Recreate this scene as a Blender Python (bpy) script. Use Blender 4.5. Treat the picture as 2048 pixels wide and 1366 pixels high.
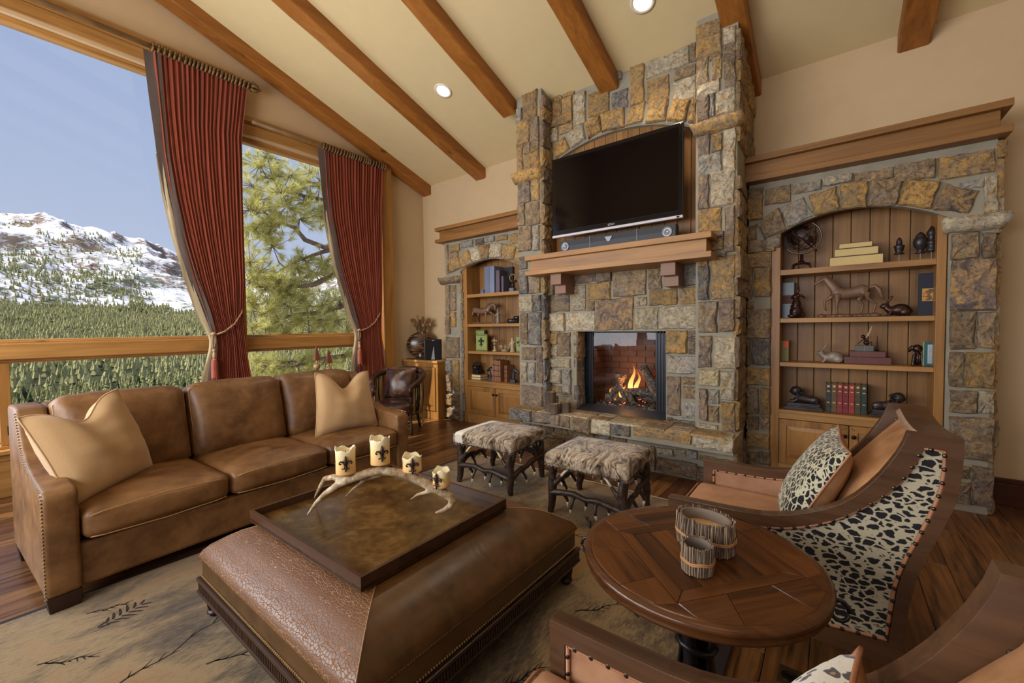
import bpy, bmesh, math, random
from mathutils import Vector, Matrix, noise
R = math.radians
C = bpy.context.scene.collection
for o in list(bpy.data.objects): bpy.data.objects.remove(o)
S = bpy.context.scene
# ---------------------------------------------------------------- camera
cd = bpy.data.cameras.new('camera'); cam = bpy.data.objects.new('camera', cd); C.objects.link(cam); S.camera = cam
cd.sensor_width = 36; cd.lens = 836/2048*36; cd.clip_start = .05; cd.clip_end = 9000
yaw, pitch, roll = R(37.7), R(-1.96), R(.65)
fw = Vector((-math.sin(yaw)*math.cos(pitch), math.cos(yaw)*math.cos(pitch), math.sin(pitch)))
r0 = Vector((math.cos(yaw), math.sin(yaw), 0)); u0 = r0.cross(fw)
rr = r0*math.cos(roll)-u0*math.sin(roll); uu = u0*math.cos(roll)+r0*math.sin(roll)
m = Matrix((rr, uu, -fw)).transposed().to_4x4(); m.translation = (0, 0, 1.4); cam.matrix_world = m
# ---------------------------------------------------------------- sky, sun, area lights, exposure
def lin(r, g, b):
    return tuple(((c/255+.055)/1.055)**2.4 if c > 10 else c/255/12.92 for c in (r, g, b))+(1,)
w = bpy.data.worlds.new('world'); S.world = w; w.use_nodes = True
nt = w.node_tree; nt.nodes.clear()
tc = nt.nodes.new('ShaderNodeTexCoord'); sx = nt.nodes.new('ShaderNodeSeparateXYZ'); rp = nt.nodes.new('ShaderNodeValToRGB')
bg = nt.nodes.new('ShaderNodeBackground'); wo = nt.nodes.new('ShaderNodeOutputWorld')
nt.links.new(tc.outputs['Generated'], sx.inputs[0]); nt.links.new(sx.outputs['Z'], rp.inputs[0])
nt.links.new(rp.outputs[0], bg.inputs[0]); nt.links.new(bg.outputs[0], wo.inputs[0])
e = rp.color_ramp.elements; e[0].position = 0; e[0].color = lin(196, 207, 229); e[1].position = 1; e[1].color = lin(120, 148, 205)
x = e.new(.22); x.color = lin(178, 193, 223); x = e.new(.5); x.color = lin(157, 177, 216)
bg.inputs[1].default_value = 1.0
def lamp(name, kind, loc, energy, color=(1, 1, 1), size=1, size_y=None, target=None, **k):
    d = bpy.data.lights.new(name, kind); d.energy = energy; d.color = color
    if kind == 'AREA':
        d.size = size
        if size_y: d.shape = 'RECTANGLE'; d.size_y = size_y
    for a, b in k.items(): setattr(d, a, b)
    o = bpy.data.objects.new(name, d); C.objects.link(o); o.location = loc
    if target is not None: o.rotation_euler = (Vector(target)-Vector(loc)).to_track_quat('-Z', 'Y').to_euler()
    return o
sa, se = R(26), R(50)
sd = Vector((math.sin(sa)*math.cos(se), math.cos(sa)*math.cos(se), -math.sin(se)))
lamp('sun', 'SUN', -sd*20, 7.5, (1, .93, .8), target=(0, 0, 0), angle=R(.6))
lamp('high_fill', 'AREA', (.9, -1.0, 4.9), 22, (1, .92, .80), 2.6, 2.2, target=(-2.0, 3.4, 1.4))  # added soft fill from high up, out of view, not a fixture
lamp('ceiling_fill', 'AREA', (-3.2, -1.4, 1.9), 90, (1, .93, .82), 2.4, 1.6, target=(-3.4, 2.2, 4.9))  # added fill lamp aimed upwards to brighten the ceiling
lamp('rear_fill', 'AREA', (-2.2, -3.0, 2.0), 165, (.93, .96, 1), 4.0, 2.0, target=(-2.2, 3.0, 1.5))  # unseen fill added behind the camera to lift the room
lamp('left_fill', 'AREA', (-5.2, -1.8, 2.0), 150, (.86, .92, 1), 2.6, 2.4, target=(-1.5, 2.0, .8))  # cool fill lamp added off frame at the left, stands in for daylight
S.view_settings.view_transform = 'Standard'; S.view_settings.look = 'None'; S.view_settings.gamma = 1
S.view_settings.use_curve_mapping = False; S.view_settings.exposure = 0
random.seed(7)
# ---------------------------------------------------------------- mesh builder
def WM(o):
    m = o.matrix_parent_inverse @ o.matrix_basis if o.parent else o.matrix_basis
    return WM(o.parent) @ m if o.parent else m
class MB:
    def __init__(s): s.v = []; s.f = []
    def add(s, vs, fs):
        n = len(s.v); s.v += [tuple(v) for v in vs]; s.f += [tuple(i+n for i in f) for f in fs]; return s
    def box(s, x0, x1, y0, y1, z0, z1, M=None):
        vs = [Vector((x, y, z)) for z in (z0, z1) for y in (y0, y1) for x in (x0, x1)]
        if M: vs = [M @ v for v in vs]
        return s.add(vs, [(0, 2, 3, 1), (4, 5, 7, 6), (0, 1, 5, 4), (2, 6, 7, 3), (0, 4, 6, 2), (1, 3, 7, 5)])
    def prism(s, pts, a, b, axis='y'):
        # pts: 2-D outline; extruded between a and b along axis
        def P(p, t): return {'y': (p[0], t, p[1]), 'x': (t, p[0], p[1]), 'z': (p[0], p[1], t)}[axis]
        n = len(pts); vs = [P(p, a) for p in pts]+[P(p, b) for p in pts]
        return s.add(vs, [tuple(range(n)), tuple(range(2*n-1, n-1, -1))]+[(i, i+n, (i+1) % n+n, (i+1) % n) for i in range(n)])
    def tube(s, pts, rad, n=8, sq=1, cap=True):
        pts = [Vector(p) for p in pts]; k = len(pts)
        if not hasattr(rad, '__len__'): rad = [rad]*k
        vs = []; t0 = None; up = None
        for i, p in enumerate(pts):
            t = (pts[min(i+1, k-1)]-pts[max(i-1, 0)]).normalized()
            if up is None:
                up = Vector((0, 0, 1)) if abs(t.z) < .9 else Vector((1, 0, 0))
            up = (up-t*up.dot(t)).normalized(); b = t.cross(up)
            for j in range(n):
                a = 2*math.pi*j/n; vs.append(p+up*math.cos(a)*rad[i]+b*math.sin(a)*rad[i]*sq)
        fs = [(i*n+j, i*n+(j+1) % n, (i+1)*n+(j+1) % n, (i+1)*n+j) for i in range(k-1) for j in range(n)]
        if cap: fs += [tuple(range(n-1, -1, -1)), tuple((k-1)*n+j for j in range(n))]
        return s.add(vs, fs)
    def lathe(s, c, prof, n=20, M=None, wob=0):
        c = Vector(c); vs = []
        for i, (r, z) in enumerate(prof):
            for j in range(n):
                a = 2*math.pi*j/n; q = r*(1+(wob*random.uniform(-1, 1) if wob else 0))
                v = Vector((q*math.cos(a), q*math.sin(a), z)); vs.append((M @ v if M else v)+c)
        k = len(prof)
        fs = [(i*n+j, i*n+(j+1) % n, (i+1)*n+(j+1) % n, (i+1)*n+j) for i in range(k-1) for j in range(n)]
        fs += [tuple(range(n-1, -1, -1)), tuple((k-1)*n+j for j in range(n))]
        return s.add(vs, fs)
    def ball(s, c, r, nu=12, nv=8, M=None):
        if not hasattr(r, '__len__'): r = (r, r, r)
        c = Vector(c); vs = []; fs = []
        for i in range(nv+1):
            t = math.pi*i/nv
            for j in range(nu):
                a = 2*math.pi*j/nu; v = Vector((r[0]*math.sin(t)*math.cos(a), r[1]*math.sin(t)*math.sin(a), r[2]*math.cos(t)))
                vs.append((M @ v if M else v)+c)
        for i in range(nv):
            for j in range(nu): fs.append((i*nu+j, (i+1)*nu+j, (i+1)*nu+(j+1) % nu, i*nu+(j+1) % nu))
        return s.add(vs, fs)
    def grid(s, fn, nu, nv):
        n = len(s.v)
        vs = [fn(i/nu, j/nv) for i in range(nu+1) for j in range(nv+1)]
        return s.add(vs, [(i*(nv+1)+j, (i+1)*(nv+1)+j, (i+1)*(nv+1)+j+1, i*(nv+1)+j+1) for i in range(nu) for j in range(nv)])
    def mesh(s, name):
        me = bpy.data.meshes.new(name); me.from_pydata(s.v, [], s.f); me.validate(); me.update(); return me
    def build(s, name, mt, parent=None, smooth=False, bevel=0, world=True, label=None, kind=None, sub=0, solid=0, fix=True, wn=False):
        me = s.mesh(name)
        if fix:
            bm = bmesh.new(); bm.from_mesh(me); bmesh.ops.remove_doubles(bm, verts=bm.verts, dist=1e-6)
            bmesh.ops.recalc_face_normals(bm, faces=bm.faces); bm.to_mesh(me); bm.free()
        return obj(name, me, mt, parent, smooth, bevel, world, label, kind, sub, solid)
def obj(name, me, mt, parent=None, smooth=False, bevel=0, world=True, label=None, kind=None, sub=0, solid=0):
    o = bpy.data.objects.new(name, me); C.objects.link(o)
    if mt: 
        if not me.materials: me.materials.append(mt)
    if smooth and not me.polygons[0].use_smooth if len(me.polygons) else False: me.polygons.foreach_set('use_smooth', [True]*len(me.polygons))
    if parent:
        o.parent = parent
        if world: o.matrix_parent_inverse = WM(parent).inverted()
    if solid:
        q = o.modifiers.new('solid', 'SOLIDIFY'); q.thickness = solid; q.offset = 0
    if bevel:
        q = o.modifiers.new('bevel', 'BEVEL'); q.width = bevel; q.segments = 2; q.limit_method = 'ANGLE'; q.angle_limit = R(40)
    if sub:
        q = o.modifiers.new('sub', 'SUBSURF'); q.levels = q.render_levels = sub
    if label: o['label'] = label
    if kind: o['kind'] = kind
    return o
def bake(o):
    dg = bpy.context.evaluated_depsgraph_get(); me = bpy.data.meshes.new_from_object(o.evaluated_get(dg))
    o.modifiers.clear(); o.data = me; return o
def blob(mb, name, mt, parent=None, voxel=.01, it=3, **k):
    o = mb.build(name, mt, parent, fix=False, **k)
    q = o.modifiers.new('r', 'REMESH'); q.mode = 'VOXEL'; q.voxel_size = voxel
    q = o.modifiers.new('s', 'SMOOTH'); q.iterations = it; q.factor = .5
    bake(o); me = o.data; me.polygons.foreach_set('use_smooth', [True]*len(me.polygons))
    if not me.materials: me.materials.append(mt)
    return o
def thing(name, label, cat, loc=(0, 0, 0), rz=0, group=None):
    o = bpy.data.objects.new(name, None); C.objects.link(o); o.empty_display_size = .1
    o.location = loc; o.rotation_euler = (0, 0, rz); o['label'] = label; o['category'] = cat
    if group: o['group'] = group
    return o
def tag(o, label, cat, group=None):
    o['label'] = label; o['category'] = cat
    if group: o['group'] = group
    return o
def struct(o):
    o['kind'] = 'structure'; return o
def dup(root, loc=None, rz=None, label=None, group=None):
    kids = {}
    for q in bpy.data.objects:
        if q.parent: kids.setdefault(q.parent.name, []).append(q)
    def cp(o, par):
        c = o.copy(); C.objects.link(c)
        if par: c.parent = par; c.matrix_parent_inverse = o.matrix_parent_inverse.copy()
        for ch in kids.get(o.name, []): cp(ch, c)
        return c
    r = cp(root, None)
    if loc is not None: r.location = loc
    if rz is not None: r.rotation_euler = (0, 0, rz)
    if label: r['label'] = label
    if group: r['group'] = group
    return r
# ---------------------------------------------------------------- materials
class NT:
    def __init__(s, name):
        s.m = bpy.data.materials.new(name); s.m.use_nodes = True; s.t = s.m.node_tree
        s.b = s.t.nodes['Principled BSDF']; s.out = s.t.nodes['Material Output']
    def n(s, k, **p):
        q = s.t.nodes.new('ShaderNode'+k)
        for a, b in p.items(): setattr(q, a, b)
        return q
    def put(s, sock, v):
        if hasattr(v, 'links') or isinstance(v, bpy.types.NodeSocket): s.t.links.new(v, sock)
        elif v is not None: sock.default_value = v
    def co(s, scale=(1, 1, 1), rnd=0, kind='Object', rot=(0, 0, 0)):
        tcn = s.n('TexCoord'); mp = s.n('Mapping'); s.put(mp.inputs[0], tcn.outputs[kind])
        mp.inputs['Scale'].default_value = scale; mp.inputs['Rotation'].default_value = rot
        if rnd:
            oi = s.n('ObjectInfo'); vm = s.n('VectorMath', operation='SCALE'); s.put(vm.inputs[0], (37*rnd, 53*rnd, 71*rnd)); s.put(vm.inputs['Scale'], oi.outputs['Random'])
            s.put(mp.inputs['Location'], vm.outputs[0])
        return mp.outputs[0]
    def rnd(s): return s.n('ObjectInfo').outputs['Random']
    def noise(s, vec, scale=5, detail=4, rough=.55, dist=0, out=0):
        q = s.n('TexNoise'); s.put(q.inputs['Vector'], vec); q.inputs['Scale'].default_value = scale; q.inputs['Detail'].default_value = detail
        q.inputs['Roughness'].default_value = rough; q.inputs['Distortion'].default_value = dist; return q.outputs[out]
    def vor(s, vec, scale=5, feature='F1', out='Distance', rand=1):
        q = s.n('TexVoronoi', feature=feature); s.put(q.inputs['Vector'], vec); q.inputs['Scale'].default_value = scale; q.inputs['Randomness'].default_value = rand
        return q.outputs[out]
    def ramp(s, f, stops):
        q = s.n('ValToRGB'); s.put(q.inputs[0], f); e = q.color_ramp.elements
        while len(e) < len(stops): e.new(.5)
        for a, (p, c) in zip(e, stops):
            a.position = p; a.color = c if hasattr(c, '__len__') else (c, c, c, 1)
        return q.outputs[0]
    def mix(s, f, a, b, mode='MIX'):
        q = s.n('Mix', data_type='RGBA', blend_type=mode); s.put(q.inputs[0], f); s.put(q.inputs[6], a); s.put(q.inputs[7], b); return q.outputs[2]
    def ma(s, op, a, b=None, c=None):
        q = s.n('Math', operation=op); s.put(q.inputs[0], a)
        if b is not None: s.put(q.inputs[1], b)
        if c is not None: s.put(q.inputs[2], c)
        return q.outputs[0]
    def bump(s, h, st=.3, dist=.01, prev=None):
        q = s.n('Bump'); s.put(q.inputs['Height'], h); q.inputs['Strength'].default_value = st; q.inputs['Distance'].default_value = dist
        if prev is not None: s.put(q.inputs['Normal'], prev)
        return q.outputs[0]
    def fin(s, col=None, rough=None, nrm=None, metal=None, spec=None, sheen=None, coat=None):
        i = s.b.inputs
        s.put(i['Base Color'], col)
        s.put(i['Roughness'], rough); s.put(i['Metallic'], metal)
        if nrm is not None: s.put(i['Normal'], nrm)
        if spec is not None: i['Specular IOR Level'].default_value = spec
        if sheen is not None: i['Sheen Weight'].default_value = sheen
        if coat is not None: i['Coat Weight'].default_value = coat; i['Coat Roughness'].default_value = .15
        return s.m
def plain(name, c, rough=.5, metal=0, bump=0, bs=60, var=.12, spec=None, sheen=None):
    t = NT(name); v = t.co(); n1 = t.noise(v, 7, 3)
    col = t.mix(t.ramp(n1, [(.3, 0.), (.7, 1.)]), tuple(k*(1-var) for k in c[:3])+(1,), tuple(min(1, k*(1+var)) for k in c[:3])+(1,))
    return t.fin(col, rough, t.bump(t.noise(v, bs, 4), bump, .004) if bump else None, metal, spec, sheen)
def wood(name, cd, cl, axis='x', sc=1, rough=.42, knots=True, rv=.0, bumps=.12, spec=.4):
    t = NT(name); a = {'x': 0, 'y': 1, 'z': 2}[axis]; s1 = [9*sc]*3; s1[a] = .7*sc
    v = t.co(tuple(s1), rnd=1); s2 = [60*sc]*3; s2[a] = 2.2*sc; v2 = t.co(tuple(s2), rnd=1); s3 = [2.2*sc]*3; s3[a] = .9*sc; v3 = t.co(tuple(s3), rnd=1)
    g1 = t.noise(v, 1, 5, .6, 1.2); g2 = t.noise(v2, 1, 3, .5, .2); g3 = t.noise(v3, 1, 2, .5)
    f = t.ma('ADD', t.ma('MULTIPLY', g1, .6), t.ma('MULTIPLY', g2, .25)); f = t.ma('ADD', f, t.ma('MULTIPLY', g3, .35))
    mid = tuple((p+q)/2 for p, q in zip(cd, cl))
    col = t.ramp(f, [(.38, cd), (.56, mid), (.78, cl)])
    if knots:
        s4 = [3.4*sc]*3; s4[a] = 1.5*sc; kn = t.vor(t.co(tuple(s4), rnd=1), 1); kk = t.ramp(kn, [(.03, 1.), (.085, 0.)])
        col = t.mix(t.ma('MULTIPLY', kk, .75), col, tuple(k*.25 for k in cd[:3])+(1,))
    if rv:
        hs = t.n('HueSaturation'); t.put(hs.inputs['Color'], col); t.put(hs.inputs['Value'], t.ma('ADD', t.ma('MULTIPLY', t.rnd(), rv*2), 1-rv)); col = hs.outputs[0]
    return t.fin(col, t.ma('ADD', t.ma('MULTIPLY', g1, .2), rough-.1), t.bump(t.ma('ADD', g2, g1), bumps, .003), None, spec)
def stone(name, a, b, c, d=None):
    t = NT(name); v = t.co(rnd=1); n1 = t.noise(v, 5, 5, .62, .6); n2 = t.noise(v, 15, 8, .7, .3); n3 = t.noise(v, 42, 6, .7); vo = t.vor(v, 17)
    col = t.mix(t.ramp(n1, [(.36, 0.), (.6, 1.)]), a, b); col = t.mix(t.ramp(n2, [(.46, 0.), (.60, 1.)]), col, c)
    if d: col = t.mix(t.ramp(t.noise(v, 9, 7, .75, 1.), [(.53, 0.), (.60, 1.)]), col, d)
    col = t.mix(t.ma('MULTIPLY', t.ramp(n3, [(.38, 1.), (.50, 0.)]), .5), col, (.03, .024, .018, 1))
    hs = t.n('HueSaturation'); t.put(hs.inputs['Color'], col); t.put(hs.inputs['Value'], t.ma('ADD', t.ma('MULTIPLY', t.rnd(), .36), .86)); hs.inputs['Saturation'].default_value = .96; col = hs.outputs[0]
    h = t.ma('ADD', t.ma('MULTIPLY', n2, .9), t.ma('MULTIPLY', n3, .5)); h = t.ma('ADD', h, t.ma('MULTIPLY', vo, .5)); h = t.ma('ADD', h, n1)
    return t.fin(col, .82, t.bump(h, .95, .028), None, .25)
ST = {
 'g': stone('stone_gold', lin(172, 140, 90), lin(148, 124, 90), lin(190, 146, 78), lin(138, 122, 104)),
 'G': stone('stone_ochre', lin(190, 148, 82), lin(162, 124, 76), lin(204, 162, 90), lin(122, 98, 74)),
 'b': stone('stone_brown', lin(150, 126, 98), lin(126, 106, 86), lin(172, 144, 102), lin(146, 134, 120)),
 'p': stone('stone_plum', lin(134, 116, 102), lin(116, 104, 96), lin(160, 138, 112), lin(162, 134, 94)),
 'w': stone('stone_cream', lin(192, 178, 150), lin(168, 156, 136), lin(206, 190, 158), lin(180, 150, 104)),
 'y': stone('stone_pale_yellow', lin(206, 190, 148), lin(198, 180, 138), lin(182, 162, 122)),
 'l': stone('stone_grey', lin(160, 154, 144), lin(138, 134, 128), lin(174, 164, 146), lin(156, 136, 108)),
 'd': stone('stone_slate', lin(122, 116, 112), lin(100, 96, 96), lin(150, 142, 130), lin(140, 122, 96)),
 'q': stone('stone_streaked', lin(164, 134, 98), lin(124, 108, 102), lin(186, 148, 94), lin(104, 92, 88)),
}
mortar = plain('mortar', lin(146, 138, 120), .95, bump=.5, bs=90)
wallm = plain('wall_paint', lin(197, 171, 135), .9, bump=.15, bs=220, var=.02, spec=.15)
ceilm = plain('ceiling_paint', lin(212, 191, 146), .92, bump=.1, bs=220, var=.02, spec=.1)
beamm = wood('beam_wood', lin(100, 56, 18), lin(168, 106, 44), 'y', .8, .42)
trimx = wood('trim_wood_y', lin(124, 82, 36), lin(190, 140, 78), 'y', 1, .38)
trimz = wood('trim_wood_z', lin(112, 72, 28), lin(176, 124, 62), 'z', 1, .38)
mantm = wood('mantel_wood', lin(114, 76, 38), lin(184, 134, 76), 'x', 1, .45)
cornm = wood('cornice_wood', lin(94, 60, 26), lin(150, 104, 52), 'x', 1, .45)
cabx = wood('cabinet_wood_x', lin(120, 80, 38), lin(184, 136, 76), 'x', 1, .4)
cabz = wood('cabinet_wood_z', lin(110, 72, 32), lin(174, 124, 64), 'z', 1, .4)
boardm = wood('board_wood', lin(92, 62, 32), lin(160, 114, 62), 'z', .9, .45, rv=.12)
STONES = """
P g -2.872 4.06 -2.672 3.741
P l -2.958 3.923 -2.879 3.759
P g -2.96 3.783 -2.783 3.5
P b -2.76 3.762 -2.652 3.426
P g -2.964 3.503 -2.878 3.203
P b -2.862 3.509 -2.773 3.386
P g -2.761 3.429 -2.653 3.374
P g -2.856 3.375 -2.647 3.185
P p -2.961 3.078 -2.772 2.833
P g -2.756 3.077 -2.654 2.83
P b -2.959 2.841 -2.857 2.581
P b -2.841 2.819 -2.654 2.562
P b -2.942 2.567 -2.754 2.278
P l -2.742 2.55 -2.657 2.266
P d -2.954 2.223 -2.834 2.074
P d -2.942 2.055 -2.82 1.787
P b -2.803 1.979 -2.647 1.784
P w -2.946 1.765 -2.752 1.576
P d -2.736 1.765 -2.644 1.58
P b -2.939 1.563 -2.832 1.196
P d -2.81 1.566 -2.645 1.192
P b -2.926 1.162 -2.727 1.018
P p -2.713 1.172 -2.627 0.753
P w -2.928 0.996 -2.847 0.751
P l -2.833 0.992 -2.73 0.752
P p -2.923 0.716 -2.627 0.468
L b -2.62 1.96 -2.545 1.759
L w -2.523 1.898 -2.351 1.755
L p -2.325 1.978 -2.025 1.872
L b -2.018 1.962 -1.846 1.868
L b -1.835 1.981 -1.481 1.7
L b -1.468 1.96 -1.333 1.756
L l -1.139 1.988 -1.001 1.769
L p -2.627 1.753 -2.347 1.569
L w -2.326 1.857 -2.147 1.573
L g -2.131 1.865 -1.859 1.686
L b -2.132 1.671 -2.045 1.567
L q -2.031 1.69 -1.614 1.357
L w -1.601 1.686 -1.476 1.597
L g -1.453 1.749 -1.181 1.596
L g -1.168 1.756 -1 1.595
L w -2.621 1.556 -2.415 1.346
L w -2.396 1.557 -2.035 1.349
L w -1.598 1.581 -1.363 1.365
L w -1.354 1.581 -0.995 1.365
L g -2.631 1.331 -2.509 1.195
L b -2.498 1.331 -2.342 1.063
L w -2.628 1.171 -2.513 1.068
L w -2.613 1.038 -2.343 0.931
L w -2.62 0.906 -2.458 0.751
L l -2.446 0.915 -2.335 0.636
L g -2.632 0.723 -2.458 0.636
L b -2.633 0.605 -2.51 0.495
L w -2.489 0.609 -2.331 0.493
L g -1.285 1.349 -1.093 1.131
L p -1.083 1.35 -0.997 1.291
L p -1.081 1.282 -0.996 1.129
L l -1.274 1.112 -0.992 0.945
L p -1.279 0.911 -1.151 0.535
L b -1.138 0.914 -0.991 0.843
L b -1.132 0.823 -0.991 0.712
L l -1.143 0.686 -0.988 0.522
L d -1.278 0.511 -1.229 0.463
L d -1.22 0.498 -0.996 0.478
P g -0.992 3.998 -0.788 3.715
P w -0.769 3.886 -0.685 3.747
P b -0.887 3.793 -0.784 3.667
P b -0.777 3.779 -0.68 3.657
P b -0.987 3.771 -0.893 3.464
P g -0.862 3.691 -0.789 3.491
P b -0.768 3.68 -0.68 3.377
P w -0.981 3.488 -0.798 3.38
P p -0.98 3.393 -0.884 3.177
P l -0.876 3.385 -0.842 3.193
P w -0.834 3.392 -0.683 3.182
P p -0.974 3.048 -0.878 2.872
P g -0.861 3.038 -0.782 2.884
P w -0.769 3.049 -0.675 2.694
P l -0.969 2.885 -0.781 2.694
P p -0.967 2.704 -0.885 2.417
P w -0.867 2.719 -0.68 2.414
P g -0.969 2.417 -0.777 2.204
P p -0.757 2.399 -0.682 2.019
P b -0.842 2.201 -0.763 2.155
P g -0.865 2.144 -0.765 2.046
P l -0.846 2.031 -0.744 1.987
P g -0.968 1.978 -0.887 1.913
P d -0.967 1.912 -0.88 1.62
P g -0.859 1.989 -0.673 1.62
P b -0.963 1.604 -0.814 1.333
P p -0.792 1.611 -0.676 1.343
P p -0.959 1.302 -0.855 1.025
P w -0.831 1.3 -0.667 1.021
P y -0.951 1.005 -0.793 0.865
P w -0.78 1.001 -0.665 0.753
P g -0.776 0.732 -0.665 0.487
P p -0.953 0.833 -0.886 0.549
P l -0.873 0.834 -0.792 0.708
P b -0.873 0.686 -0.794 0.545
P w -0.959 0.521 -0.801 0.477
U g -2.699 4.013 -2.473 3.795
U g -2.46 3.959 -2.338 3.784
U w -2.318 3.949 -2.173 3.613
U g -2.146 3.903 -1.893 3.648
U d -1.871 3.826 -1.696 3.632
U g -2.702 3.791 -2.334 3.681
U w -2.703 3.671 -2.522 3.516
U g -2.508 3.666 -2.335 3.573
U g -1.666 4.022 -1.527 3.622
U w -1.508 3.995 -1.1 3.831
U b -1.086 4 -1.041 3.83
U b -1.235 3.811 -1.041 3.719
U g -1.502 3.812 -1.283 3.59
U w -1.245 3.708 -1.042 3.498
H d -2.917 0.442 -2.623 0.366
H p -2.6 0.44 -2.261 0.362
H b -2.245 0.46 -2.14 0.36
H b -2.117 0.476 -1.91 0.331
H w -1.896 0.455 -1.691 0.346
H d -1.684 0.459 -1.499 0.362
H g -1.467 0.466 -0.956 0.39
H w -0.942 0.473 -0.632 0.374
N w -1.32 0.248 -1.174 0.193
N w -1.163 0.258 -1.066 0.204
N l -1.05 0.272 -0.964 0.198
N b -1.322 0.152 -0.964 0.021
N b -1.386 0.249 -1.343 0.016
N g -0.941 0.235 -0.682 0.198
N g -2.481 0.225 -2.219 0.164
N w -2.203 0.239 -2.029 0.233
R b -0.708 2.647 -0.531 2.535
R g -0.708 2.558 -0.537 2.359
R b -0.518 2.627 -0.321 2.476
R l -0.31 2.62 -0.108 2.537
R w -0.097 2.623 0.096 2.559
R b 0.109 2.617 0.348 2.53
R b 0.356 2.625 0.578 2.484
R g 0.596 2.622 0.882 2.456
R w 0.827 2.431 0.896 2.169
R l 0.708 2.416 0.828 2.362
R b -0.699 2.316 -0.582 2.183
R b -0.691 2.166 -0.436 2.062
R g -0.704 2.054 -0.47 1.922
R b -0.732 1.925 -0.612 1.641
R g -0.597 1.919 -0.468 1.649
R b -0.688 1.616 -0.599 1.547
R b -0.678 1.536 -0.464 1.272
R b -0.691 1.272 -0.626 1.016
R d -0.615 1.273 -0.467 1.026
R g -0.674 0.994 -0.465 0.84
R b -0.676 0.809 -0.551 0.574
R g -0.536 0.815 -0.463 0.568
R b -0.534 0.548 -0.464 0.428
R b -0.671 0.539 -0.547 0.416
R g -0.675 0.381 -0.465 0.255
R b -0.683 0.202 -0.567 0.088
R b -0.556 0.22 -0.459 0.098
R b 0.674 2.045 0.809 1.858
R b 0.829 2.034 0.892 1.853
R q 0.674 1.856 0.898 1.483
R b 0.679 1.481 0.806 1.2
R b 0.814 1.466 0.9 1.213
R b 0.676 1.183 0.752 0.92
R g 0.761 1.183 0.905 0.924
R b 0.685 0.895 0.819 0.732
R w 0.822 0.903 0.904 0.74
R b 0.685 0.702 0.906 0.392
R b 0.691 0.339 0.791 0.248
R b 0.693 0.215 0.807 0.054
R p 0.808 0.35 0.909 0.064
Q b -4.68 2.652 -4.629 2.218
Q g -4.593 2.641 -4.391 2.528
Q l -4.363 2.663 -4.118 2.57
Q p -4.079 2.659 -3.914 2.57
Q l -3.89 2.66 -3.718 2.584
Q g -3.691 2.645 -3.489 2.578
Q g -3.46 2.637 -3.222 2.505
Q b -4.596 2.531 -4.427 2.421
Q b -4.695 2.044 -4.613 1.591
Q b -4.587 2.037 -4.479 1.87
Q b -4.591 1.859 -4.484 1.659
Q g -4.586 1.637 -4.49 1.41
Q b -4.706 1.568 -4.609 1.304
Q b -4.714 1.26 -4.43 0.95
Q l -4.722 0.903 -4.592 0.727
Q g -4.567 0.919 -4.441 0.45
Q b -4.727 0.697 -4.599 0.43
Q g -4.735 0.381 -4.593 0.22
Q b -4.568 0.403 -4.446 0.217
Q b -4.74 0.167 -4.451 0.019
U g -2.738 3.468 -2.624 3.484 -2.594 3.311 -2.704 3.268
U G -2.593 3.472 -2.44 3.539 -2.378 3.386 -2.55 3.326
U w -2.404 3.563 -2.213 3.612 -2.179 3.443 -2.348 3.393
U G -2.184 3.622 -2.011 3.637 -1.991 3.469 -2.143 3.433
U g -1.996 3.651 -1.737 3.639 -1.744 3.441 -1.978 3.46
U g -1.689 3.612 -1.516 3.619 -1.548 3.44 -1.716 3.451
U g -1.475 3.608 -1.292 3.569 -1.329 3.374 -1.51 3.415
U G -1.242 3.546 -1.094 3.492 -1.141 3.316 -1.296 3.366
U g -1.079 3.487 -1.04 3.489 -1.039 3.248 -1.11 3.306
R b -0.574 2.319 -0.41 2.431 -0.353 2.235 -0.514 2.173
R l -0.405 2.433 -0.234 2.491 -0.155 2.328 -0.337 2.252
R g -0.186 2.496 -0.014 2.535 0.02 2.353 -0.149 2.323
R g 0.018 2.545 0.191 2.541 0.186 2.342 0.035 2.346
R b 0.218 2.535 0.396 2.509 0.368 2.321 0.198 2.34
R G 0.419 2.499 0.607 2.438 0.557 2.261 0.379 2.317
R q 0.631 2.42 0.801 2.333 0.755 2.189 0.572 2.25
Q g -4.608 2.423 -4.422 2.441 -4.347 2.281 -4.597 2.233
Q g -4.412 2.461 -4.222 2.515 -4.137 2.335 -4.337 2.28
Q w -4.203 2.536 -4.027 2.552 -3.976 2.369 -4.127 2.338
Q g -4.008 2.563 -3.813 2.561 -3.838 2.37 -3.962 2.367
Q w -3.787 2.56 -3.58 2.537 -3.616 2.352 -3.816 2.368
Q g -3.555 2.521 -3.347 2.459 -3.404 2.291 -3.595 2.327
Q g -3.323 2.441 -3.148 2.349 -3.245 2.191 -3.385 2.264
"""
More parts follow.
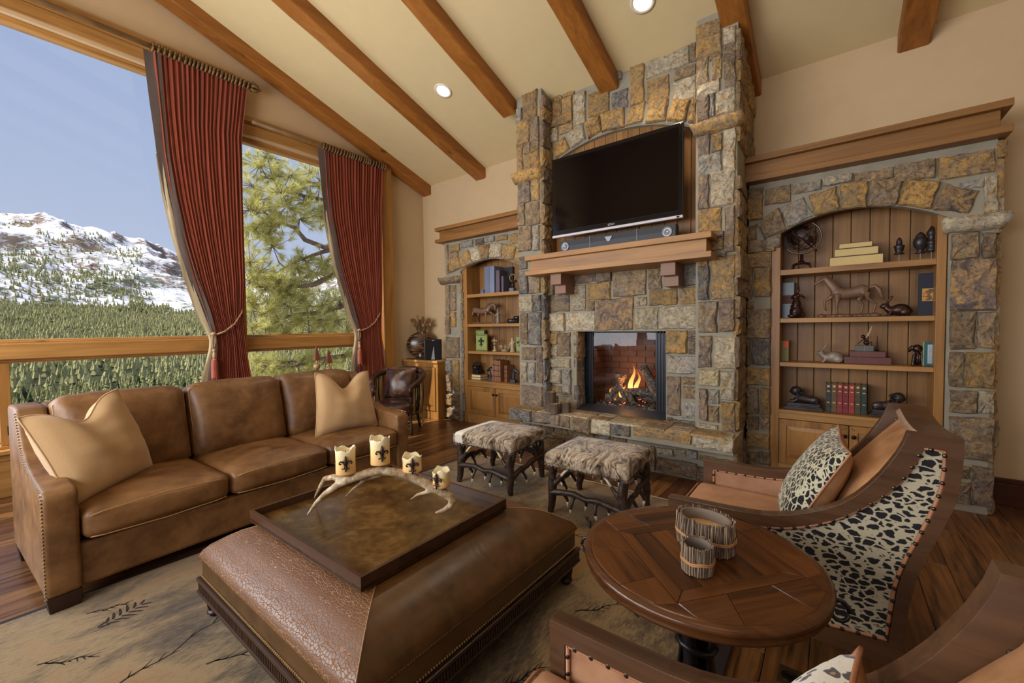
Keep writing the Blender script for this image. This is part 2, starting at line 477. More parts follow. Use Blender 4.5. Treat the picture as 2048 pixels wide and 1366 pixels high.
PINE_C = [[-9.25,3.69,4.74],[-9.23,3.54,4.29],[-9.47,4.02,4.68],[-9.07,4.2,4.62],[-8.8,3.87,4.14],[-9.52,3.78,4.11],[-9.38,4.55,4.57],[-8.91,4.76,4.6],[-9.28,3.49,3.8],[-9.68,4.04,3.99],[-9.08,4.13,3.98],[-9.15,4.54,4.22],[-8.71,4.75,4.18],[-8.95,5.19,4.49],[-9.45,3.74,3.6],[-9.57,4.19,3.73],[-9.12,4.4,3.77],[-9.34,4.97,4.01],[-8.96,5.05,3.96],[-9.81,3.68,3.57],[-9.37,3.8,3.37],[-9.54,4.01,3.19],[-8.86,5.45,4.99],[-9.08,5.44,4.41],[-9.29,4.74,4.89],[-9.31,3.87,4.99],[-9.65,3.6,2.81],[-9.89,3.88,2.68],[-9.7,3.61,2.43],[-9.71,4.06,2.62],[-9.39,4.1,2.44],[-9.69,4.54,2.84],[-9.4,4.65,2.94],[-9.52,4.32,2.38],[-9.58,4.61,2.57],[-9.34,4.84,2.69],[-9.38,5.1,3.01],[-9.04,5.15,2.84],[-9.79,3.95,2.32],[-9.52,4.1,2.24],[-9.15,5.45,3.2],[-9.68,3.79,1.81],[-9.86,4.12,1.93],[-9.46,4.3,1.92],[-9.49,4.67,2.05],[-9.27,4.9,1.93],[-9.46,4.08,1.59],[-9.56,4.57,1.59],[-9.21,4.83,1.61],[-9.31,5.27,1.62],[-9.94,3.67,1.51],[-9.75,3.89,1.45],[-9.16,5.3,2.02],[-8.95,5.3,1.36],[-9.6,4.26,1.34],[-9.3,4.64,1.33],[-9.32,5.06,1.29],[-9.91,3.72,1.94],[-9.67,4.51,2.18],[-9.62,3.64,0.79],[-9.7,3.95,0.62],[-9.46,4.26,0.71],[-9.46,4.73,0.73],[-9.44,4.48,0.38],[-9.55,4.0,0.4],[-9.32,5.0,0.67],[-8.94,5.28,0.78],[-9.92,3.63,0.49]]
PINE_L = [[[-8.58,6.6,3.35],[-8.95,5.98,3.13],[-9.06,5.51,2.85],[-9.21,5.1,2.61],[-9.32,4.74,2.4],[-9.43,4.51,2.36],[-9.6,4.16,2.32],[-9.74,3.81,2.36],[-9.79,3.64,2.44]],[[-8.43,6.5,4.17],[-8.99,5.75,3.64],[-9.26,5.02,3.27],[-9.34,4.61,3.39],[-9.29,4.37,3.61],[-9.44,3.98,3.72],[-9.39,3.68,3.96]],[[-8.3,6.41,4.72],[-8.75,5.75,4.42],[-8.95,5.12,4.25],[-9.09,4.62,4.28],[-9.18,4.19,4.3],[-9.32,3.91,4.61]],[[-8.72,6.67,2.12],[-8.97,5.97,2.1],[-9.19,5.44,1.97],[-9.29,4.88,1.78],[-9.52,4.43,1.73],[-9.75,3.89,1.56],[-9.94,3.67,1.51]],[[-8.75,6.66,1.11],[-8.99,5.95,0.88],[-9.12,5.37,0.77],[-9.29,4.85,0.72],[-9.54,4.3,0.56],[-9.68,3.74,0.66]],[[-8.48,6.53,3.94],[-8.94,5.85,3.53],[-9.12,5.44,3.35],[-9.33,4.94,3.15],[-9.54,4.58,2.96],[-9.65,4.19,2.71]]]
SKYLINE = [[89.7,0.1724],[88.11,0.1765],[86.84,0.1769],[85.5,0.1805],[84.84,0.173],[83.96,0.1683],[82.47,0.1657],[80.53,0.1654],[78.67,0.16],[77.71,0.1504],[76.72,0.1404],[75.49,0.1238],[74.23,0.1084],[72.44,0.1027],[70.06,0.109],[66.54,0.1059],[63.31,0.1041],[58.72,0.1001],[52.56,0.0943]]
# ================================================================ SETTING
def ceil_z(y): return 3.787+.33*(4.8-y)
# floor: slab, then each board
fl = struct(MB().box(-5.7, 3.3, -3.3, 4.9, -.12, -.012).build('floor', plain('subfloor', lin(60, 38, 22), .6)))
def floorwood():
    t = NT('floor_wood'); v = t.co((11, .9, 11), rnd=1); v2 = t.co((70, 3, 70), rnd=1)
    g1 = t.noise(v, 1, 5, .62, 1.5); g2 = t.noise(v2, 1, 3)
    base = t.ramp(t.rnd(), [(0., lin(118, 80, 46)), (.3, lin(148, 102, 56)), (.55, lin(126, 82, 46)), (.75, lin(106, 64, 42)), (1., lin(160, 114, 62))])
    dk = t.mix(t.ramp(t.ma('ADD', t.ma('MULTIPLY', g1, .7), t.ma('MULTIPLY', g2, .35)), [(.38, 1.), (.66, 0.)]), base, lin(52, 28, 16))
    kn = t.vor(t.co((4, 1.6, 4), rnd=1), 1); dk = t.mix(t.ma('MULTIPLY', t.ramp(kn, [(.03, 1.), (.08, 0.)]), .7), dk, lin(30, 16, 10))
    return t.fin(dk, t.ma('ADD', t.ma('MULTIPLY', g1, .22), .2), t.bump(t.ma('ADD', g2, t.noise(t.co((5, 1, 5), rnd=1), 1, 2)), .12, .004), None, .5)
fw_m = floorwood(); MB().box(0, 1, 0, 1, 0, 1)
rs = random.Random(3)
for k in range(-38, 12):
    x0 = .08+.15*k; x1 = x0+.15; x0 = max(x0, -5.6); y = -.4-rs.random()
    if x1 < -3.6: y = -.3
    while y < 4.8:
        L = rs.uniform(.9, 2.3); y1 = min(y+L, 4.8)
        if 4.8-y1 < .3: y1 = 4.8
        g = .0012; b = .003
        mb = MB(); a0, a1, b0, b1 = x0+g, x1-g, y+g, y1-g
        mb.add([(a0, b0, -.012), (a1, b0, -.012), (a1, b1, -.012), (a0, b1, -.012), (a0, b0, -b), (a1, b0, -b), (a1, b1, -b), (a0, b1, -b),
                (a0+b, b0+b, 0), (a1-b, b0+b, 0), (a1-b, b1-b, 0), (a0+b, b1-b, 0)],
               [(0, 1, 5, 4), (1, 2, 6, 5), (2, 3, 7, 6), (3, 0, 4, 7), (4, 5, 9, 8), (5, 6, 10, 9), (6, 7, 11, 10), (7, 4, 8, 11), (8, 9, 10, 11)])
        mb.build('plank', fw_m, fl, fix=False); y = y1
# ceiling (sloping down to the fireplace wall)
struct(MB().prism([(-3.3, ceil_z(-3.3)), (4.95, ceil_z(4.95)), (4.95, ceil_z(4.95)+.2), (-3.3, ceil_z(-3.3)+.2)], -5.8, 3.4, 'x').build('ceiling', ceilm))
struct(MB().prism([(-3.3, ceil_z(-3.3)+.2), (5.2, ceil_z(5.2)+.2), (5.2, ceil_z(5.2)+.3), (-3.3, ceil_z(-3.3)+.3)], -5.82, 3.6, 'x').build('roof', plain('roofing', lin(90, 80, 70), .9)))
struct(MB().box(-5.8, 3.4, 4.8, 4.95, -.1, 4.0).build('wall_back', wallm))
struct(MB().box(3.2, 3.4, -3.3, 4.8, -.1, 6.4).build('wall_right', wallm))
mb = MB().box(-5.8, 3.2, -3.35, -3.2, -.1, .8).box(-5.8, 3.2, -3.35, -3.2, 3.3, 6.5).box(-5.8, -4.4, -3.35, -3.2, .8, 3.3).box(2.4, 3.2, -3.35, -3.2, .8, 3.3).box(-1.2, -.8, -3.35, -3.2, .8, 3.3)
struct(mb.build('wall_front', wallm))
# window wall: wall pieces round two big openings
X0, X1 = -5.78, -5.6
mb = MB()
for a, b, z in ((-3.3, -1.6, 0), (-1.6, 1.94, 4.12), (1.94, 3.9, 3.72), (3.9, 4.8, 0)):
    mb.prism([(a, z), (b, z), (b, ceil_z(b)+.05), (a, ceil_z(a)+.05)], X0, X1, 'x')
mb.box(X0, X1, -1.6, 3.9, -.1, .30)
struct(mb.build('wall_left', wallm))
glass = NT('window_glass'); _t = glass.n('BsdfTransparent'); _g = glass.n('BsdfGlossy'); _g.inputs['Roughness'].default_value = .02
_f = glass.n('LayerWeight'); _f.inputs[0].default_value = .5; _m = glass.n('MixShader'); glass.put(_m.inputs[0], glass.ma('ADD', glass.ma('MULTIPLY', glass.ma('POWER', _f.outputs['Facing'], 5.0), .35), .02)); glass.put(_m.inputs[1], _t.outputs[0]); glass.put(_m.inputs[2], _g.outputs[0]); glass.put(glass.out.inputs[0], _m.outputs[0]); glass = glass.m
def window(name, y0, y1, head, outer):
    # y0..y1 clear width between stiles; moulded head, middle rail, sill
    f = struct(MB().box(-5.76, -5.70, y0-.08, y0, .36, head+.02).box(-5.76, -5.70, y1, y1+.08, .36, head+.02).box(-5.76, -5.70, y0-.08, y1+.08, head, head+.08)
               .box(-5.76, -5.70, y0-.08, y1+.08, .32, .40).build(name, trimz, bevel=.004))
    # head casing: stepped mouldings
    hb = MB(); zs = [head-.005, head+.028, head+.055, head+.082, head+.20, outer-.055, outer]; xs = [-5.665, -5.645, -5.62, -5.585, -5.565, -5.535]
    for i in range(6): hb.box(-5.72, xs[i], y0-.1, y1+.1, zs[i], zs[i+1]-.003)
    hb.box(-5.72, -5.66, y0-.1, y1+.1, head, outer-.01); hb.build('head_casing', trimx, f, bevel=.004)
    rb = MB().box(-5.74, -5.56, y0-.06, y1+.06, 1.175, 1.305)
    for z0_, z1_, x_ in ((1.135, 1.15, -5.66), (1.15, 1.165, -5.63), (1.165, 1.18, -5.6), (1.3, 1.315, -5.6), (1.315, 1.33, -5.63), (1.33, 1.345, -5.66)): rb.box(-5.74, x_, y0-.06, y1+.06, z0_, z1_-.002)
    rb.build('middle_rail', trimx, f, bevel=.003)
    sb = MB().box(-5.74, -5.52, y0-.1, y1+.1, .37, .405).box(-5.74, -5.56, y0-.1, y1+.1, .31, .37).box(-5.74, -5.60, y0-.1, y1+.1, .405, .43)
    sb.build('sill', trimx, f, bevel=.004)
    jb = MB()
    for yy in (y0, y1): jb.box(-5.72, -5.62, yy-.05 if yy == y0 else yy, yy if yy == y0 else yy+.05, .4, head)
    jb.build('jamb', trimz, f, bevel=.004)
    MB().box(-5.715, -5.709, y0-.01, y1+.01, 1.33, head+.01).build('pane', glass, f)
    MB().box(-5.715, -5.709, y0-.01, y1+.01, .40, 1.14).build('pane', glass, f)
    return f
w1 = window('window_1', -1.5, 1.86, 4.07, 4.37)
w2 = window('window_2', 2.02, 3.86, 3.67, 3.94)
MB().box(-5.70, -5.62, .125, .195, .43, 1.14).build('casement_stile', trimz, w1, bevel=.004)
MB().box(-5.625, -5.61, .165, .185, .52, .60).build('casement_latch', plain('dark_bronze', lin(40, 30, 24), .4, .8), w1, bevel=.003)
struct(MB().box(-5.72, -5.555, 1.86, 2.02, 0, 4.07).build('trim_1', trimz, bevel=.006))          # mullion post
pm = MB().prism([(3.88, 0), (4.07, 0), (4.07, ceil_z(4.07)-.13), (3.88, ceil_z(3.88)-.13)], -5.66, -5.47, 'x')
struct(pm.build('trim_2', trimz, bevel=.006))                                                      # corner post
struct(MB().box(-5.6, -5.57, -1.6, 3.88, .0, .31).build('trim_3', trimx, bevel=.004))             # wood apron under the sill
bbm = wood('baseboard_wood', lin(58, 26, 14), lin(88, 44, 24), 'x', 1, .35, knots=False)
struct(MB().box(.92, 3.2, 4.765, 4.8, 0, .17).box(.92, 3.2, 4.775, 4.8, .17, .205).build('baseboard_right', bbm, bevel=.004))
# beams
blab = ['rough stained ceiling beam running along the top of the window wall', 'ceiling beam between the window-wall beam and the round downlight',
        'ceiling beam ending on top of the left stone pier', 'ceiling beam ending above the television on the stone chimney',
        'ceiling beam running past the right edge of the stone chimney', 'ceiling beam at the far right, over the right stone bookcase']
dz = .15
for i, (bx, lb) in enumerate(zip((-5.59, -4.375, -3.185, -1.995, -.795, .385), blab)):
    yend = 4.8 if i not in (2, 3) else (3.99 if i == 2 else 4.16)
    t = thing('ceiling_beam', lb, 'beam', (bx+.1, yend, ceil_z(yend)), 0, 'ceiling beams')
    rows = 26; bb = MB()
    def prof(y, k, bx=bx):
        j = lambda s_: .004*noise.noise(Vector((bx*3+s_*5, y*2.2, k)))*2
        z = ceil_z(y); c = .012
        return [(bx+j(1), y, z+.03), (bx+j(2), y, z-dz+c+j(3)), (bx+c+j(4), y, z-dz+j(5)), (bx+.2-c+j(6), y, z-dz+j(7)), (bx+.2+j(8), y, z-dz+c+j(9)), (bx+.2+j(10), y, z+.03)]
    vs = []
    for r_ in range(rows+1): vs += prof(-3.15+(yend+3.15)*r_/rows, 0)
    fs = [(r_*6+a, r_*6+(a+1) % 6, (r_+1)*6+(a+1) % 6, (r_+1)*6+a) for r_ in range(rows) for a in range(6)]+[(0, 1, 2, 3, 4, 5), tuple(rows*6+5-a for a in range(6))]
    bb.add(vs, fs).build('timber', beamm, t)
# downlights
lite = NT('lamp_glow'); _e = lite.n('Emission'); _e.inputs[0].default_value = (1, .86, .66, 1); _e.inputs[1].default_value = 5; lite.put(lite.out.inputs[0], _e.outputs[0]); lite = lite.m
whm = plain('white_trim', lin(225, 215, 195), .5)
for (x, y), lb in (((-3.71, 3.52), 'round recessed downlight between the second and third beams'), ((-1.34, 3.62), 'round recessed downlight cut by the top edge, right of the fourth beam')):
    t = thing('recessed_light', lb, 'light', (x, y, ceil_z(y)), 0, 'recessed ceiling lights'); Mx = Matrix.Rotation(-math.atan(.33), 4, 'X')
    o = MB().lathe((0, 0, 0), [(.105, .004), (.105, -.006), (.082, -.008), (.075, .004)], 32, Mx).build('trim_ring', whm, t, world=False, smooth=True)
    MB().lathe((0, 0, 0), [(.076, .002), (.076, -.003), (.02, -.004)], 32, Mx).build('diffuser', lite, t, world=False)
    lamp('downlight_spot', 'SPOT', (x, y, ceil_z(y)-.05), 60, (1, .85, .65), target=(x, y, 0), spot_size=R(110), spot_blend=.8, shadow_soft_size=.08)
# ================================================================ STONE
def stone_piece(pts, yface, depth, mt, parent, rng, tilt=.008, axis='y'):
    """pts: outline (u,z) clockwise or not, already inset by the joint; face at yface (towards -y). ~60 triangles."""
    out = []; n = len(pts)
    per = sum(math.dist(pts[i], pts[(i+1) % n]) for i in range(n))
    for i in range(n):
        p, q = pts[i], pts[(i+1) % n]; L = math.dist(p, q); k = max(2, min(5, round(L/per*15)))
        for j in range(k):
            t = j/k; jx = rng.uniform(-1, 1)*min(.007, L*.03); jz = rng.uniform(-1, 1)*min(.007, L*.03)
            out.append((p[0]+(q[0]-p[0])*t+jx, p[1]+(q[1]-p[1])*t+jz))
    cx = sum(p[0] for p in out)/len(out); cz = sum(p[1] for p in out)/len(out)
    N = len(out); a = rng.uniform(-tilt, tilt)*2; b = rng.uniform(-tilt, tilt)*2; off = rng.uniform(-.012, .01)
    wmin = max(.03, min(max(p[0] for p in out)-min(p[0] for p in out), max(p[1] for p in out)-min(p[1] for p in out)))
    def ring(ins, dy, jit):
        r = []
        for u, z in out:
            du, dz_ = cx-u, cz-z; L = math.hypot(du, dz_) or 1; kk = min(ins, L*.45)
            r.append((u+du/L*kk, yface+dy+off+a*(u-cx)+b*(z-cz)+rng.uniform(-jit, jit), z+dz_/L*kk))
        return r
    vs = [(u, yface+depth, z) for u, z in out]+ring(0, .020, .004)+ring(min(.012, wmin*.06), .001, .006)+ring(wmin*.27, -.004, .011)
    vs.append((cx, yface-.006+off+rng.uniform(-.006, .006), cz))
    fs = []
    for k in range(3):
        for i in range(N): fs.append((k*N+i, k*N+(i+1) % N, (k+1)*N+(i+1) % N, (k+1)*N+i))
    fs += [(3*N+i, 3*N+(i+1) % N, 4*N) for i in range(N)]
    if axis == 'x':   # face towards +x: swap (u,y)->(y stays as x)
        vs = [(-v[1], v[0], v[2]) for v in vs]
    mb = MB(); mb.add(vs, fs); o = mb.build('stone', mt, parent)
    return o
def rect(x0, z1, x1, z0, g=.007): return [(x0+g, z0+g), (x0+g, z1-g), (x1-g, z1-g), (x1-g, z0+g)]
rng = random.Random(11)
data = {}
for l in STONES.split('\n'):
    if l: k = l.split(); data.setdefault(k[0], []).append((k[1], [float(q) for q in k[2:]]))
FP = thing('fireplace', 'tall stone chimney breast with raised hearth in the middle of the wall', 'fireplace', (-1.8, 3.95, 0))
cz = lambda y: ceil_z(y)+.02
def arcpts(cx, cz_, r, xa, xb, n=14):
    return [(x, cz_+math.sqrt(max(0, r*r-(x-cx)**2))) for x in [xa+(xb-xa)*i/n for i in range(n+1)]]
# mortar core
mb = MB()
for a, b in ((-2.96, -2.62), (-.99, -.665)): mb.prism([(3.975, .44), (4.8, .44), (4.8, cz(4.8)), (3.975, cz(3.975))], a, b, 'x')
mb.box(-2.62, -2.27, 4.105, 4.8, .44, 2.16).box(-1.29, -.99, 4.105, 4.8, .44, 2.16).box(-2.27, -1.29, 4.105, 4.8, 1.345, 2.16)
arc = arcpts(-1.884, 1.698, 1.753, -2.62, -.99)
mb.prism([(-2.62, cz(4.15)), (-.99, cz(4.15))]+arc[::-1], 4.175, 4.44, 'y')
mb.box(-2.94, -.675, 3.955, 4.8, -.05, .44)
mb.build('mortar_core', mortar, FP)
def tri_gap(pts, g=.007):
    c = (sum(p[0] for p in pts)/len(pts), sum(p[1] for p in pts)/len(pts)); r = []
    for p in pts:
        d = math.dist(p, c) or 1; r.append((p[0]+(c[0]-p[0])/d*g, p[1]+(c[1]-p[1])/d*g))
    return r
def lay(plane, yf, par, depth=.06, clip=None, zmax=None):
    for c, q in data.get(plane, []):
        if len(q) == 4:
            x0, z1, x1, z0 = q
            if clip: x0 = max(x0, clip[0]); x1 = min(x1, clip[1])
            if zmax: z1 = min(z1, zmax)
            stone_piece(rect(x0, z1, x1, z0, -.001), yf, depth, ST[c], par, rng)
        else:
            pts = [(max(clip[0], min(clip[1], q[2*i])) if clip else q[2*i], q[2*i+1]) for i in range(4)]
            stone_piece(tri_gap(pts, -.006), yf-.006, depth, ST[c], par, rng)
lay('P', 3.95, FP, .05); lay('L', 4.08, FP, .05, (-2.62, -.985)); lay('U', 4.15, FP, .05, (-2.61, -.995), 4.03); lay('N', 3.93, FP, .05)
def fill(x0, x1, z0, z1, yf, par, depth=.05, rows=None, wmin=.14, wmax=.34, cols='gbpwl', avoid=None, axis='y'):
    z = z0
    while z < z1-.03:
        h = rng.uniform(.11, .22) if rows is None else rows
        if z1-z-h < .09: h = z1-z
        x = x0
        while x < x1-.03:
            w_ = rng.uniform(wmin, wmax)
            if x1-x-w_ < wmin*.6: w_ = x1-x
            if not avoid or not avoid(x, x+w_, z, z+h):
                stone_piece(rect(x, z+h, x+w_, z, .004), yf, depth, ST[rng.choice(cols)], par, rng, axis=axis)
            x += w_
        z += h
# gaps in the traced layout: base below the hearth on the left, pier feet, top courses
fill(-2.94, -1.62, .01, .165, 3.93, FP); fill(-2.94, -1.62, .17, .325, 3.93, FP)
fill(-.985, -.675, .0, .14, 3.93, FP, cols='gb')
fill(-2.61, -2.30, 3.965, 4.035, 4.15, FP, rows=.07, wmin=.1, wmax=.16, cols='gl')
fill(-2.0, -1.75, 3.93, 4.03, 4.15, FP, rows=.1, wmin=.1, wmax=.16, cols='gl')
# hearth ledge
for c, q in data['H']:
    x0, z1, x1, z0 = q; z0 = max(z0, .33); z1 = .478
    o = stone_piece(rect(x0, z1, x1, z0, -.001), 3.70, .42, ST[c], FP, rng, .004)
fill(-2.93, -2.74, .335, .475, 3.71, FP, .4, rows=.14)
mb = MB().box(-2.92, -.64, 3.73, 4.14, .34, .468).build('hearth_mortar', mortar, FP)
x = -2.93
while x < -.66:      # flat hearth-top slabs
    w_ = rng.uniform(.2, .42); w_ = min(w_, -.64-x)
    for ya, yb in ((3.71, 3.92), (3.92, 4.10)):
        j = rng.uniform(-.03, .03)
        if yb > 4 and (x+w_ < -2.6 or x > -1.0): continue
        vs = [(x+.006, ya+j, .47), (x+w_-.006, ya+j, .47), (x+w_-.006+rng.uniform(-.02, .02), yb-.006, .47), (x+.006, yb-.006, .47)]
        top = [(v[0]+(x+w_/2-v[0])*.06, v[1]+((ya+yb)/2-v[1])*.08, .482+rng.uniform(0, .005)) for v in vs]
        MB().add(vs+top, [(0, 1, 5, 4), (1, 2, 6, 5), (2, 3, 7, 6), (3, 0, 4, 7), (4, 5, 6, 7)]).build('stone', ST[rng.choice('gbgpw')], FP)
    x += w_
# side faces of the piers
def side(xf, y0, y1, z0, z1, par, cols='bgd'):
    z = z0
    while z < z1-.04:
        h = rng.uniform(.14, .30); h = z1-z if z1-z-h < .1 else h; y = y0
        while y < y1-.02:
            w_ = rng.uniform(.14, .32); w_ = y1-y if y1-y-w_ < .1 else w_
            pts = rect(y, z+h, y+w_, z, .004); stone_piece(pts, -xf, .04, ST[rng.choice(cols)], par, rng, axis='x'); y += w_
        z += h
side(-2.600, 3.965, 4.09, .49, 2.0, FP); side(-2.600, 3.965, 4.16, 2.18, 3.98, FP, 'bpg')
side(-.648, 3.965, 4.42, .49, 2.66, FP, 'bgb'); side(-.648, 3.965, 4.79, 2.92, 3.86, FP, 'bgb'); side(-.648, 3.96, 4.42, .0, .33, FP, 'bd')
# firebox reveals
side(-2.262, 4.10, 4.30, .48, 1.34, FP, 'bd')
# shoulder caps
def cap(x0, x1, z0, z1, y0, y1, c, par, fl=.02):
    mb = MB(); n = 7; vs = []
    for i in range(n+1):
        t = i/n; x_ = x0+(x1-x0)*t; j = lambda: rng.uniform(-.006, .006)
        ins = fl if i in (0, n) else 0; xi = x_+(fl if i == 0 else -fl if i == n else 0)
        vs += [(x_+j(), y1, z1+j()), (x_+j(), y0+.01+j(), z1-.012+j()), (x_+j(), y0+j(), z1-.045+j()), (xi+j(), y0+.012+j(), z0+.02+j()), (xi+j(), y0+.06, z0+j()), (xi+j(), y1, z0)]
    fs = [(i*6+a, i*6+(a+1) % 6, (i+1)*6+(a+1) % 6, (i+1)*6+a) for i in range(n) for a in range(6)]+[(0, 1, 2, 3, 4, 5), tuple(n*6+5-a for a in range(6))]
    o = mb.add(vs, fs).build('stone', ST[c], par, smooth=True); return o
cap(-3.0, -2.60, 3.07, 3.19, 3.88, 4.2, 'G', FP); cap(-1.02, -.62, 3.05, 3.155, 3.88, 4.2, 'g', FP)
# alcove lining of upright boards behind the television
AL = thing('alcove_lining', 'upright stained boards lining the arched niche behind the television', 'panelling', (-1.8, 4.24, 2.16))
x = -2.6
while x < -1.0:
    x1 = min(x+.125, -.99); xm = (x+x1)/2; top = 1.698+math.sqrt(max(0, 1.753**2-(xm+1.884)**2))+.08
    MB().box(x+.002, x1-.002, 4.235, 4.255, 2.16, top).build('board', boardm, AL, bevel=.003); x = x1
MB().box(-2.62, -2.605, 4.16, 4.25, 2.16, 3.35).build('side_lining', boardm, AL); MB().box(-1.0, -.985, 4.0, 4.25, 2.16, 3.3).build('side_lining', boardm, AL)
MB().prism(arcpts(-1.884, 1.685, 1.753, -2.62, -.99)+arcpts(-1.884, 1.702, 1.753, -2.62, -.99)[::-1], 4.18, 4.25, 'y').build('arch_soffit', mortar, AL)
# ---------------- stone surrounds of the two bookcases
def surround(name, label, xl, xr, il, ir, acx, acz, ar, capx, planes, yf=4.43):
    t = thing(name, label, 'stonework', ((xl+xr)/2, yf, 0))
    mb = MB(); a = arcpts(acx, acz, ar, il, ir)
    mb.box(xl+.015, il, yf+.025, 4.8, -.05, 2.69).box(ir, xr-.015, yf+.025, 4.8, -.05, 2.69)
    mb.prism([(il, 2.69), (ir, 2.69)]+a[::-1], yf+.025, yf+.10, 'y'); mb.build('mortar_core', mortar, t)
    return t
SR = surround('stone_bookcase_surround', 'arched stone surround of the bookcase right of the chimney', -.66, .905, -.468, .66, .102, 1.3705, .978, None, 'R')
lay('R', 4.43, SR, .05, (-.655, .915), 2.68)
cap(.615, .955, 2.055, 2.172, 4.37, 4.6, 'w', SR); cap(-.50, -.40, 2.09, 2.19, 4.40, 4.5, 'l', SR, .0)
side(.925, 4.45, 4.79, .0, 2.68, SR, 'bgw')
SL = surround('stone_bookcase_surround', 'arched stone surround of the bookcase left of the chimney', -4.74, -2.96, -4.39, -3.12, -3.87, 1.20, 1.159, None, 'Q')
lay('Q', 4.43, SL, .05, (-4.74, -2.97), 2.67)
cap(-4.80, -4.38, 2.065, 2.175, 4.37, 4.6, 'b', SL)
side(-4.362, 4.45, 4.49, .0, 2.2, SL, 'bd')
# ================================================================ WOOD: cornices, mantel, bookcases
def cornice(label, x0, x1, closed_r):
    t = thing('cornice_shelf', label, 'shelf', ((x0+x1)/2, 4.5, 2.68), 0, 'wooden cornices over the bookcases')
    e = .05
    MB().box(x0, x1, 4.33, 4.8, 2.855, 2.905).build('top_board', cornm, t, bevel=.004)
    MB().box(x0+(e if x0 < -4 else 0), x1-(e if x1 > 0 else 0), 4.38, 4.8, 2.73, 2.855).build('frieze_board', cornm, t, bevel=.003)
    MB().box(x0, x1, 4.33, 4.8, 2.682, 2.73).build('bottom_board', cornm, t, bevel=.004)
cornice('layered wooden cornice shelf over the right stone bookcase', -.665, .935, 1)
cornice('layered wooden cornice shelf over the left stone bookcase', -4.80, -2.965, 0)
MT = thing('mantel_shelf', 'layered wooden mantel shelf under the television', 'mantel', (-1.73, 3.9, 1.96))
MB().box(-2.675, -.803, 3.70, 4.42, 2.115, 2.166).build('top_board', mantm, MT, bevel=.004)
MB().box(-2.63, -.85, 3.745, 4.1, 2.005, 2.115).build('frieze_board', mantm, MT, bevel=.003)
MB().box(-2.675, -.803, 3.70, 4.1, 1.957, 2.005).build('bottom_board', mantm, MT, bevel=.004)
corbm = wood('corbel_wood', lin(116, 82, 62), lin(146, 108, 84), 'x', 1, .5, knots=False)
for xx in (-2.345, -1.18):
    MB().prism([(3.80, 1.957), (3.80, 1.845), (3.895, 1.845), (3.895, 1.755), (4.09, 1.755), (4.09, 1.957)], xx-.065, xx+.065, 'x').build('corbel', corbm, MT, bevel=.004)
def knob(par, x, y, z):
    M_ = Matrix.Rotation(R(90), 4, 'X')
    MB().lathe((x, y, z), [(.008, 0), (.006, .012), (.016, .018), (.017, .026), (.010, .031)], 12, M_).build('knob', knobm, par, smooth=True)
knobm = plain('knob_metal', lin(48, 38, 32), .4, .9, .2)
def door(par, x0, x1, z0, z1, yf, kx):
    s = .055
    d = MB().box(x0, x0+s, yf, yf+.02, z0, z1).box(x1-s, x1, yf, yf+.02, z0, z1).box(x0+s, x1-s, yf, yf+.02, z0, z0+s).box(x0+s, x1-s, yf, yf+.02, z1-s, z1).build('door', cabz, par, bevel=.003)
    a, b, c, e = x0+s, x1-s, z0+s, z1-s; q = .035
    vs = [(a, yf+.014, c), (b, yf+.014, c), (b, yf+.014, e), (a, yf+.014, e), (a+q, yf+.004, c+q), (b-q, yf+.004, c+q), (b-q, yf+.004, e-q), (a+q, yf+.004, e-q)]
    MB().add(vs, [(0, 1, 5, 4), (1, 2, 6, 5), (2, 3, 7, 6), (3, 0, 4, 7), (4, 5, 6, 7)]).build('raised_panel', cabz, d)
    pg = MB()
    for px_, pz_ in ((x0+.02, z1-.02), (x0+.034, z1-.03), (x1-.02, z1-.02), (x1-.034, z1-.03)): pg.box(px_-.003, px_+.003, yf-.001, yf+.001, pz_-.003, pz_+.003)
    pg.build('peg', knobm, d)
    if kx is not None: knob(d, kx, yf, z1-.085)
def bookcase(label, x0, x1, il, ir, ctr, yf=4.475):
    """x0..x1 outer face frame, il..ir clear opening"""
    t = thing('bookcase', label, 'bookcase', ((x0+x1)/2, yf, 0))
    MB().box(x0, il, yf, yf+.03, 0, 2.30).build('stile', cabz, t, bevel=.003); MB().box(ir, x1, yf, yf+.03, 0, 2.30).build('stile', cabz, t, bevel=.003)
    MB().box(x0, x0+.02, yf+.03, 4.78, 0, 2.36).box(il-.02, il, yf+.03, 4.78, 0, 2.36).build('side_panel', cabz, t)
    MB().box(x1-.02, x1, yf+.03, 4.78, 0, 2.36).box(ir, ir+.02, yf+.03, 4.78, 0, 2.36).build('side_panel', cabz, t)
    x = il-.01; k = 0
    while x < ir:
        w_ = .127; b = min(x+w_, ir+.01)
        MB().box(x+.0025, b-.0025, 4.765, 4.79, .55, 2.45).build('back_board', boardm, t, bevel=.004); x = b
    MB().box(il-.02, ir+.02, yf+.04, 4.79, 2.42, 2.44).build('top_lining', boardm, t)
    MB().box(il, ir, yf, 4.765, 1.838, 1.886).build('shelf', cabx, t, bevel=.003)
    MB().box(il, ir, yf+.01, 4.765, 1.412, 1.452).build('shelf', cabx, t, bevel=.003)
    MB().box(il, ir, yf+.01, 4.765, 1.018, 1.056).build('shelf', cabx, t, bevel=.003)
    MB().box(il, ir, yf-.012, 4.765, .600, .628).build('shelf', cabx, t, bevel=.003)
    MB().box(il, ir, yf, yf+.03, .545, .600).box(il, ir, yf, yf+.03, 0, .135).build('rail', cabx, t, bevel=.003)
    mid = ctr
    door(t, il+.004, mid-.003, .14, .54, yf-.012, mid-.03); door(t, mid+.003, ir-.004, .14, .54, yf-.012, mid+.03)
    return t
bookcase('wooden bookcase inside the right stone arch, with a globe on top', -.465, .655, -.395, .602, .103)
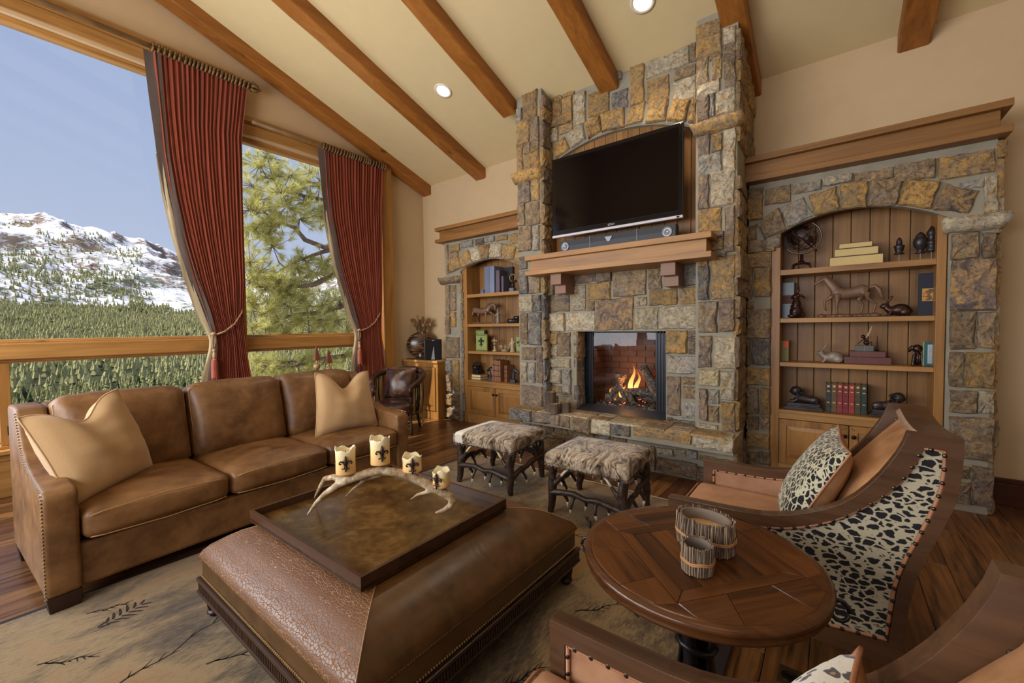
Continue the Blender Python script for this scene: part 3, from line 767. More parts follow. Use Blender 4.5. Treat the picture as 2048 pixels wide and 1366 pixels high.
bookcase('wooden bookcase inside the left stone arch, with blue books on top', -4.385, -3.12, -4.29, -3.19, -3.755)
# ================================================================ SOFT FURNITURE
def softbox(mb, c, s, r, n=9, puff=(0, 0, 0), M=None, crown=None):
    hs = Vector(s)/2; c = Vector(c); co = Vector([max(h-r, 1e-4) for h in hs]); n0 = len(mb.v)
    def pt(p):
        q = Vector([p[i]*hs[i] for i in range(3)]); k = Vector([max(-co[i], min(co[i], q[i])) for i in range(3)])
        d = q-k
        if d.length > 1e-9: k = k+d.normalized()*r
        for i in range(3):
            if puff[i]:
                a, b = [j for j in range(3) if j != i]; k[i] += puff[i]*(1-p[a]**2)*(1-p[b]**2)*p[i]
        if crown: k = crown(k, p)
        return (M @ k if M else k)+c
    L = [-1, -.94, -.8]+[-.8+1.6*i/(n-4) for i in range(1, n-4)]+[.8, .94, 1]
    for ax in range(3):
        for sgn in (-1, 1):
            a, b = [j for j in range(3) if j != ax]
            def fn(u, v, ax=ax, sgn=sgn, a=a, b=b):
                p = [0, 0, 0]; p[ax] = sgn; p[a] = L[round(u*(len(L)-1))]; p[b] = L[round(v*(len(L)-1))]; return tuple(pt(p))
            mb.grid(fn, len(L)-1, len(L)-1)
    return mb
def leather(name, c1, c2, rough=.42, bs=.25, sc=1):
    t = NT(name); v = t.co((sc, sc, sc), rnd=1); n1 = t.noise(v, 3.2, 5, .6, .8); n2 = t.noise(v, 14, 5, .6)
    col = t.mix(t.ramp(t.ma('ADD', t.ma('MULTIPLY', n1, .7), t.ma('MULTIPLY', n2, .35)), [(.4, 0.), (.68, 1.)]), c1, c2)
    cr = t.vor(v, 150, 'DISTANCE_TO_EDGE'); wr = t.noise(t.co((sc*6, sc*9, sc*6), rnd=1), 1, 3, .5, 1.5)
    nr = t.bump(cr, bs*.35, .0012); nr = t.bump(wr, bs, .01, nr)
    return t.fin(col, t.ma('ADD', t.ma('MULTIPLY', n2, .2), rough-.1), nr, None, .45)
sofal = leather('sofa_leather', lin(92, 60, 32), lin(140, 100, 60), .44, .3)
seamm = plain('seam_thread', lin(158, 118, 78), .6)
darkw = wood('dark_leg_wood', lin(26, 14, 10), lin(52, 30, 22), 'z', 1, .35, knots=False)
brass = plain('antique_brass', lin(168, 142, 100), .3, .85)
SO = thing('sofa', 'three-seat brown leather sofa in front of the window wall', 'sofa', (-3.03, .18, 0), math.atan2(.998, -.057))
# local: x along the length, y towards the back
SL_, SD = 2.31, 1.02
arm = [(0, .085), (0, .585), (.03, .615), (.30, .635), (.46, .67), (.58, .75), (.67, .87), (.73, .945), (.78, .96), (SD-.02, .96), (SD, .93), (SD, .085)]
for x0, x1 in ((0, .13), (SL_-.13, SL_)):
    o = MB().prism(arm, x0, x1, 'x').build('arm', sofal, SO, world=False, smooth=False)
    q = o.modifiers.new('b', 'BEVEL'); q.width = .028; q.segments = 4; q.limit_method = 'ANGLE'; q.angle_limit = R(35); q.harden_normals = False
    o.data.polygons.foreach_set('use_smooth', [True]*len(o.data.polygons))
    nh = MB(); xe = x0-.001 if x0 == 0 else x1+.001
    for i in range(1, len(arm)-4):
        p, q2 = arm[i-1], arm[i]; L = math.dist(p, q2); k = max(1, int(L/.018))
        for j in range(k):
            yy = p[1-1]+(q2[0]-p[0])*j/k; zz = p[1]+(q2[1]-p[1])*j/k
            nh.ball((xe, yy+(.012 if i == 1 else .012), zz), (.003, .0055, .0055), 6, 4)
    nh.build('nailhead', brass, SO, world=False, kind='stuff', fix=False)
MB().box(.12, SL_-.12, .02, SD-.02, .085, .315).build('base', sofal, SO, world=False, bevel=.02)
MB().prism([(.80, .30), (.84, .93), (.90, .955), (SD-.03, .955), (SD-.01, .92), (SD-.01, .09), (.8, .09)], .125, SL_-.125, 'x').build('back_frame', sofal, SO, world=False, bevel=.02, smooth=False)
for a in (.0, SL_-.13):
    for b_ in (.005, SD-.12): MB().prism([(a+.01, 0), (a+.125, 0), (a+.132, .088), (a-.0, .088)] if False else [(a+.012, .0), (a+.122, .0), (a+.13, .088), (a+.002, .088)], b_, b_+.10, 'y').build('leg', darkw, SO, world=False, bevel=.004)
cw = (SL_-.26)/3
def piping(pts, par, mt=seamm, r=.0035, **k): return MB().tube(pts, r, 6).build('piping', mt, par, smooth=True, **k)
for i in range(3):
    cx = .13+cw*(i+.5); rs_ = random.Random(i*7+1)
    def crown(k, p, rs_=rs_, i=i):
        k = k.copy(); k.z += .006*noise.noise(Vector((k.x*7+i*9, k.y*7, 3)))*(1 if p[2] > 0 else 0); return k
    o = softbox(MB(), (cx, .365, .405), (cw-.008, .77, .165), .05, 13, (.004, .018, .035), crown=crown).build('seat_cushion', sofal, SO, world=False, smooth=True)
    a, b_ = cx-cw/2+.03, cx+cw/2-.03
    zz = .455; piping([(a, -.0245, zz), (a+.05, -.034, zz+.012), (cx, -.045, zz+.03), (b_-.05, -.034, zz+.012), (b_, -.0245, zz)], o, world=False)
    zz = .345; piping([(a, -.022, zz), (a+.05, -.030, zz-.004), (cx, -.036, zz-.01), (b_-.05, -.03, zz-.004), (b_, -.022, zz)], o, world=False)
    Mx = Matrix.Rotation(R(-13), 4, 'X')
    def crown2(k, p, i=i):
        k = k.copy(); s_ = 1 if p[1] < 0 else 0
        k.y += s_*(-.02*math.cos(p[0]*1.5)*math.cos((p[2]+.2)*1.3)+.012*noise.noise(Vector((k.x*5+i*5, k.z*4, 1)))+.006*noise.noise(Vector((k.x*16+i*5, k.z*9, 7)))); k.z += .012*noise.noise(Vector((k.x*5, i*3, 2))); return k
    o = softbox(MB(), (cx, .735, .715), (cw-.012, .24, .57), .075, 15, (.004, .04, .012), Mx, crown2).build('back_cushion', sofal, SO, world=False, smooth=True)
    pts = []
    for u, v in ((-1, -.86), (-1, .8), (-.88, .93), (.88, .93), (1, .8), (1, -.86)):
        k = Mx @ Vector((u*(cw/2-.012)*.985, -.085, v*.285)); pts.append(k+Vector((cx, .735, .715)))
    piping(pts, o, world=False)
linen = plain('linen_fabric', lin(184, 148, 104), .9, bump=.35, bs=420, var=.04, sheen=.3)
def pillow(name, label, cat, C4, nrm, th, mt, mt_back=None, dent=0, group=None, pipe=None, n=18, ear=.10, wr=.01):
    """C4: corners bottom-left, bottom-right, top-right, top-left; nrm: towards the viewer side"""
    C4 = [Vector(c) for c in C4]; nrm = Vector(nrm).normalized(); cen = sum(C4, Vector())/4
    t = thing(name, label, cat, tuple(cen), 0, group)
    def P(u, v, s):
        uu_, vv = 2*u-1, 2*v-1
        e = 1-ear*(1-abs(uu_)**1.5)*abs(vv)**3; e2 = 1-ear*(1-abs(vv)**1.5)*abs(uu_)**3
        a = .5+uu_*.5*e2; b = .5+vv*.5*e
        p = (C4[0]*(1-a)+C4[1]*a)*(1-b)+(C4[3]*(1-a)+C4[2]*a)*b
        tt = (max(0, 1-uu_**2)*max(0, 1-vv**2))**.45
        k = wr*noise.noise(Vector((u*5+cen.x*3, v*2.2, cen.y)))*tt+wr*.6*noise.noise(Vector((u*3, v*11+uu_*2, cen.z*9)))*tt
        d = dent*math.exp(-(uu_/.42)**2)*max(0, vv+.15)
        up = (C4[3]-C4[0]).normalized()
        return p+nrm*(s*th*.5*tt*(1-.55*math.exp(-(uu_/.3)**2)*max(0, vv)*(1 if dent else 0))+k)-up*d
    f = MB().grid(lambda u, v: P(u, v, 1), n, n).build('front_cover', mt, t, smooth=True, fix=False)
    b = MB().grid(lambda u, v: P(u, 1-v, -1), n, n).build('back_cover', mt_back or mt, t, smooth=True, fix=False)
    ed = [(i/n, 0) for i in range(n)]+[(1, i/n) for i in range(n)]+[(1-i/n, 1) for i in range(n)]+[(0, 1-i/n) for i in range(n+1)]
    MB().tube([P(u, v, 0) for u, v in ed], .0045, 6).build('piping', pipe or mt, t, smooth=True)
    return t
pillow('throw_pillow', 'tan linen throw pillow leaning in the near left corner of the sofa', 'pillow',
       [(-3.17, .30, .47), (-3.60, .72, .47), (-3.56, .55, 1.04), (-3.42, .135, .95)], (.72, .60, .18), .24, linen, dent=.10, group='linen throw pillows on the sofa', ear=.05, wr=.022)
pillow('throw_pillow', 'tan linen throw pillow with a dented top at the far end of the sofa', 'pillow',
       [(-3.42, 1.73, .50), (-3.42, 2.33, .49), (-3.60, 2.35, .99), (-3.60, 1.83, 1.02)], (.95, -.12, .25), .22, linen, dent=.13, group='linen throw pillows on the sofa', ear=.05, wr=.018)
# ---------------- ottoman
ol = leather('ottoman_leather', lin(64, 40, 16), lin(98, 64, 28), .36, .2)
t = NT('embossed_leather'); v = t.co((1, 1, 1)); wv = t.n('VectorMath', operation='ADD'); nzv = t.n('TexNoise'); t.put(nzv.inputs['Vector'], v); nzv.inputs['Scale'].default_value = 6
sc_ = t.n('VectorMath', operation='SCALE'); t.put(sc_.inputs[0], nzv.outputs['Color']); sc_.inputs['Scale'].default_value = .05; t.put(wv.inputs[0], v); t.put(wv.inputs[1], sc_.outputs[0])
mp = t.n('Mapping'); t.put(mp.inputs[0], wv.outputs[0]); mp.inputs['Scale'].default_value = (1.0, 1.5, 1.0)
e1 = t.vor(mp.outputs[0], 64, 'DISTANCE_TO_EDGE', rand=.75); cell = t.ramp(e1, [(0., 0.), (.09, 1.)])
col = t.mix(cell, lin(136, 88, 50), t.mix(t.noise(v, 6, 3), lin(86, 54, 26), lin(112, 74, 38)))
croc = t.fin(col, t.mix(cell, (.55,)*3+(1,), (.36,)*3+(1,)), t.bump(cell, .5, .003), None, .55)
OT = thing('ottoman', 'large square leather ottoman with embossed hide ends and dark carved base', 'ottoman', (-1.76, 1.305, 0))
ox0, ox1, oy0, oy1 = -2.43, -1.09, .64, 1.97
def otop(u, v):
    x = ox0+(ox1-ox0)*u; y = oy0+(oy1-oy0)*v; d = min(u, 1-u, v, 1-v)*2
    z = .305+.135*(1-(1-min(1, d/.42))**2.6)+.012*min(1, d)
    o_ = .022*math.sin(min(1, d/.10)*math.pi) if d < .10 else 0
    s = 1+o_; return (-1.76+(x+1.76)*s, 1.305+(y-1.305)*s, z)
N_ = 22
for nm, mt, q in (('hide_panel', croc, 0), ('hide_panel', croc, 1), ('leather_panel', ol, 2), ('leather_panel', ol, 3)):
    def fn(a, b, q=q):
        # a: along the edge, b: 0 edge .. 1 centre
        b = b**1.6*.5; w_ = b+(1-2*b)*a
        u, v = {0: (w_, b), 1: (w_, 1-b), 2: (b, w_), 3: (1-b, w_)}[q]; return otop(u, v)
    MB().grid(fn, 26, 22).build(nm, mt, OT, smooth=True)
for a in ((ox0, oy0), (ox1, oy0), (ox1, oy1), (ox0, oy1)):
    u = 0 if a[0] == ox0 else 1; v = 0 if a[1] == oy0 else 1
    MB().tube([Vector(otop(u+(.5-u)*k/14, v+(.5-v)*k/14))+Vector((0, 0, .001)) for k in range(15)], .0016, 5).build('miter_seam', seamm, OT)
MB().box(ox0+.008, ox1-.008, oy0+.008, oy1-.008, .205, .312).build('leather_band', leather('band_leather', lin(66, 42, 18), lin(92, 62, 30), .4, .15), OT, bevel=.008)
nh = MB()
for z_ in (.303, .213):
    L = ox1-ox0-.02
    for k in range(int(L/.0125)):
        f_ = k*.0125
        for p in ((ox0+.01+f_, oy0+.005), (ox0+.01+f_, oy1-.005), (ox0+.005, oy0+.01+f_), (ox1-.005, oy0+.01+f_)): nh.ball((p[0], p[1], z_), .0062, 6, 4)
nh.build('nailhead', brass, OT, kind='stuff', fix=False)
carv = wood('carved_dark_wood', lin(34, 20, 14), lin(66, 42, 30), 'x', 1, .32, knots=False)
MB().box(ox0-.012, ox1+.012, oy0-.012, oy1+.012, .185, .203).box(ox0-.004, ox1+.004, oy0-.004, oy1+.004, .140, .186).box(ox0-.012, ox1+.012, oy0-.012, oy1+.012, .126, .141).build('carved_apron', carv, OT, bevel=.004)
fl_ = MB()
for k in range(88):
    f_ = .01+k*.0151
    for a, b in ((0, 1), (0, -1), (1, 1), (1, -1)):
        if a == 0: fl_.box(ox0+f_, ox0+f_+.008, (oy0-.010) if b < 0 else oy1+.002, (oy0-.002) if b < 0 else oy1+.010, .146, .182)
        else: fl_.box((ox0-.010) if b < 0 else ox1+.002, (ox0-.002) if b < 0 else ox1+.010, oy0+f_, oy0+f_+.008, .146, .182)
fl_.build('fluting', carv, OT, kind='stuff', fix=False)
for a in (ox0+.045, ox1-.045):
    for b in (oy0+.045, oy1-.045):
        prof = [(.030, .126), (.034, .118), (.040, .105), (.038, .095), (.032, .09), (.024, .035), (.027, .03), (.033, .026), (.033, .02), (.022, .014), (.024, .008), (.017, 0)]
        mb = MB().lathe((a, b, .012), prof, 20); o = mb.build('leg', darkw, OT, smooth=True)
        g_ = MB()
        for k in range(10):
            an = 2*math.pi*k/10; g_.tube([(a+.033*math.cos(an), b+.033*math.sin(an), .098), (a+.0245*math.cos(an), b+.0245*math.sin(an), .05)], .0035, 5)
        g_.build('reeding', darkw, o)
# ---------------- tray
t = NT('tray_leather'); v = t.co(); col = t.ramp(t.ma('ADD', t.ma('MULTIPLY', t.noise(v, 4, 6, .65, .8), .75), t.ma('MULTIPLY', t.noise(v, 22, 5), .3)), [(.38, lin(58, 38, 18)), (.55, lin(92, 66, 32)), (.72, lin(128, 98, 54))])
traym = t.fin(col, t.ma('ADD', t.ma('MULTIPLY', t.noise(v, 9, 4), .2), .10), t.bump(t.noise(v, 60, 3), .06, .002), None, .5)
TR = thing('serving_tray', 'large square mottled brown tray with dark rim on the ottoman', 'tray', (-1.83, 1.25, .455))
tM = Matrix.Translation((-1.815, 1.245, 0)) @ Matrix.Rotation(R(.6), 4, 'Z'); tx, ty = .475, .425
MB().box(-tx, tx, -ty, ty, .456, .470, tM).build('tray_panel', traym, TR)
rim = MB()
for a, b, c, d in ((-tx, tx, -ty, -ty+.014), (-tx, tx, ty-.014, ty), (-tx, -tx+.014, -ty+.014, ty-.014), (tx-.014, tx, -ty+.014, ty-.014)): rim.box(a, b, c, d, .452, .508, tM)
rim.build('rim', wood('tray_rim', lin(52, 32, 20), lin(78, 50, 32), 'x', 1, .3, knots=False), TR, bevel=.002)
# ---------------- antler candelabra
t = NT('pale_antler'); v = t.co(); g = t.noise(t.co((26, 26, 26)), 1, 6, .7); col = t.ramp(t.ma('ADD', t.ma('MULTIPLY', g, .8), t.ma('MULTIPLY', t.noise(v, 5, 3), .35)), [(.4, lin(96, 70, 46)), (.56, lin(158, 132, 98)), (.7, lin(202, 184, 152))])
antl = t.fin(col, .55, t.bump(g, .5, .004), None, .35)
tipm = plain('antler_tip', lin(214, 200, 172), .4, bump=.1)
CA = thing('antler_candelabra', 'pale elk antler candle holder arching over the brown tray', 'candle holder', (-1.8, 1.18, .47))
beam = [(-2.046, .982, .487), (-2.01, 1.01, .548), (-1.975, 1.038, .592), (-1.93, 1.075, .632), (-1.892, 1.105, .657), (-1.802, 1.177, .694), (-1.754, 1.216, .703), (-1.687, 1.269, .690), (-1.64, 1.306, .668), (-1.602, 1.338, .641), (-1.536, 1.391, .597), (-1.50, 1.42, .57), (-1.486, 1.43, .545), (-1.495, 1.42, .52), (-1.52, 1.40, .5), (-1.556, 1.375, .485)]
brad = [.004, .0105, .014, .018, .022, .022, .021, .021, .023, .023, .024, .023, .021, .017, .012, .005]
mb = MB().tube(beam, brad, 10)
mb.tube([(-1.90, 1.10, .655), (-1.96, 1.075, .668), (-2.03, 1.07, .645), (-2.10, 1.085, .592), (-2.17, 1.10, .535), (-2.225, 1.109, .487)], [.018, .016, .0145, .012, .009, .004], 8)
mb.tube([(-1.70, 1.26, .69), (-1.76, 1.22, .685), (-1.83, 1.17, .655), (-1.875, 1.13, .61), (-1.90, 1.10, .575)], [.015, .013, .011, .008, .003], 8)
mb.tube([(-1.53, 1.40, .60), (-1.565, 1.35, .60), (-1.61, 1.31, .585), (-1.64, 1.29, .56)], [.014, .011, .008, .003], 8)
blob(mb, 'antler', antl, CA, .0045, 3)
wax = NT('candle_wax'); i = wax.b.inputs; v = wax.co(kind='Generated'); sxyz = wax.n('SeparateXYZ'); wax.put(sxyz.inputs[0], v)
wax.fin(wax.ramp(sxyz.outputs[2], [(0., lin(226, 176, 112)), (.5, lin(238, 206, 140)), (.8, lin(240, 226, 186)), (1., lin(236, 228, 202))]), .45); i['Subsurface Weight'].default_value = .3; i['Subsurface Radius'].default_value = (.03, .018, .008); wax = wax.m
bron = plain('dark_bronze_relief', lin(70, 52, 48), .45, .55, .3, 80)
def fleur(mb, o, right, up, nrm, s):
    """fleur-de-lis relief built at point o, height s"""
    o, right, up, nrm = Vector(o), Vector(right).normalized(), Vector(up).normalized(), Vector(nrm).normalized()
    P = lambda x, y, d=0: o+right*x*s+up*y*s+nrm*d*s
    mb.tube([P(0, -.08, .03), P(0, .05, .05), P(0, .2, .06), P(0, .34, .05), P(0, .5, .03)], [.03*s, .075*s, .115*s, .085*s, .006*s], 8)
    for k in (-1, 1):
        mb.tube([P(.04*k, -.06, .03), P(.07*k, .06, .04), P(.16*k, .17, .04), P(.27*k, .18, .04), (P(.33*k, .09, .04)), P(.28*k, .03, .04), P(.22*k, .07, .05)], [.03*s, .045*s, .05*s, .052*s, .05*s, .042*s, .03*s], 6)
        mb.tube([P(.03*k, -.14, .03), P(.09*k, -.22, .04), P(.17*k, -.24, .04), P(.18*k, -.17, .04)], [.03*s, .035*s, .035*s, .025*s], 6)
    mb.tube([P(-.1, -.1, .05), P(.1, -.1, .05)], .035*s, 6)
    mb.tube([P(0, -.1, .03), P(0, -.25, .05), P(0, -.36, .04), P(0, -.44, .02)], [.04*s, .055*s, .045*s, .008*s], 6)
    return mb
clab = ['tall cream pillar candle with iron fleur-de-lis, nearest the sofa middle on the antler', 'tallest cream pillar candle with fleur-de-lis on top of the antler arch',
        'short cream candle with fleur-de-lis between the tall one and the tray corner', 'short melted cream candle at the right end of the antler, fleur-de-lis on its left']
for k, ((x, y, z), h, r_) in enumerate((((-1.895, 1.104, .693), .125, .046), ((-1.762, 1.211, .738), .128, .046), ((-1.640, 1.308, .700), .075, .046), ((-1.528, 1.396, .622), .078, .043))):
    t = thing('pillar_candle', clab[k], 'candle', (x, y, z), 0, 'pillar candles on the antler'); rs_ = random.Random(k+5)
    vs = []; n = 28; cols = [(r_*.99, 0), (r_, .006), (r_*.98, h*.5), (r_*1.0, h*.85), (r_*1.05, h*.97), (r_*1.02, h), (r_*.93, h-.004), (r_*.86, h-.02), (r_*.5, h-.026), (.003, h-.027)]
    mb = MB()
    for (q, zz) in cols:
        for j in range(n):
            a = 2*math.pi*j/n; lip = (.008*math.sin(2*a+k)+.006*math.sin(5*a+2*k)) if zz > h*.8 else 0
            vs.append((x+q*math.cos(a)*(1+.03*math.sin(3*a+k)), y+q*math.sin(a)*(1+.03*math.sin(3*a+k)), z+zz+lip))
    m_ = len(cols); mb.add(vs, [(i*n+j, i*n+(j+1) % n, (i+1)*n+(j+1) % n, (i+1)*n+j) for i in range(m_-1) for j in range(n)]+[tuple(range(n-1, -1, -1)), tuple((m_-1)*n+j for j in range(n))])
    mb.build('wax_body', wax, t, smooth=True)
    MB().tube([(x, y, z+h-.03), (x+.002, y, z+h-.012)], .0015, 6).build('wick', plain('wick_black', lin(20, 16, 14), .9), t)
    tc_ = Vector((-x, -y, 0)).normalized(); ang = [0, .15, .0, -.55][k]; tc_ = Matrix.Rotation(ang, 4, 'Z') @ tc_; rt = Vector((0, 0, 1)).cross(tc_)
    MBf = fleur(MB(), Vector((x, y, z+h*.45))+tc_*(r_+.002), rt, (0, 0, 1), tc_, .088)
    MBf.build('fleur_de_lis', bron, t, smooth=True, fix=False)
    cp_ = MB().lathe((x, y, z), [(.01, -.03), (.008, -.012), (.03, -.006), (.036, 0)], 16).build('candle_cup', antl if k < 3 else tipm, CA, smooth=True)
# ---------------- round side table
tw = wood('table_wood', lin(34, 17, 8), lin(108, 64, 29), 'x', 1.2, .22, knots=False, rv=.22, bumps=.35)
tw2 = wood('table_edge_wood', lin(36, 18, 9), lin(92, 54, 26), 'x', 1, .2, knots=False, bumps=.3)
TB = thing('side_table', 'round dark wood table with inlaid boards and iron pedestal', 'table', (-.35, 1.43, 0)); tcx, tcy, trr = -.35, 1.43, .362
MB().lathe((tcx, tcy, 0), [(trr-.05, .606), (trr-.022, .606), (trr-.008, .613), (trr-.004, .622), (trr-.012, .630), (trr, .638), (trr, .650), (trr-.012, .658), (trr-.03, .656)], 72).build('table_edge', tw2, TB, smooth=True)
# inlaid boards: square frame of boards, field of boards, four outer segments
sq = [Vector((-.616, 1.411)), Vector((-.324, 1.13)), Vector((-.055, 1.469)), Vector((-.345, 1.745))]; cc = Vector((tcx, tcy)); ri = trr-.022
sq = [cc+(p-cc).normalized()*min((p-cc).length, ri-.004) for p in sq]
def board(poly, z=.6585, mt=tw, rot=0):
    c = sum(poly, Vector((0, 0)))/len(poly); q = [p+(c-p).normalized()*.0012 for p in poly]; q2 = [p+(c-p).normalized()*.0035 for p in poly]; n = len(q)
    mb = MB().add([(p.x, p.y, z-.02) for p in q]+[(p.x, p.y, z-.0025) for p in q]+[(p.x, p.y, z+random.uniform(-.0005, .0008)) for p in q2],
                  [(i, (i+1) % n, n+(i+1) % n, n+i) for i in range(n)]+[(n+i, n+(i+1) % n, 2*n+(i+1) % n, 2*n+i) for i in range(n)]+[tuple(2*n+i for i in range(n))])
    d = poly[1]-poly[0]; a = math.atan2(d.y, d.x); Ml = Matrix.Rotation(-a, 4, 'Z')
    o = MB(); o.v = [tuple(Ml @ Vector(v)) for v in mb.v]; o.f = mb.f
    ob = o.build('board', mt, TB, world=True); ob.matrix_basis = Matrix.Rotation(a, 4, 'Z'); return ob
def seg(p, q, a0, a1):
    pass
for i in range(4):
    p, q = sq[i], sq[(i+1) % 4]; a0 = math.atan2(p.y-tcy, p.x-tcx); a1 = math.atan2(q.y-tcy, q.x-tcx)
    while a1 < a0: a1 += 2*math.pi
    arc_ = [cc+Vector((math.cos(a0+(a1-a0)*k/10), math.sin(a0+(a1-a0)*k/10)))*ri for k in range(11)]
    m1, m2 = p.lerp(q, .36), p.lerp(q, .70)
    board([p, m1]+[arc_[3], arc_[2], arc_[1]]); board([m1, m2, arc_[7], arc_[6], arc_[5], arc_[4], arc_[3]]); board([m2, q, arc_[9], arc_[8], arc_[7]])
ins = [cc+(p-cc)*.80 for p in sq]
for i in range(4): board([sq[i], sq[(i+1) % 4], ins[(i+1) % 4], ins[i]])
for k in range(5):
    f0, f1 = k/5, (k+1)/5; a, b, c, d = ins
    board([a.lerp(d, f0), b.lerp(c, f0), b.lerp(c, f1), a.lerp(d, f1)])
iron = plain('wrought_iron', lin(58, 54, 56), .38, .75, .25, 50)
MB().lathe((tcx, tcy, 0), [(.16, .598), (.16, .607), (.05, .607)], 40).build('iron_plate', iron, TB)
for k in range(4):      # strap legs: scroll under the top, then down and out to a curled foot
    a = R(-10+90*k); ca, sa_ = math.cos(a), math.sin(a); W = lambda r_, z_: (tcx+r_*ca, tcy+r_*sa_, z_)
    pts = [W(.16, .597), W(.20, .585), W(.215, .555), W(.195, .525), W(.155, .52), W(.13, .545), W(.10, .50), W(.06, .42), W(.045, .32), W(.06, .2), (W(.11, .10)), W(.17, .04), W(.215, .015), W(.235, .03), W(.225, .045)]
    MB().tube(pts, .0075, 6, 3.2).build('leg', iron, TB, smooth=True)
MB().tube([(tcx, tcy, .60), (tcx, tcy, .05)], .026, 4).build('post', iron, TB)
for zz in (.50, .36):
    MB().tube([(tcx+.058*math.cos(k*.5236), tcy+.058*math.sin(k*.5236), zz+.006*math.sin(k)) for k in range(13)], .011, 8).build('twisted_collar', iron, TB, smooth=True)
for k in (0, 1):      # ring pulls hanging from the rim
    a = R(8+180*k); bx, by = tcx+(trr+.006)*math.cos(a), tcy+(trr+.006)*math.sin(a)
    pts = [(bx+(.022*math.cos(j*.55))*math.cos(a)+.006*math.cos(a), by+(.022*math.cos(j*.55))*math.sin(a)+.006*math.sin(a), .585+.03*math.sin(j*.55)) for j in range(12)]
    MB().tube(pts, .006, 8).build('ring_pull', iron, TB, smooth=True)
# ---------------- twig wrapped candles
bark = plain('twig_bark', lin(122, 100, 80), .85, bump=.5, bs=60, var=.35)
tws = [plain('twig_a', lin(120, 98, 76), .85, var=.3), plain('twig_b', lin(150, 128, 102), .85, var=.3), plain('twig_c', lin(78, 60, 50), .85, var=.3)]
raff = plain('raffia', lin(168, 118, 72), .7)
gl_in = plain('glass_grey', lin(120, 108, 96), .2)
def twig_candle(label, cx, cy, rx, ry, h, ang, waxed):
    t = thing('twig_candle_holder', label, 'candle', (cx, cy, .66), 0, 'twig wrapped candle holders on the round table'); rs_ = random.Random(int(h*1e4)); Rz = Matrix.Rotation(ang, 4, 'Z')
    E = lambda a, k=1., z=0: Vector((cx, cy, .6605+z))+(Rz @ Vector((rx*k*math.cos(a), ry*k*math.sin(a), 0)))
    mb = MB(); n = 40; vs = []
    for k, z in ((.93, .001), (.93, h*.97), (.86, h*.97), (.86, h*.35)): vs += [E(2*math.pi*j/n, k, z) for j in range(n)]
    mb.add(vs, [(i*n+j, i*n+(j+1) % n, (i+1)*n+(j+1) % n, (i+1)*n+j) for i in range(3) for j in range(n)]+[tuple(range(n)), tuple(3*n+j for j in range(n))]); mb.build('glass_cup', gl_in, t, smooth=False)
    per = 2*math.pi*math.sqrt((rx*rx+ry*ry)/2); cnt = int(per/.0026)
    tw_ = [MB(), MB(), MB()]
    for j in range(cnt):
        a = 2*math.pi*j/cnt+rs_.uniform(-.02, .02); b = a+rs_.uniform(-.16, .16); k0 = .97+rs_.uniform(-.01, .05)
        pts = [E(a, k0, rs_.uniform(0, .004)), E((a+b)/2, k0+.03+rs_.uniform(-.03, .05), h*.5), E(b, k0+rs_.uniform(0, .03), h*rs_.uniform(.93, 1.06))]
        tw_[j % 3].tube(pts, rs_.uniform(.0010, .0021), 4)
    for q, m_ in zip(tw_, tws): q.build('twig', m_, t, kind='stuff', fix=False)
    bp = [E(2*math.pi*j/32, 1.08, h*.42+.002*math.sin(j)) for j in range(33)]
    for d in (0, .005): MB().tube([p+Vector((0, 0, d)) for p in bp], .0028, 6).build('raffia_tie', raff, t, smooth=True)
    if waxed:
        MB().add([E(2*math.pi*j/n, .86, h*.62) for j in range(n)], [tuple(range(n))]).build('wax_top', plain('amber_wax', lin(214, 168, 110), .4, var=.1), t)
        for q in (-.4, .25, .55): MB().tube([E(0, q, h*.62), E(.1, q, h*.62+.006), E(.3, q, h*.62+.009)], .0015, 5).build('wick', plain('wick_black2', lin(24, 18, 16), .9), t)
twig_candle('large oval candle wrapped in upright twigs, tan wax inside, on the round table', -.335, 1.475, .088, .068, .105, R(-12), True)
twig_candle('small round twig-wrapped candle cup in front of the large oval one', -.32, 1.315, .043, .043, .085, 0, False)
# ================================================================ RUG
t = NT('rug_wool'); v = t.co(); g1 = t.noise(t.co((5, 2.2, 1)), 1, 8, .7, .6); g2 = t.noise(t.co((110, 22, 1)), 1, 4, .7); g3 = t.noise(v, 1.1, 3)
f = t.ma('ADD', t.ma('MULTIPLY', g1, .55), t.ma('MULTIPLY', g2, .3)); f = t.ma('ADD', f, t.ma('MULTIPLY', g3, .45))
col = t.ramp(f, [(.52, lin(58, 44, 26)), (.60, lin(104, 82, 50)), (.68, lin(148, 122, 80)), (.80, lin(140, 96, 44))])
rugm = t.fin(col, .95, t.bump(t.ma('ADD', t.noise(v, 420, 3), g2), .5, .006), None, .1, .25)
RG = thing('area_rug', 'mottled tan wool rug with dark twig and pinecone motifs under the ottoman', 'rug', (-1.9, 1.4, 0))
rx0, rx1, ry0, ry1 = -3.13, -.42, -.6, 3.33
def rugedge():
    pts = []; 
    for k in range(60): pts.append((rx0+(rx1-rx0)*k/60, ry1+.004*math.sin(k*.9)))
    for k in range(80): pts.append((rx1, ry1-(ry1-ry0)*k/80))
    for k in range(60): pts.append((rx1-(rx1-rx0)*k/60, ry0))
    for k in range(80): pts.append((rx0, ry0+(ry1-ry0)*k/80))
    return pts
MB().prism(rugedge(), .0008, .011, 'z').build('pile', rugm, RG)
bord = plain('rug_border', lin(44, 32, 30), .95, bump=.5, bs=300)
MB().box(rx1, rx1+.085, ry0, ry1+.02, .0008, .0105).box(rx0-.035, rx0, ry0, ry1+.02, .0008, .0105).box(rx0, rx1, ry1, ry1+.02, .0008, .0105).build('border', bord, RG, bevel=.004)
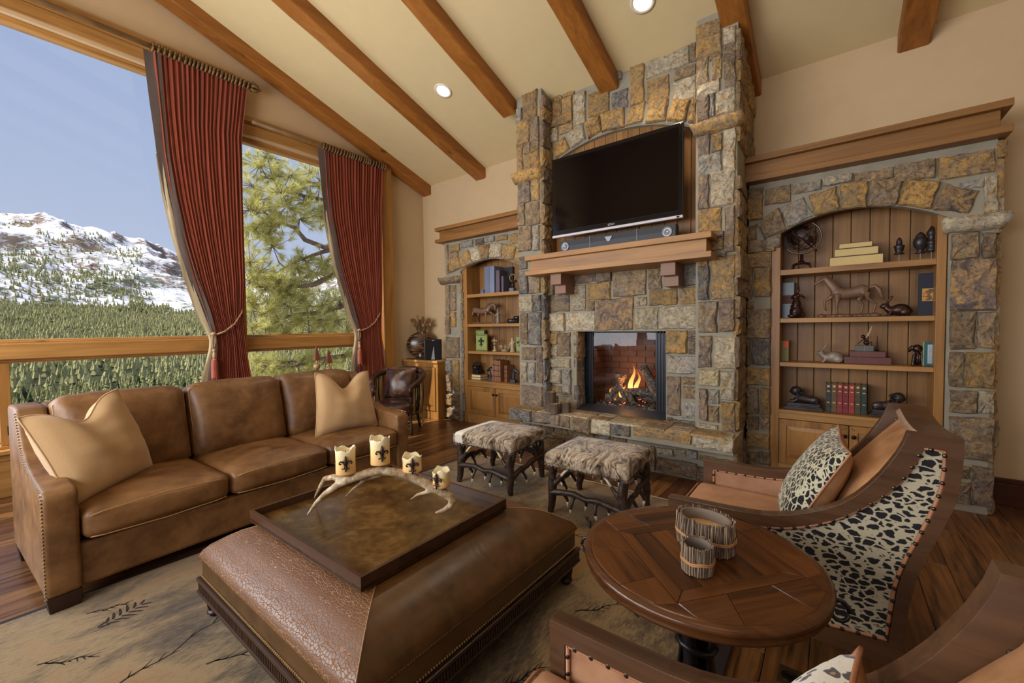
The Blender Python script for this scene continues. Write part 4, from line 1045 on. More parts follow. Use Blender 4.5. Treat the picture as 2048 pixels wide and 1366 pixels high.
MB().tube([(rx0+.1+k*.05, ry1+.012+.003*math.sin(k*1.7), .013) for k in range(53)], .006, 6).build('fringe_cord', plain('rug_cord', lin(176, 156, 128), .9), RG, smooth=True)
motm = plain('rug_motif', lin(34, 22, 18), .95)
def sprig(x, y, L, a, rs_, cone=False):
    mb = MB(); ca, sa_ = math.cos(a), math.sin(a); z = .0118
    T = lambda u, w_: (x+u*ca-w_*sa_, y+u*sa_+w_*ca, z)
    def strip(p, q, w0, w1):
        d = Vector((q[0]-p[0], q[1]-p[1])); n = Vector((-d.y, d.x)).normalized()
        A, B, C_, D = (p[0]+n.x*w0, p[1]+n.y*w0), (p[0]-n.x*w0, p[1]-n.y*w0), (q[0]-n.x*w1, q[1]-n.y*w1), (q[0]+n.x*w1, q[1]+n.y*w1)
        mb.add([T(*A), T(*B), T(*C_), T(*D)], [(0, 1, 2, 3)])
    n = 9; P = [(L*k/n, .04*L*math.sin(k*1.1+rs_.random())) for k in range(n+1)]
    if not cone:
        for k in range(n): strip(P[k], P[k+1], .0035*(1-k/n)+.001, .0035*(1-(k+1)/n)+.001)
        for k in range(1, n):
            for s_ in (-1, 1):
                if rs_.random() < .8: strip(P[k], (P[k][0]+rs_.uniform(.02, .05), P[k][1]+s_*rs_.uniform(.01, .03)), .003, .0006)
    else:
        for k in range(7):
            for s_ in (-1, 1):
                w_ = math.sin((k+.8)/8*math.pi)*L*.34; p = (L*k/7, s_*.006)
                strip(p, (p[0]+L*.10, s_*w_*.55), .0045, .006); strip((p[0]+L*.10, s_*w_*.6), (p[0]+L*.16, s_*w_), .006, .002)
    mb.build('twig_motif' if not cone else 'pinecone_motif', motm, RG, fix=False)
rs_ = random.Random(4)
for x, y, L, a, c in ((-2.72, .32, .20, 1.9, True), (-2.9, .30, .16, 1.2, False), (-2.62, .12, .2, .9, False), (-2.2, .30, .42, 1.9, False), (-2.05, .55, .28, 1.2, False), (-1.55, .22, .18, 1.6, True), (-2.0, .0, .3, 2.3, False),
                      (-.86, 1.52, .17, 1.75, True), (-.98, 1.75, .25, .9, False), (-.62, 1.55, .3, 2.6, False), (-1.0, 1.2, .2, 1.2, False), (-.72, 1.9, .28, 2.4, False), (-2.5, 2.25, .3, 1.4, False), (-1.6, 2.3, .35, .4, False),
                      (-.8, 2.4, .16, 1.6, True), (-2.95, 2.9, .2, 1.3, False), (-1.3, 2.55, .2, 2.2, False), (-1.9, 3.1, .3, .2, False), (-2.8, 1.2, .3, 1.7, False), (-.9, 1.0, .3, 1.3, False)): sprig(x, y, L, a, rs_, c)
# ================================================================ ANTLER STOOLS
t = NT('brindle_hide'); v = t.co((1, 1, 1)); dn = t.n('TexNoise'); t.put(dn.inputs['Vector'], v); dn.inputs['Scale'].default_value = 2.4
sc_ = t.n('VectorMath', operation='SCALE'); t.put(sc_.inputs[0], dn.outputs['Color']); sc_.inputs['Scale'].default_value = .55; ad = t.n('VectorMath', operation='ADD'); t.put(ad.inputs[0], v); t.put(ad.inputs[1], sc_.outputs[0])
mp = t.n('Mapping'); t.put(mp.inputs[0], ad.outputs[0]); mp.inputs['Scale'].default_value = (30, 5, 15); g = t.noise(mp.outputs[0], 1, 6, .66, 1.2); gb = t.noise(v, 5, 4)
sx_ = t.n('SeparateXYZ'); t.put(sx_.inputs[0], v)
col = t.ramp(t.ma('ADD', t.ma('MULTIPLY', g, .8), t.ma('MULTIPLY', gb, .3)), [(.44, lin(44, 34, 28)), (.50, lin(104, 82, 60)), (.57, lin(168, 148, 122)), (.74, lin(214, 202, 182))])
patch = t.ramp(t.ma('ADD', sx_.outputs[0], t.ma('MULTIPLY', gb, .12)), [(0., 1.), (.01, 0.)])
wmask = t.ma('LESS_THAN', t.ma('ADD', sx_.outputs[0], t.ma('MULTIPLY', gb, .1)), -.165)
hide1 = t.fin(t.mix(t.ma('MULTIPLY', wmask, t.ma('GREATER_THAN', t.rnd(), -1)), col, lin(226, 218, 204)), .8, t.bump(t.noise(t.co((160, 40, 160)), 1, 3), .6, .006), None, .2, .3)
hide2 = None
def hide_nowhite():
    m_ = hide1.copy(); m_.name = 'brindle_hide_plain'
    for n in m_.node_tree.nodes:
        if n.type == 'MATH' and n.operation == 'LESS_THAN': n.inputs[1].default_value = -9
    return m_
hide2 = hide_nowhite()
t = NT('dark_antler'); v = t.co(); dant = t.fin(t.ramp(t.noise(t.co((30, 30, 30)), 1, 5, .6), [(.35, lin(28, 20, 18)), (.65, lin(74, 56, 46))]), .42, t.bump(t.noise(t.co((60, 60, 60)), 1, 4), .35, .003), None, .4)
def stool(label, loc, rz, hm):
    t = thing('antler_stool', label, 'stool', loc, rz, 'cowhide stools on antler legs'); rs_ = random.Random(5)
    hx, hy = .315, .285
    def crown(k, p):
        k = k.copy()
        if p[2] > 0: k.z += .028*(1-p[0]**2)*(1-p[1]**2)
        return k
    softbox(MB(), (0, 0, .405), (2*hx, 2*hy, .105), .028, 12, (0, 0, 0), crown=crown).build('seat', hm, t, world=False, smooth=True)
    fm = MB(); rf = random.Random(9)       # short hair standing off the hide
    for k in range(5200):
        x, y = rf.uniform(-hx, hx), rf.uniform(-hy, hy); z = .4575+.028*(1-(x/hx)**2)*(1-(y/hy)**2)
        if rf.random() < .45:
            if rf.random() < .5: y = -hy-.001; z = rf.uniform(.36, .445)
            else: x = hx+.001; z = rf.uniform(.36, .445)
        a = 1.2+1.3*noise.noise(Vector((x*4, y*4, 2))); L = rf.uniform(.012, .022); dx, dy = math.cos(a)*L, -math.sin(a)*L
        if z < .445 and y < -hy: dx, dy, dz_ = .3*L, -.006, -L
        elif z < .445: dx, dy, dz_ = .006, -.3*L, -L
        else: dz_ = .004
        fm.add([(x-.0008, y, z), (x+.0008, y, z), (x+dx, y+dy, z+dz_)], [(0, 1, 2)])
    fm.build('hair', hm, t, world=False, kind='stuff', fix=False)
    nb = MB()
    for k in range(int(2*hx/.012)): nb.ball((-hx+.006+k*.012, -hy-.001, .360), .0052, 6, 4).ball((-hx+.006+k*.012, hy+.001, .360), .0052, 6, 4)
    for k in range(int(2*hy/.012)): nb.ball((-hx-.001, -hy+.006+k*.012, .360), .0052, 6, 4).ball((hx+.001, -hy+.006+k*.012, .360), .0052, 6, 4)
    nb.build('nailhead', knobm, t, world=False, kind='stuff', fix=False)
    lx, ly = hx-.035, hy-.035; tips = MB()
    for sx_ in (-1, 1):
        for sy in (-1, 1):
            j = lambda a=.01: rs_.uniform(-a, a)
            X, Y = sx_*lx, sy*ly
            tp = MB(); mb = MB().tube([(X*1.02, Y*1.02, 0), (X+j(), Y+j(), .05), (X+j(), Y+j(), .12), (X*.97, Y*.97, .20), (X+j(), Y+j(), .28), (X, Y, .355)], [.022, .028, .032, .034, .028, .022], 9)
            mb.tube([(X*.97, Y*.97, .19), (X*.86, Y*.99, .225), (X*.70, Y*1.0, .28), (X*.60, Y*1.0, .315)], [.022, .019, .013, .006], 7)
            mb.tube([(X, Y*.97, .20), (X*.99, Y*.80, .27), (X*.98, Y*.66, .335), (X*.97, Y*.60, .352)], [.02, .016, .012, .009], 7)
            tp.tube([(X*.68, Y*1.0, .29), (X*.58, Y*1.0, .325), (X*.46, Y*1.0, .35)], [.0125, .009, .001], 7)
            lo = blob(mb, 'leg', dant, t, .006, 2, world=False); tp.build('antler_tip', tipm, lo, world=False, smooth=True)
    def cross(p, q, up):
        p, q = Vector(p), Vector(q); mid = (p+q)/2; side_ = Vector((0, 0, 1)).cross(q-p).normalized(); tl_ = []
        mb = MB().tube([p, p.lerp(q, .16)+Vector((0, 0, .018*up)), p.lerp(q, .33)+Vector((0, 0, .030*up)), mid+Vector((0, 0, .012*up)), p.lerp(q, .67)+Vector((0, 0, .026*up)), p.lerp(q, .85)+Vector((0, 0, .010*up)), q], [.027, .024, .022, .021, .022, .024, .027], 8)
        for f_, s_, zl in ((.2, 1, -.11), (.34, -1, -.13), (.5, 1, -.10), (.64, -1, -.12), (.8, 1, -.10)):
            b = p.lerp(q, f_)+Vector((0, 0, .012*up)); e = b+Vector((0, 0, zl))+side_*s_*.03+(q-p).normalized()*rs_.uniform(-.02, .03)
            if e.z < .012: e.z = .012
            m2 = b.lerp(e, .5)+side_*s_*.022
            mb.tube([b, m2, b.lerp(e, .85)+side_*s_*.012], [.016, .012, .0066], 6); tl_.append([b.lerp(e, .62)+side_*s_*.019, b.lerp(e, .83)+side_*s_*.012, e])
        for k in (-1, 1): mb.tube([mid+Vector((0, 0, .012*up))+(q-p).normalized()*k*.012+Vector((0, 0, .019*math.cos(a_)))+side_*.019*math.sin(a_) for a_ in [i*.7 for i in range(10)]], .004, 5)
        so = blob(mb, 'antler_stretcher', dant, t, .0065, 1, world=False)
        for q_ in tl_: MB().tube(q_, [.0108, .0085, .001], 7).build('antler_tip', tipm, so, world=False, smooth=True)
    cross((-lx, -ly, .15), (lx, -ly, .13), 1); cross((-lx, ly, .20), (lx, ly, .22), 1); cross((-lx, -ly, .18), (-lx, ly, .20), 1); cross((lx, -ly, .12), (lx, ly, .20), 1)
    return t
stool('brindled cowhide stool with one white corner, on dark antler legs, left of the pair', (-2.40, 2.92, .012), R(3), hide1)
stool('brindled cowhide stool on dark antler legs, right of the pair before the hearth', (-1.405, 2.885, .012), R(3), hide2)
# ================================================================ ARMCHAIRS
chw = wood('chair_wood', lin(50, 32, 20), lin(94, 64, 42), 'x', 1, .28, knots=False)
peach = leather('peach_leather', lin(146, 102, 72), lin(182, 136, 102), .45, .25)
backl = leather('chair_back_leather', lin(150, 104, 66), lin(198, 150, 106), .36, .2)
trimL = leather('trim_leather', lin(150, 98, 66), lin(176, 122, 86), .5, .1)
def spots(name, sc, cream, dark, ring=None, el=(1, 1, 1.6), w=.33):
    t = NT(name); v = t.co(el); dn = t.n('TexNoise'); t.put(dn.inputs['Vector'], v); dn.inputs['Scale'].default_value = sc*1.1; dn.inputs['Detail'].default_value = 2
    s_ = t.n('VectorMath', operation='SCALE'); t.put(s_.inputs[0], dn.outputs['Color']); s_.inputs['Scale'].default_value = .8/sc; a = t.n('VectorMath', operation='ADD'); t.put(a.inputs[0], v); t.put(a.inputs[1], s_.outputs[0])
    d = t.vor(a.outputs[0], sc, 'F1', rand=.85); wsz = t.vor(a.outputs[0], sc, 'F1', 'Color', .85); sp = t.n('SeparateColor'); t.put(sp.inputs[0], wsz)
    d2 = t.ma('ADD', d, t.ma('MULTIPLY', sp.outputs[0], .12)); base = t.mix(t.noise(v, 60, 3), tuple(k*.85 for k in cream[:3])+(1,), cream)
    if ring: col = t.ramp(d2, [(w*.42, ring), (w*.52, dark), (w*.98, dark), (w*1.1, cream)])
    else:
        ed = t.vor(a.outputs[0], sc, 'DISTANCE_TO_EDGE', rand=.85); th = t.ma('ADD', t.ma('MULTIPLY', sp.outputs[0], .09), .055); k_ = t.ma('MULTIPLY', t.ma('SUBTRACT', ed, th), 30.0); q_ = t.n('Clamp'); t.put(q_.inputs[0], k_)
        col = t.mix(q_.outputs[0], base, dark)
    return t.fin(col, .75, t.bump(t.noise(v, 190, 2), .3, .003), None, .2, .2)
leo = spots('spotted_hide', 27, lin(176, 164, 136), lin(24, 22, 26), w=.60)
leos = spots('small_spotted_hide', 50, lin(190, 182, 152), lin(24, 22, 22), w=.55, el=(1, 1, .62))
leor = spots('rosette_hide', 26, lin(226, 220, 206), lin(62, 54, 52), lin(164, 122, 84), w=.42, el=(1, 1, 1.3))
from mathutils.geometry import tessellate_polygon
outer = [(-.62, .012), (-.62, .30), (-.62, .585), (-.50, .588), (-.40, .59), (-.30, .594), (-.24, .60), (-.18, .612), (-.13, .628), (-.07, .653), (-.02, .68), (.03, .715), (.07, .755), (.105, .80), (.135, .845), (.16, .89), (.18, .93), (.198, .975), (.208, 1.012),
         (.345, 1.008), (.345, .95), (.342, .89), (.335, .82), (.322, .76), (.30, .69), (.272, .61), (.25, .54), (.233, .47), (.222, .40), (.215, .33), (.208, .25), (.21, .16), (.225, .07), (.24, .0), (.185, .0), (.172, .07), (.162, .15), (-.565, .15), (-.565, .012)]
inner = [(-.572, .535), (-.40, .54), (-.30, .544), (-.23, .552), (-.15, .572), (-.10, .59), (-.05, .613), (0, .642), (.04, .67), (.075, .70), (.10, .722), (.13, .752), (.16, .787), (.19, .83), (.21, .865), (.228, .905), (.24, .94), (.25, .968),
         (.305, .966), (.305, .90), (.30, .84), (.287, .78), (.27, .72), (.245, .64), (.22, .57), (.20, .50), (.188, .44), (.18, .36), (.172, .29), (.168, .235), (-.07, .21), (-.572, .205)]
def ringmesh(y0, y1):
    polys = [[Vector((p[0], p[1], 0)) for p in outer], [Vector((p[0], p[1], 0)) for p in inner]]; tri = tessellate_polygon(polys)
    P = outer+inner; n = len(P); no = len(outer); vs = [(p[0], y0, p[1]) for p in P]+[(p[0], y1, p[1]) for p in P]
    fs = [tuple(a) for a in tri]+[(a[2]+n, a[1]+n, a[0]+n) for a in tri]
    fs += [(i, (i+1) % no, (i+1) % no+n, i+n) for i in range(no)]
    ni = len(inner); fs += [(no+i, no+i+n, no+(i+1) % ni+n, no+(i+1) % ni) for i in range(ni)]
    return MB().add(vs, fs)
def smoothloop(pts, y, step=.0):
    return [(p[0], y, p[1]) for p in pts]
def armchair(label, dy, group):
    t = thing('armchair', label, 'armchair', (-.15, 2.36+dy, 0), 0, group)
    ya, yb = 2.005+dy, 2.735+dy; w_ = .052
    for y0, y1, out_ in ((ya, ya+w_, ya), (yb-w_, yb, yb)):
        s_ = -1 if out_ == ya else 1; inn = y1 if s_ < 0 else y0
        fr = ringmesh(y0, y1).build('side_frame', chw, t); q = fr.modifiers.new('b', 'BEVEL'); q.width = .004; q.segments = 2; q.limit_method = 'ANGLE'; q.angle_limit = R(50)
        # infill panels bulge slightly outwards / inwards
        for yy, nm, mt_ in ((out_-s_*.014, 'outer_panel', leo), (inn+s_*.012, 'inner_panel', peach)):
            tri = tessellate_polygon([[Vector((p[0], p[1], 0)) for p in inner]])
            MB().add([(p[0], yy, p[1]) for p in inner], [tuple(a) for a in tri]).build(nm, mt_, t)
        cen = (-.1, .45)
        for yy in (out_-s_*.008, inn+s_*.006):
            lp = [Vector((p[0], yy, p[1])) for p in inner]; lp2 = []
            for p in lp: d = Vector((cen[0], yy, cen[1]))-p; lp2.append(p+d.normalized()*.007)
            MB().tube(lp2+[lp2[0]], .0065, 6).build('leather_trim', trimL, t, smooth=True)
        nb = MB()
        for yy in (out_+s_*.0015-s_*.004, inn-s_*.001+s_*.004):
            acc = 0
            for i in range(len(inner)):
                p, q2 = Vector(inner[i]), Vector(inner[(i+1) % len(inner)]); L = (q2-p).length; pos = (.048-acc) if acc else .024
                while pos < L:
                    r_ = p.lerp(q2, pos/L); d = Vector(cen)-r_; r_ = r_+d.normalized()*.007; nb.ball((r_.x, yy, r_.y), (.0075, .006, .0075), 8, 6); pos += .048
                acc = L-(pos-.048) if pos > L else 0
        nb.build('nailhead', plain('nail_bronze', lin(70, 56, 46), .35, .9) if 'nail_bronze' not in bpy.data.materials else bpy.data.materials['nail_bronze'], t, kind='stuff', fix=False)
    # seat
    def crown(k, p):
        k = k.copy(); k.z += .012*(1-p[0]**2)*(1-p[1]**2)*(1 if p[2] > 0 else 0); return k
    st_ = softbox(MB(), (-.25, (ya+yb)/2, .40), (.78, yb-ya-2*w_-.004, .12), .035, 12, crown=crown).build('seat_cushion', peach, t, smooth=True)
    MB().tube([(-.635, ya+w_+.02, .448), (-.642, ya+w_+.04, .45), (-.642, yb-w_-.04, .45), (-.635, yb-w_-.02, .448)], .004, 6).build('piping', trimL, st_, smooth=True)
    MB().box(-.61, -.565, ya+w_, yb-w_, .22, .335).build('front_rail', chw, t, bevel=.004); MB().box(.17, .215, ya+w_, yb-w_, .16, .32).build('rear_rail', chw, t, bevel=.004)
    # padded back between the sides
    def bk(u, v, s_):
        y = ya+w_+.001+(yb-ya-2*w_-.002)*u; z = .43+.55*v; cu = [(0, .02), (.2, .045), (.4, .075), (.6, .115), (.8, .175), (1, .235)]
        for a, b in zip(cu, cu[1:]):
            if v <= b[0]: x = a[1]+(b[1]-a[1])*(v-a[0])/(b[0]-a[0]); break
        pf = (max(0, 1-(2*u-1)**2))**.5*math.sin(math.pi*min(1, v*.95+.05))**.6
        return (x+.035-.115*pf*(1-.25*v) if s_ > 0 else x+.10, y, z)
    MB().grid(lambda u, v: bk(u, v, 1), 18, 18).build('back_cushion', backl, t, smooth=True); MB().grid(lambda u, v: bk(1-u, v, -1), 10, 12).build('back_panel', leo, t, smooth=True)
    # crest: broad top rail dipping between the side tops
    mb = MB(); n = 12; vs = []
    for i in range(n+1):
        u = i/n; y = ya+w_+(yb-ya-2*w_)*u; dip = -.022*math.sin(math.pi*u)
        vs += [(.245, y, .985+dip), (.245, y, 1.008+dip), (.343, y, 1.008+dip), (.343, y, .93+dip), (.30, y, .93+dip)]
    mb.add(vs, [(i*5+a, i*5+(a+1) % 5, (i+1)*5+(a+1) % 5, (i+1)*5+a) for i in range(n) for a in range(5)]).build('crest_rail', chw, t)
    lc = MB()
    for i in range(26):
        y = ya+w_+.03+i*(yb-ya-2*w_-.06)/26; d = -.022*math.sin(math.pi*(y-ya)/(yb-ya))
        lc.tube([(.232, y, .992+d), (.244, y+.012, 1.004+d), (.256, y+.024, 1.004+d)], .003, 5).tube([(.256, y, 1.004+d), (.244, y+.012, 1.006+d), (.232, y+.024, .992+d)], .003, 5)
    lc.build('lacing', plain('lacing_leather', lin(150, 120, 96), .7) if 'lacing_leather' not in bpy.data.materials else bpy.data.materials['lacing_leather'], t, fix=False, smooth=True)
    return t
armchair('dark wood armchair with spotted hide sides, beside the round table before the right bookcase', 0, 'matching spotted hide armchairs')
armchair('dark wood armchair with peach leather, cut off by the bottom edge, nearest the camera', -1.725, 'matching spotted hide armchairs')
pillow('throw_pillow', 'spotted cream and black hide pillow with brown leather back in the far armchair', 'pillow',
       [(-.205, 2.56, .47), (-.155, 2.09, .475), (.055, 2.11, .885), (.02, 2.61, .90)], (-.93, -.10, .42), .17, leos, backl, ear=.09, pipe=trimL, wr=.004)
pillow('throw_pillow', 'white hide pillow with brown ringed spots at the bottom right edge', 'pillow',
       [(-.16, .90, .47), (-.155, .42, .475), (.02, .62, .87), (.045, .985, .80)], (-.93, -.05, .40), .15, leor, backl, ear=.10, pipe=trimL, wr=.004)
# floor outlet
t = thing('floor_outlet', 'small square brass floor outlet cover with a round lid', 'outlet', (-.125, 1.935, 0), R(-2))
MB().box(-.04, .04, -.055, .055, .0005, .004).build('cover_plate', plain('old_brass', lin(132, 112, 74), .35, .85), t, world=False, bevel=.001)
MB().lathe((0, 0, .004), [(.03, 0), (.03, .003), (.026, .0035), (.024, .001), (.004, .001)], 24).build('round_lid', plain('outlet_dark', lin(48, 44, 36), .3, .8), t, world=False, smooth=True)
# ================================================================ CURTAINS
def velvet(name, c1, c2, stripe=True):
    t = NT(name); v = t.co((1, 1, 1)); g = t.noise(t.co((1, 60, .6)), 1, 3); g2 = t.noise(t.co((1, 240, 3)), 1, 2)
    return t.fin(t.mix(t.ma('ADD', t.ma('MULTIPLY', g, .8), t.ma('MULTIPLY', g2, .25)), c1, c2), .85, t.bump(g2, .25, .003), None, .15, .35)
redm = velvet('red_curtain', lin(96, 38, 24), lin(160, 78, 56)); taum = plain('taupe_band', lin(74, 58, 50), .8, sheen=.2); beim = plain('beige_lining', lin(150, 132, 100), .85, sheen=.1)
rodm = plain('rod_gilt', lin(116, 88, 54), .55, .25, .4, 90, .3)
ropem = plain('rope_tan', lin(156, 124, 88), .8, 0, .3, 200, .3); ropr = plain('tassel_red', lin(136, 68, 50), .85, 0, .3, 300, .25)
def lerp_tab(tab, z):
    for (a, va), (b, vb) in zip(tab, tab[1:]):
        if a >= z >= b: return va+(vb-va)*(a-z)/(a-b)
    return tab[-1][1] if z < tab[-1][0] else tab[0][1]
def curtain(label, gl, L_, R_, top, tie, folds, y_end, rlabel, yrod0, finial):
    t = thing('curtain', label, 'curtain', (-5.44, (L_[0][1]+R_[0][1])/2, 0), 0, gl)
    nz, ny = 70, folds*10
    def sheet(f0, f1, xo, n, name, mt_, wav=1, zlo=.01, zhi=None, xt=None):
        zhi = zhi or top
        def fn(a, b):
            z = zhi+(zlo-zhi)*a; l, r = lerp_tab(L_, z), lerp_tab(R_, z); f_ = f0+(f1-f0)*b; y = l+(r-l)*f_
            am = .015*wav*min(1, (r-l)/.75)+.006; ph = f_*folds*2*math.pi+1.1*noise.noise(Vector((f_*9, z*.5, top)))*2.2
            x = -5.44+xo+am*math.sin(ph)*(.55+.9*abs(noise.noise(Vector((f_*7, z*.9, 4)))))+.007*math.sin(ph*2.3+z*.8)*wav
            if xt: x += xt(z, b)
            tiek = math.exp(-((z-tie)/.10)**2); x += .01*tiek
            return (x, y, z)
        return MB().grid(fn, nz, n).build(name, mt_, t, smooth=True, fix=False)
    sheet(.0, 1, 0, ny, 'drape', redm)
    wb = lambda z: .0
    # taupe border turned back towards the glass, beige lining showing behind it
    def edge(f0, f1, name, mt_, x0, x1, w0, zhi):
        def fn(a, b):
            z = zhi+(.01-zhi)*a; l = lerp_tab(L_, z); k = lerp_tab([(4.4, w0[0]), (3.4, w0[1]), (1.6, w0[2]), (1.3, .35), (.9, w0[2]), (0, w0[2])], z)
            return (-5.44+x0+(x1-x0)*b+.006*math.sin(z*5+b*4), l-(f0+(f1-f0)*b)*k+.004*math.sin(b*7+z), z)
        MB().grid(fn, 60, 6).build(name, mt_, t, smooth=True, fix=False)
    edge(-.06, .07, 'dark_border', taum, .02, -.02, (1.0, .75, .55), top)
    edge(.03, .10, 'lining', beim, -.01, -.035, (.3, .5, .9), top-1.0 if top > 4 else top-.8)
    # rod with gathered rings
    rd = thing('curtain_rod', rlabel, 'curtain rod', (-5.44, yrod0, top+.04), 0, 'carved curtain rods')
    MB().tube([(-5.44, yrod0, top+.045), (-5.44, y_end, top+.045)], .024, 12).build('rod', rodm, rd, smooth=True)
    rs_ = random.Random(folds); y = L_[0][1]; k = 0
    while y < R_[0][1]+.03:
        mb = MB(); mb.tube([(-5.44+.036*math.cos(a), y+.006*math.sin(a), top+.045+.042*math.sin(a)) for a in [i*2*math.pi/14 for i in range(15)]], .0125, 6)
        mb.build('ring', rodm, t, smooth=True); y += rs_.uniform(.03, .052)
    if finial:
        f_ = MB()
        for k in range(5):
            a = k*2*math.pi/5; f_.tube([(-5.44, y_end, top+.045), (-5.44+.045*math.cos(a), y_end+.04, top+.045+.045*math.sin(a)), (-5.44+.03*math.cos(a), y_end+.09, top+.045+.03*math.sin(a)), (-5.44+.012*math.cos(a), y_end+.115, top+.045+.01*math.sin(a))], [.012, .02, .014, .005], 6)
        f_.ball((-5.44, y_end+.12, top+.045), .016); f_.build('finial', rodm, rd, smooth=True)
    bk_ = MB().tube([(-5.56, y_end-.06, top+.03), (-5.50, y_end-.06, top-.01), (-5.45, y_end-.06, top+.02)], .01, 8).build('bracket', rodm, rd, smooth=True)
    # rope tie and tassel
    l, r = lerp_tab(L_, tie), lerp_tab(R_, tie)
    tb = thing('curtain_tieback', 'twisted rope tieback with red tassel on the '+('left' if finial else 'right')+' red curtain', 'tieback', (-5.40, l, tie), 0, 'rope tiebacks')
    pts = [Vector((-5.50, r+.02, tie+.36)), Vector((-5.42, r-.03, tie+.24)), Vector((-5.37, l+(r-l)*.6, tie+.11)), Vector((-5.37, l+(r-l)*.3, tie+.03)), Vector((-5.385, l+.02, tie-.005)), Vector((-5.41, l-.035, tie))]
    fine = [pts[i].lerp(pts[i+1], j/10) for i in range(5) for j in range(10)]+[pts[-1]]
    for ph in (0, math.pi): MB().tube([p+Vector((.006*math.cos(i*.9+ph), 0, .006*math.sin(i*.9+ph))) for i, p in enumerate(fine)], .007, 6).build('rope', ropem, tb, smooth=True)
    kx, ky, kz = -5.385, l-.012, tie
    MB().ball((kx, ky, kz), (.022, .026, .022)).tube([(kx, ky-.012, kz), (kx, ky-.014, kz-.10), (kx, ky-.006, kz-.16)], .007, 6).tube([(kx, ky+.012, kz), (kx, ky+.016, kz-.08), (kx, ky, kz-.16)], .007, 6).build('knot', ropem, tb, smooth=True)
    MB().lathe((kx, ky, kz-.16), [(.004, .0), (.016, -.008), (.018, -.024), (.010, -.034), (.014, -.044), (.018, -.07), (.015, -.10), (.008, -.108)], 14).build('tassel_head', ropem, tb, smooth=True)
    fr_ = MB(); fr_.lathe((kx, ky, kz-.268), [(.01, 0), (.026, -.014), (.030, -.05), (.033, -.21), (.02, -.213)], 18, wob=.05)
    for i in range(70):
        a = i*.09*10; r1 = .03+rs_.uniform(-.003, .006); fr_.tube([(kx+.022*math.cos(a), ky+.022*math.sin(a), kz-.285), (kx+r1*math.cos(a), ky+r1*math.sin(a), kz-.49+rs_.uniform(-.02, .01))], .0022, 4)
    fr_.build('tassel_skirt', ropr, tb, fix=False)
curtain('long red curtain with dark border, drawn back between the two windows', 'red curtains', [(4.2, 1.21), (3.7, 1.235), (3.2, 1.265), (2.8, 1.31), (2.4, 1.38), (1.95, 1.48), (1.6, 1.58), (1.35, 1.64), (1.2, 1.65), (.8, 1.60), (0, 1.58)],
        [(4.2, 2.06), (3.6, 1.985), (2.6, 1.975), (1.95, 1.97), (1.6, 1.94), (1.35, 1.95), (1.1, 1.975), (.8, 2.02), (0, 2.06)], 4.2, 1.36, 19, 2.08, 'carved gilt curtain rod with leaf finial over the taller window', -1.6, True)
curtain('shorter red curtain tied back beside the wooden corner post', 'red curtains', [(3.8, 2.96), (3.3, 2.985), (2.9, 3.02), (2.4, 3.12), (1.95, 3.24), (1.6, 3.34), (1.38, 3.41), (1.2, 3.415), (.8, 3.38), (0, 3.35)],
        [(3.8, 3.92), (3.2, 3.865), (2.4, 3.85), (1.8, 3.83), (1.38, 3.80), (1.1, 3.82), (.8, 3.85), (0, 3.87)], 3.8, 1.38, 21, 3.93, 'carved gilt curtain rod over the lower window', 2.1, False)
# ================================================================ TWIG CHAIR (local: front is -y)
cowl = NT('mottled_cowhide_leather'); v = cowl.co(); cowl = cowl.fin(cowl.ramp(cowl.ma('ADD', cowl.ma('MULTIPLY', cowl.noise(v, 7, 5, .6, .6), .8), cowl.ma('MULTIPLY', cowl.noise(v, 25, 4), .25)), [(.42, lin(44, 26, 20)), (.6, lin(84, 52, 36)), (.75, lin(150, 108, 68))]), .3, cowl.bump(cowl.noise(v, 90, 3), .15, .003), None, .5)
twm = plain('twig_dark', lin(52, 36, 26), .6, 0, .3, 80, .3); twl = plain('twig_light', lin(176, 144, 92), .6, 0, .3, 80, .3)
TC = thing('twig_armchair', 'barrel-shaped twig armchair with mottled brown leather cushions by the corner cabinet', 'armchair', (-4.69, 3.52, 0), R(33))
rs_ = random.Random(2)
def shoe(a, r_=.33, z=0): return Vector((r_*math.cos(a), r_*.98*math.sin(a), z))     # horseshoe: a from -35deg to 215deg, open to -y
A0, A1 = R(-42), R(222)
def rim_z(f): return .62+.20*math.sin(math.pi*f)**.8
rimp = [shoe(A0+(A1-A0)*i/28, .335+.015*math.sin(math.pi*i/28), rim_z(i/28)) for i in range(29)]
rimp = [rimp[0]+Vector((0, -.03, -.10))]+rimp+[rimp[-1]+Vector((0, -.03, -.10))]
MB().tube(rimp, [.025]+[.032+.012*math.sin(math.pi*i/28) for i in range(29)]+[.025], 10).build('top_rail', leather('rail_leather', lin(44, 26, 20), lin(74, 46, 34), .35, .15), TC, world=False, smooth=True)
MB().tube([shoe(A0+(A1-A0)*i/24, .31, .27) for i in range(25)], .016, 8).build('seat_rail', twm, TC, world=False, smooth=True)
MB().tube([shoe(A0, .31, .27), shoe(A1, .31, .27)], .018, 8).tube([shoe(A0, .30, .16), shoe(A1, .30, .16)], .012, 8).build('front_rail', twm, TC, world=False, smooth=True)
for a, s_ in ((A0, 1), (A1, 1), (R(55), 1.05), (R(125), 1.05)):
    p = shoe(a, .325, 0); top_ = shoe(a, .335, .56 if a in (A0, A1) else .74)
    MB().tube([shoe(a, .36, 0), shoe(a, .335, .12), shoe(a, .325, .3), shoe(a, .34, .45), top_], [.015, .018, .019, .018, .017], 8).build('leg', twm, TC, world=False, smooth=True)
mbs = [MB(), MB()]
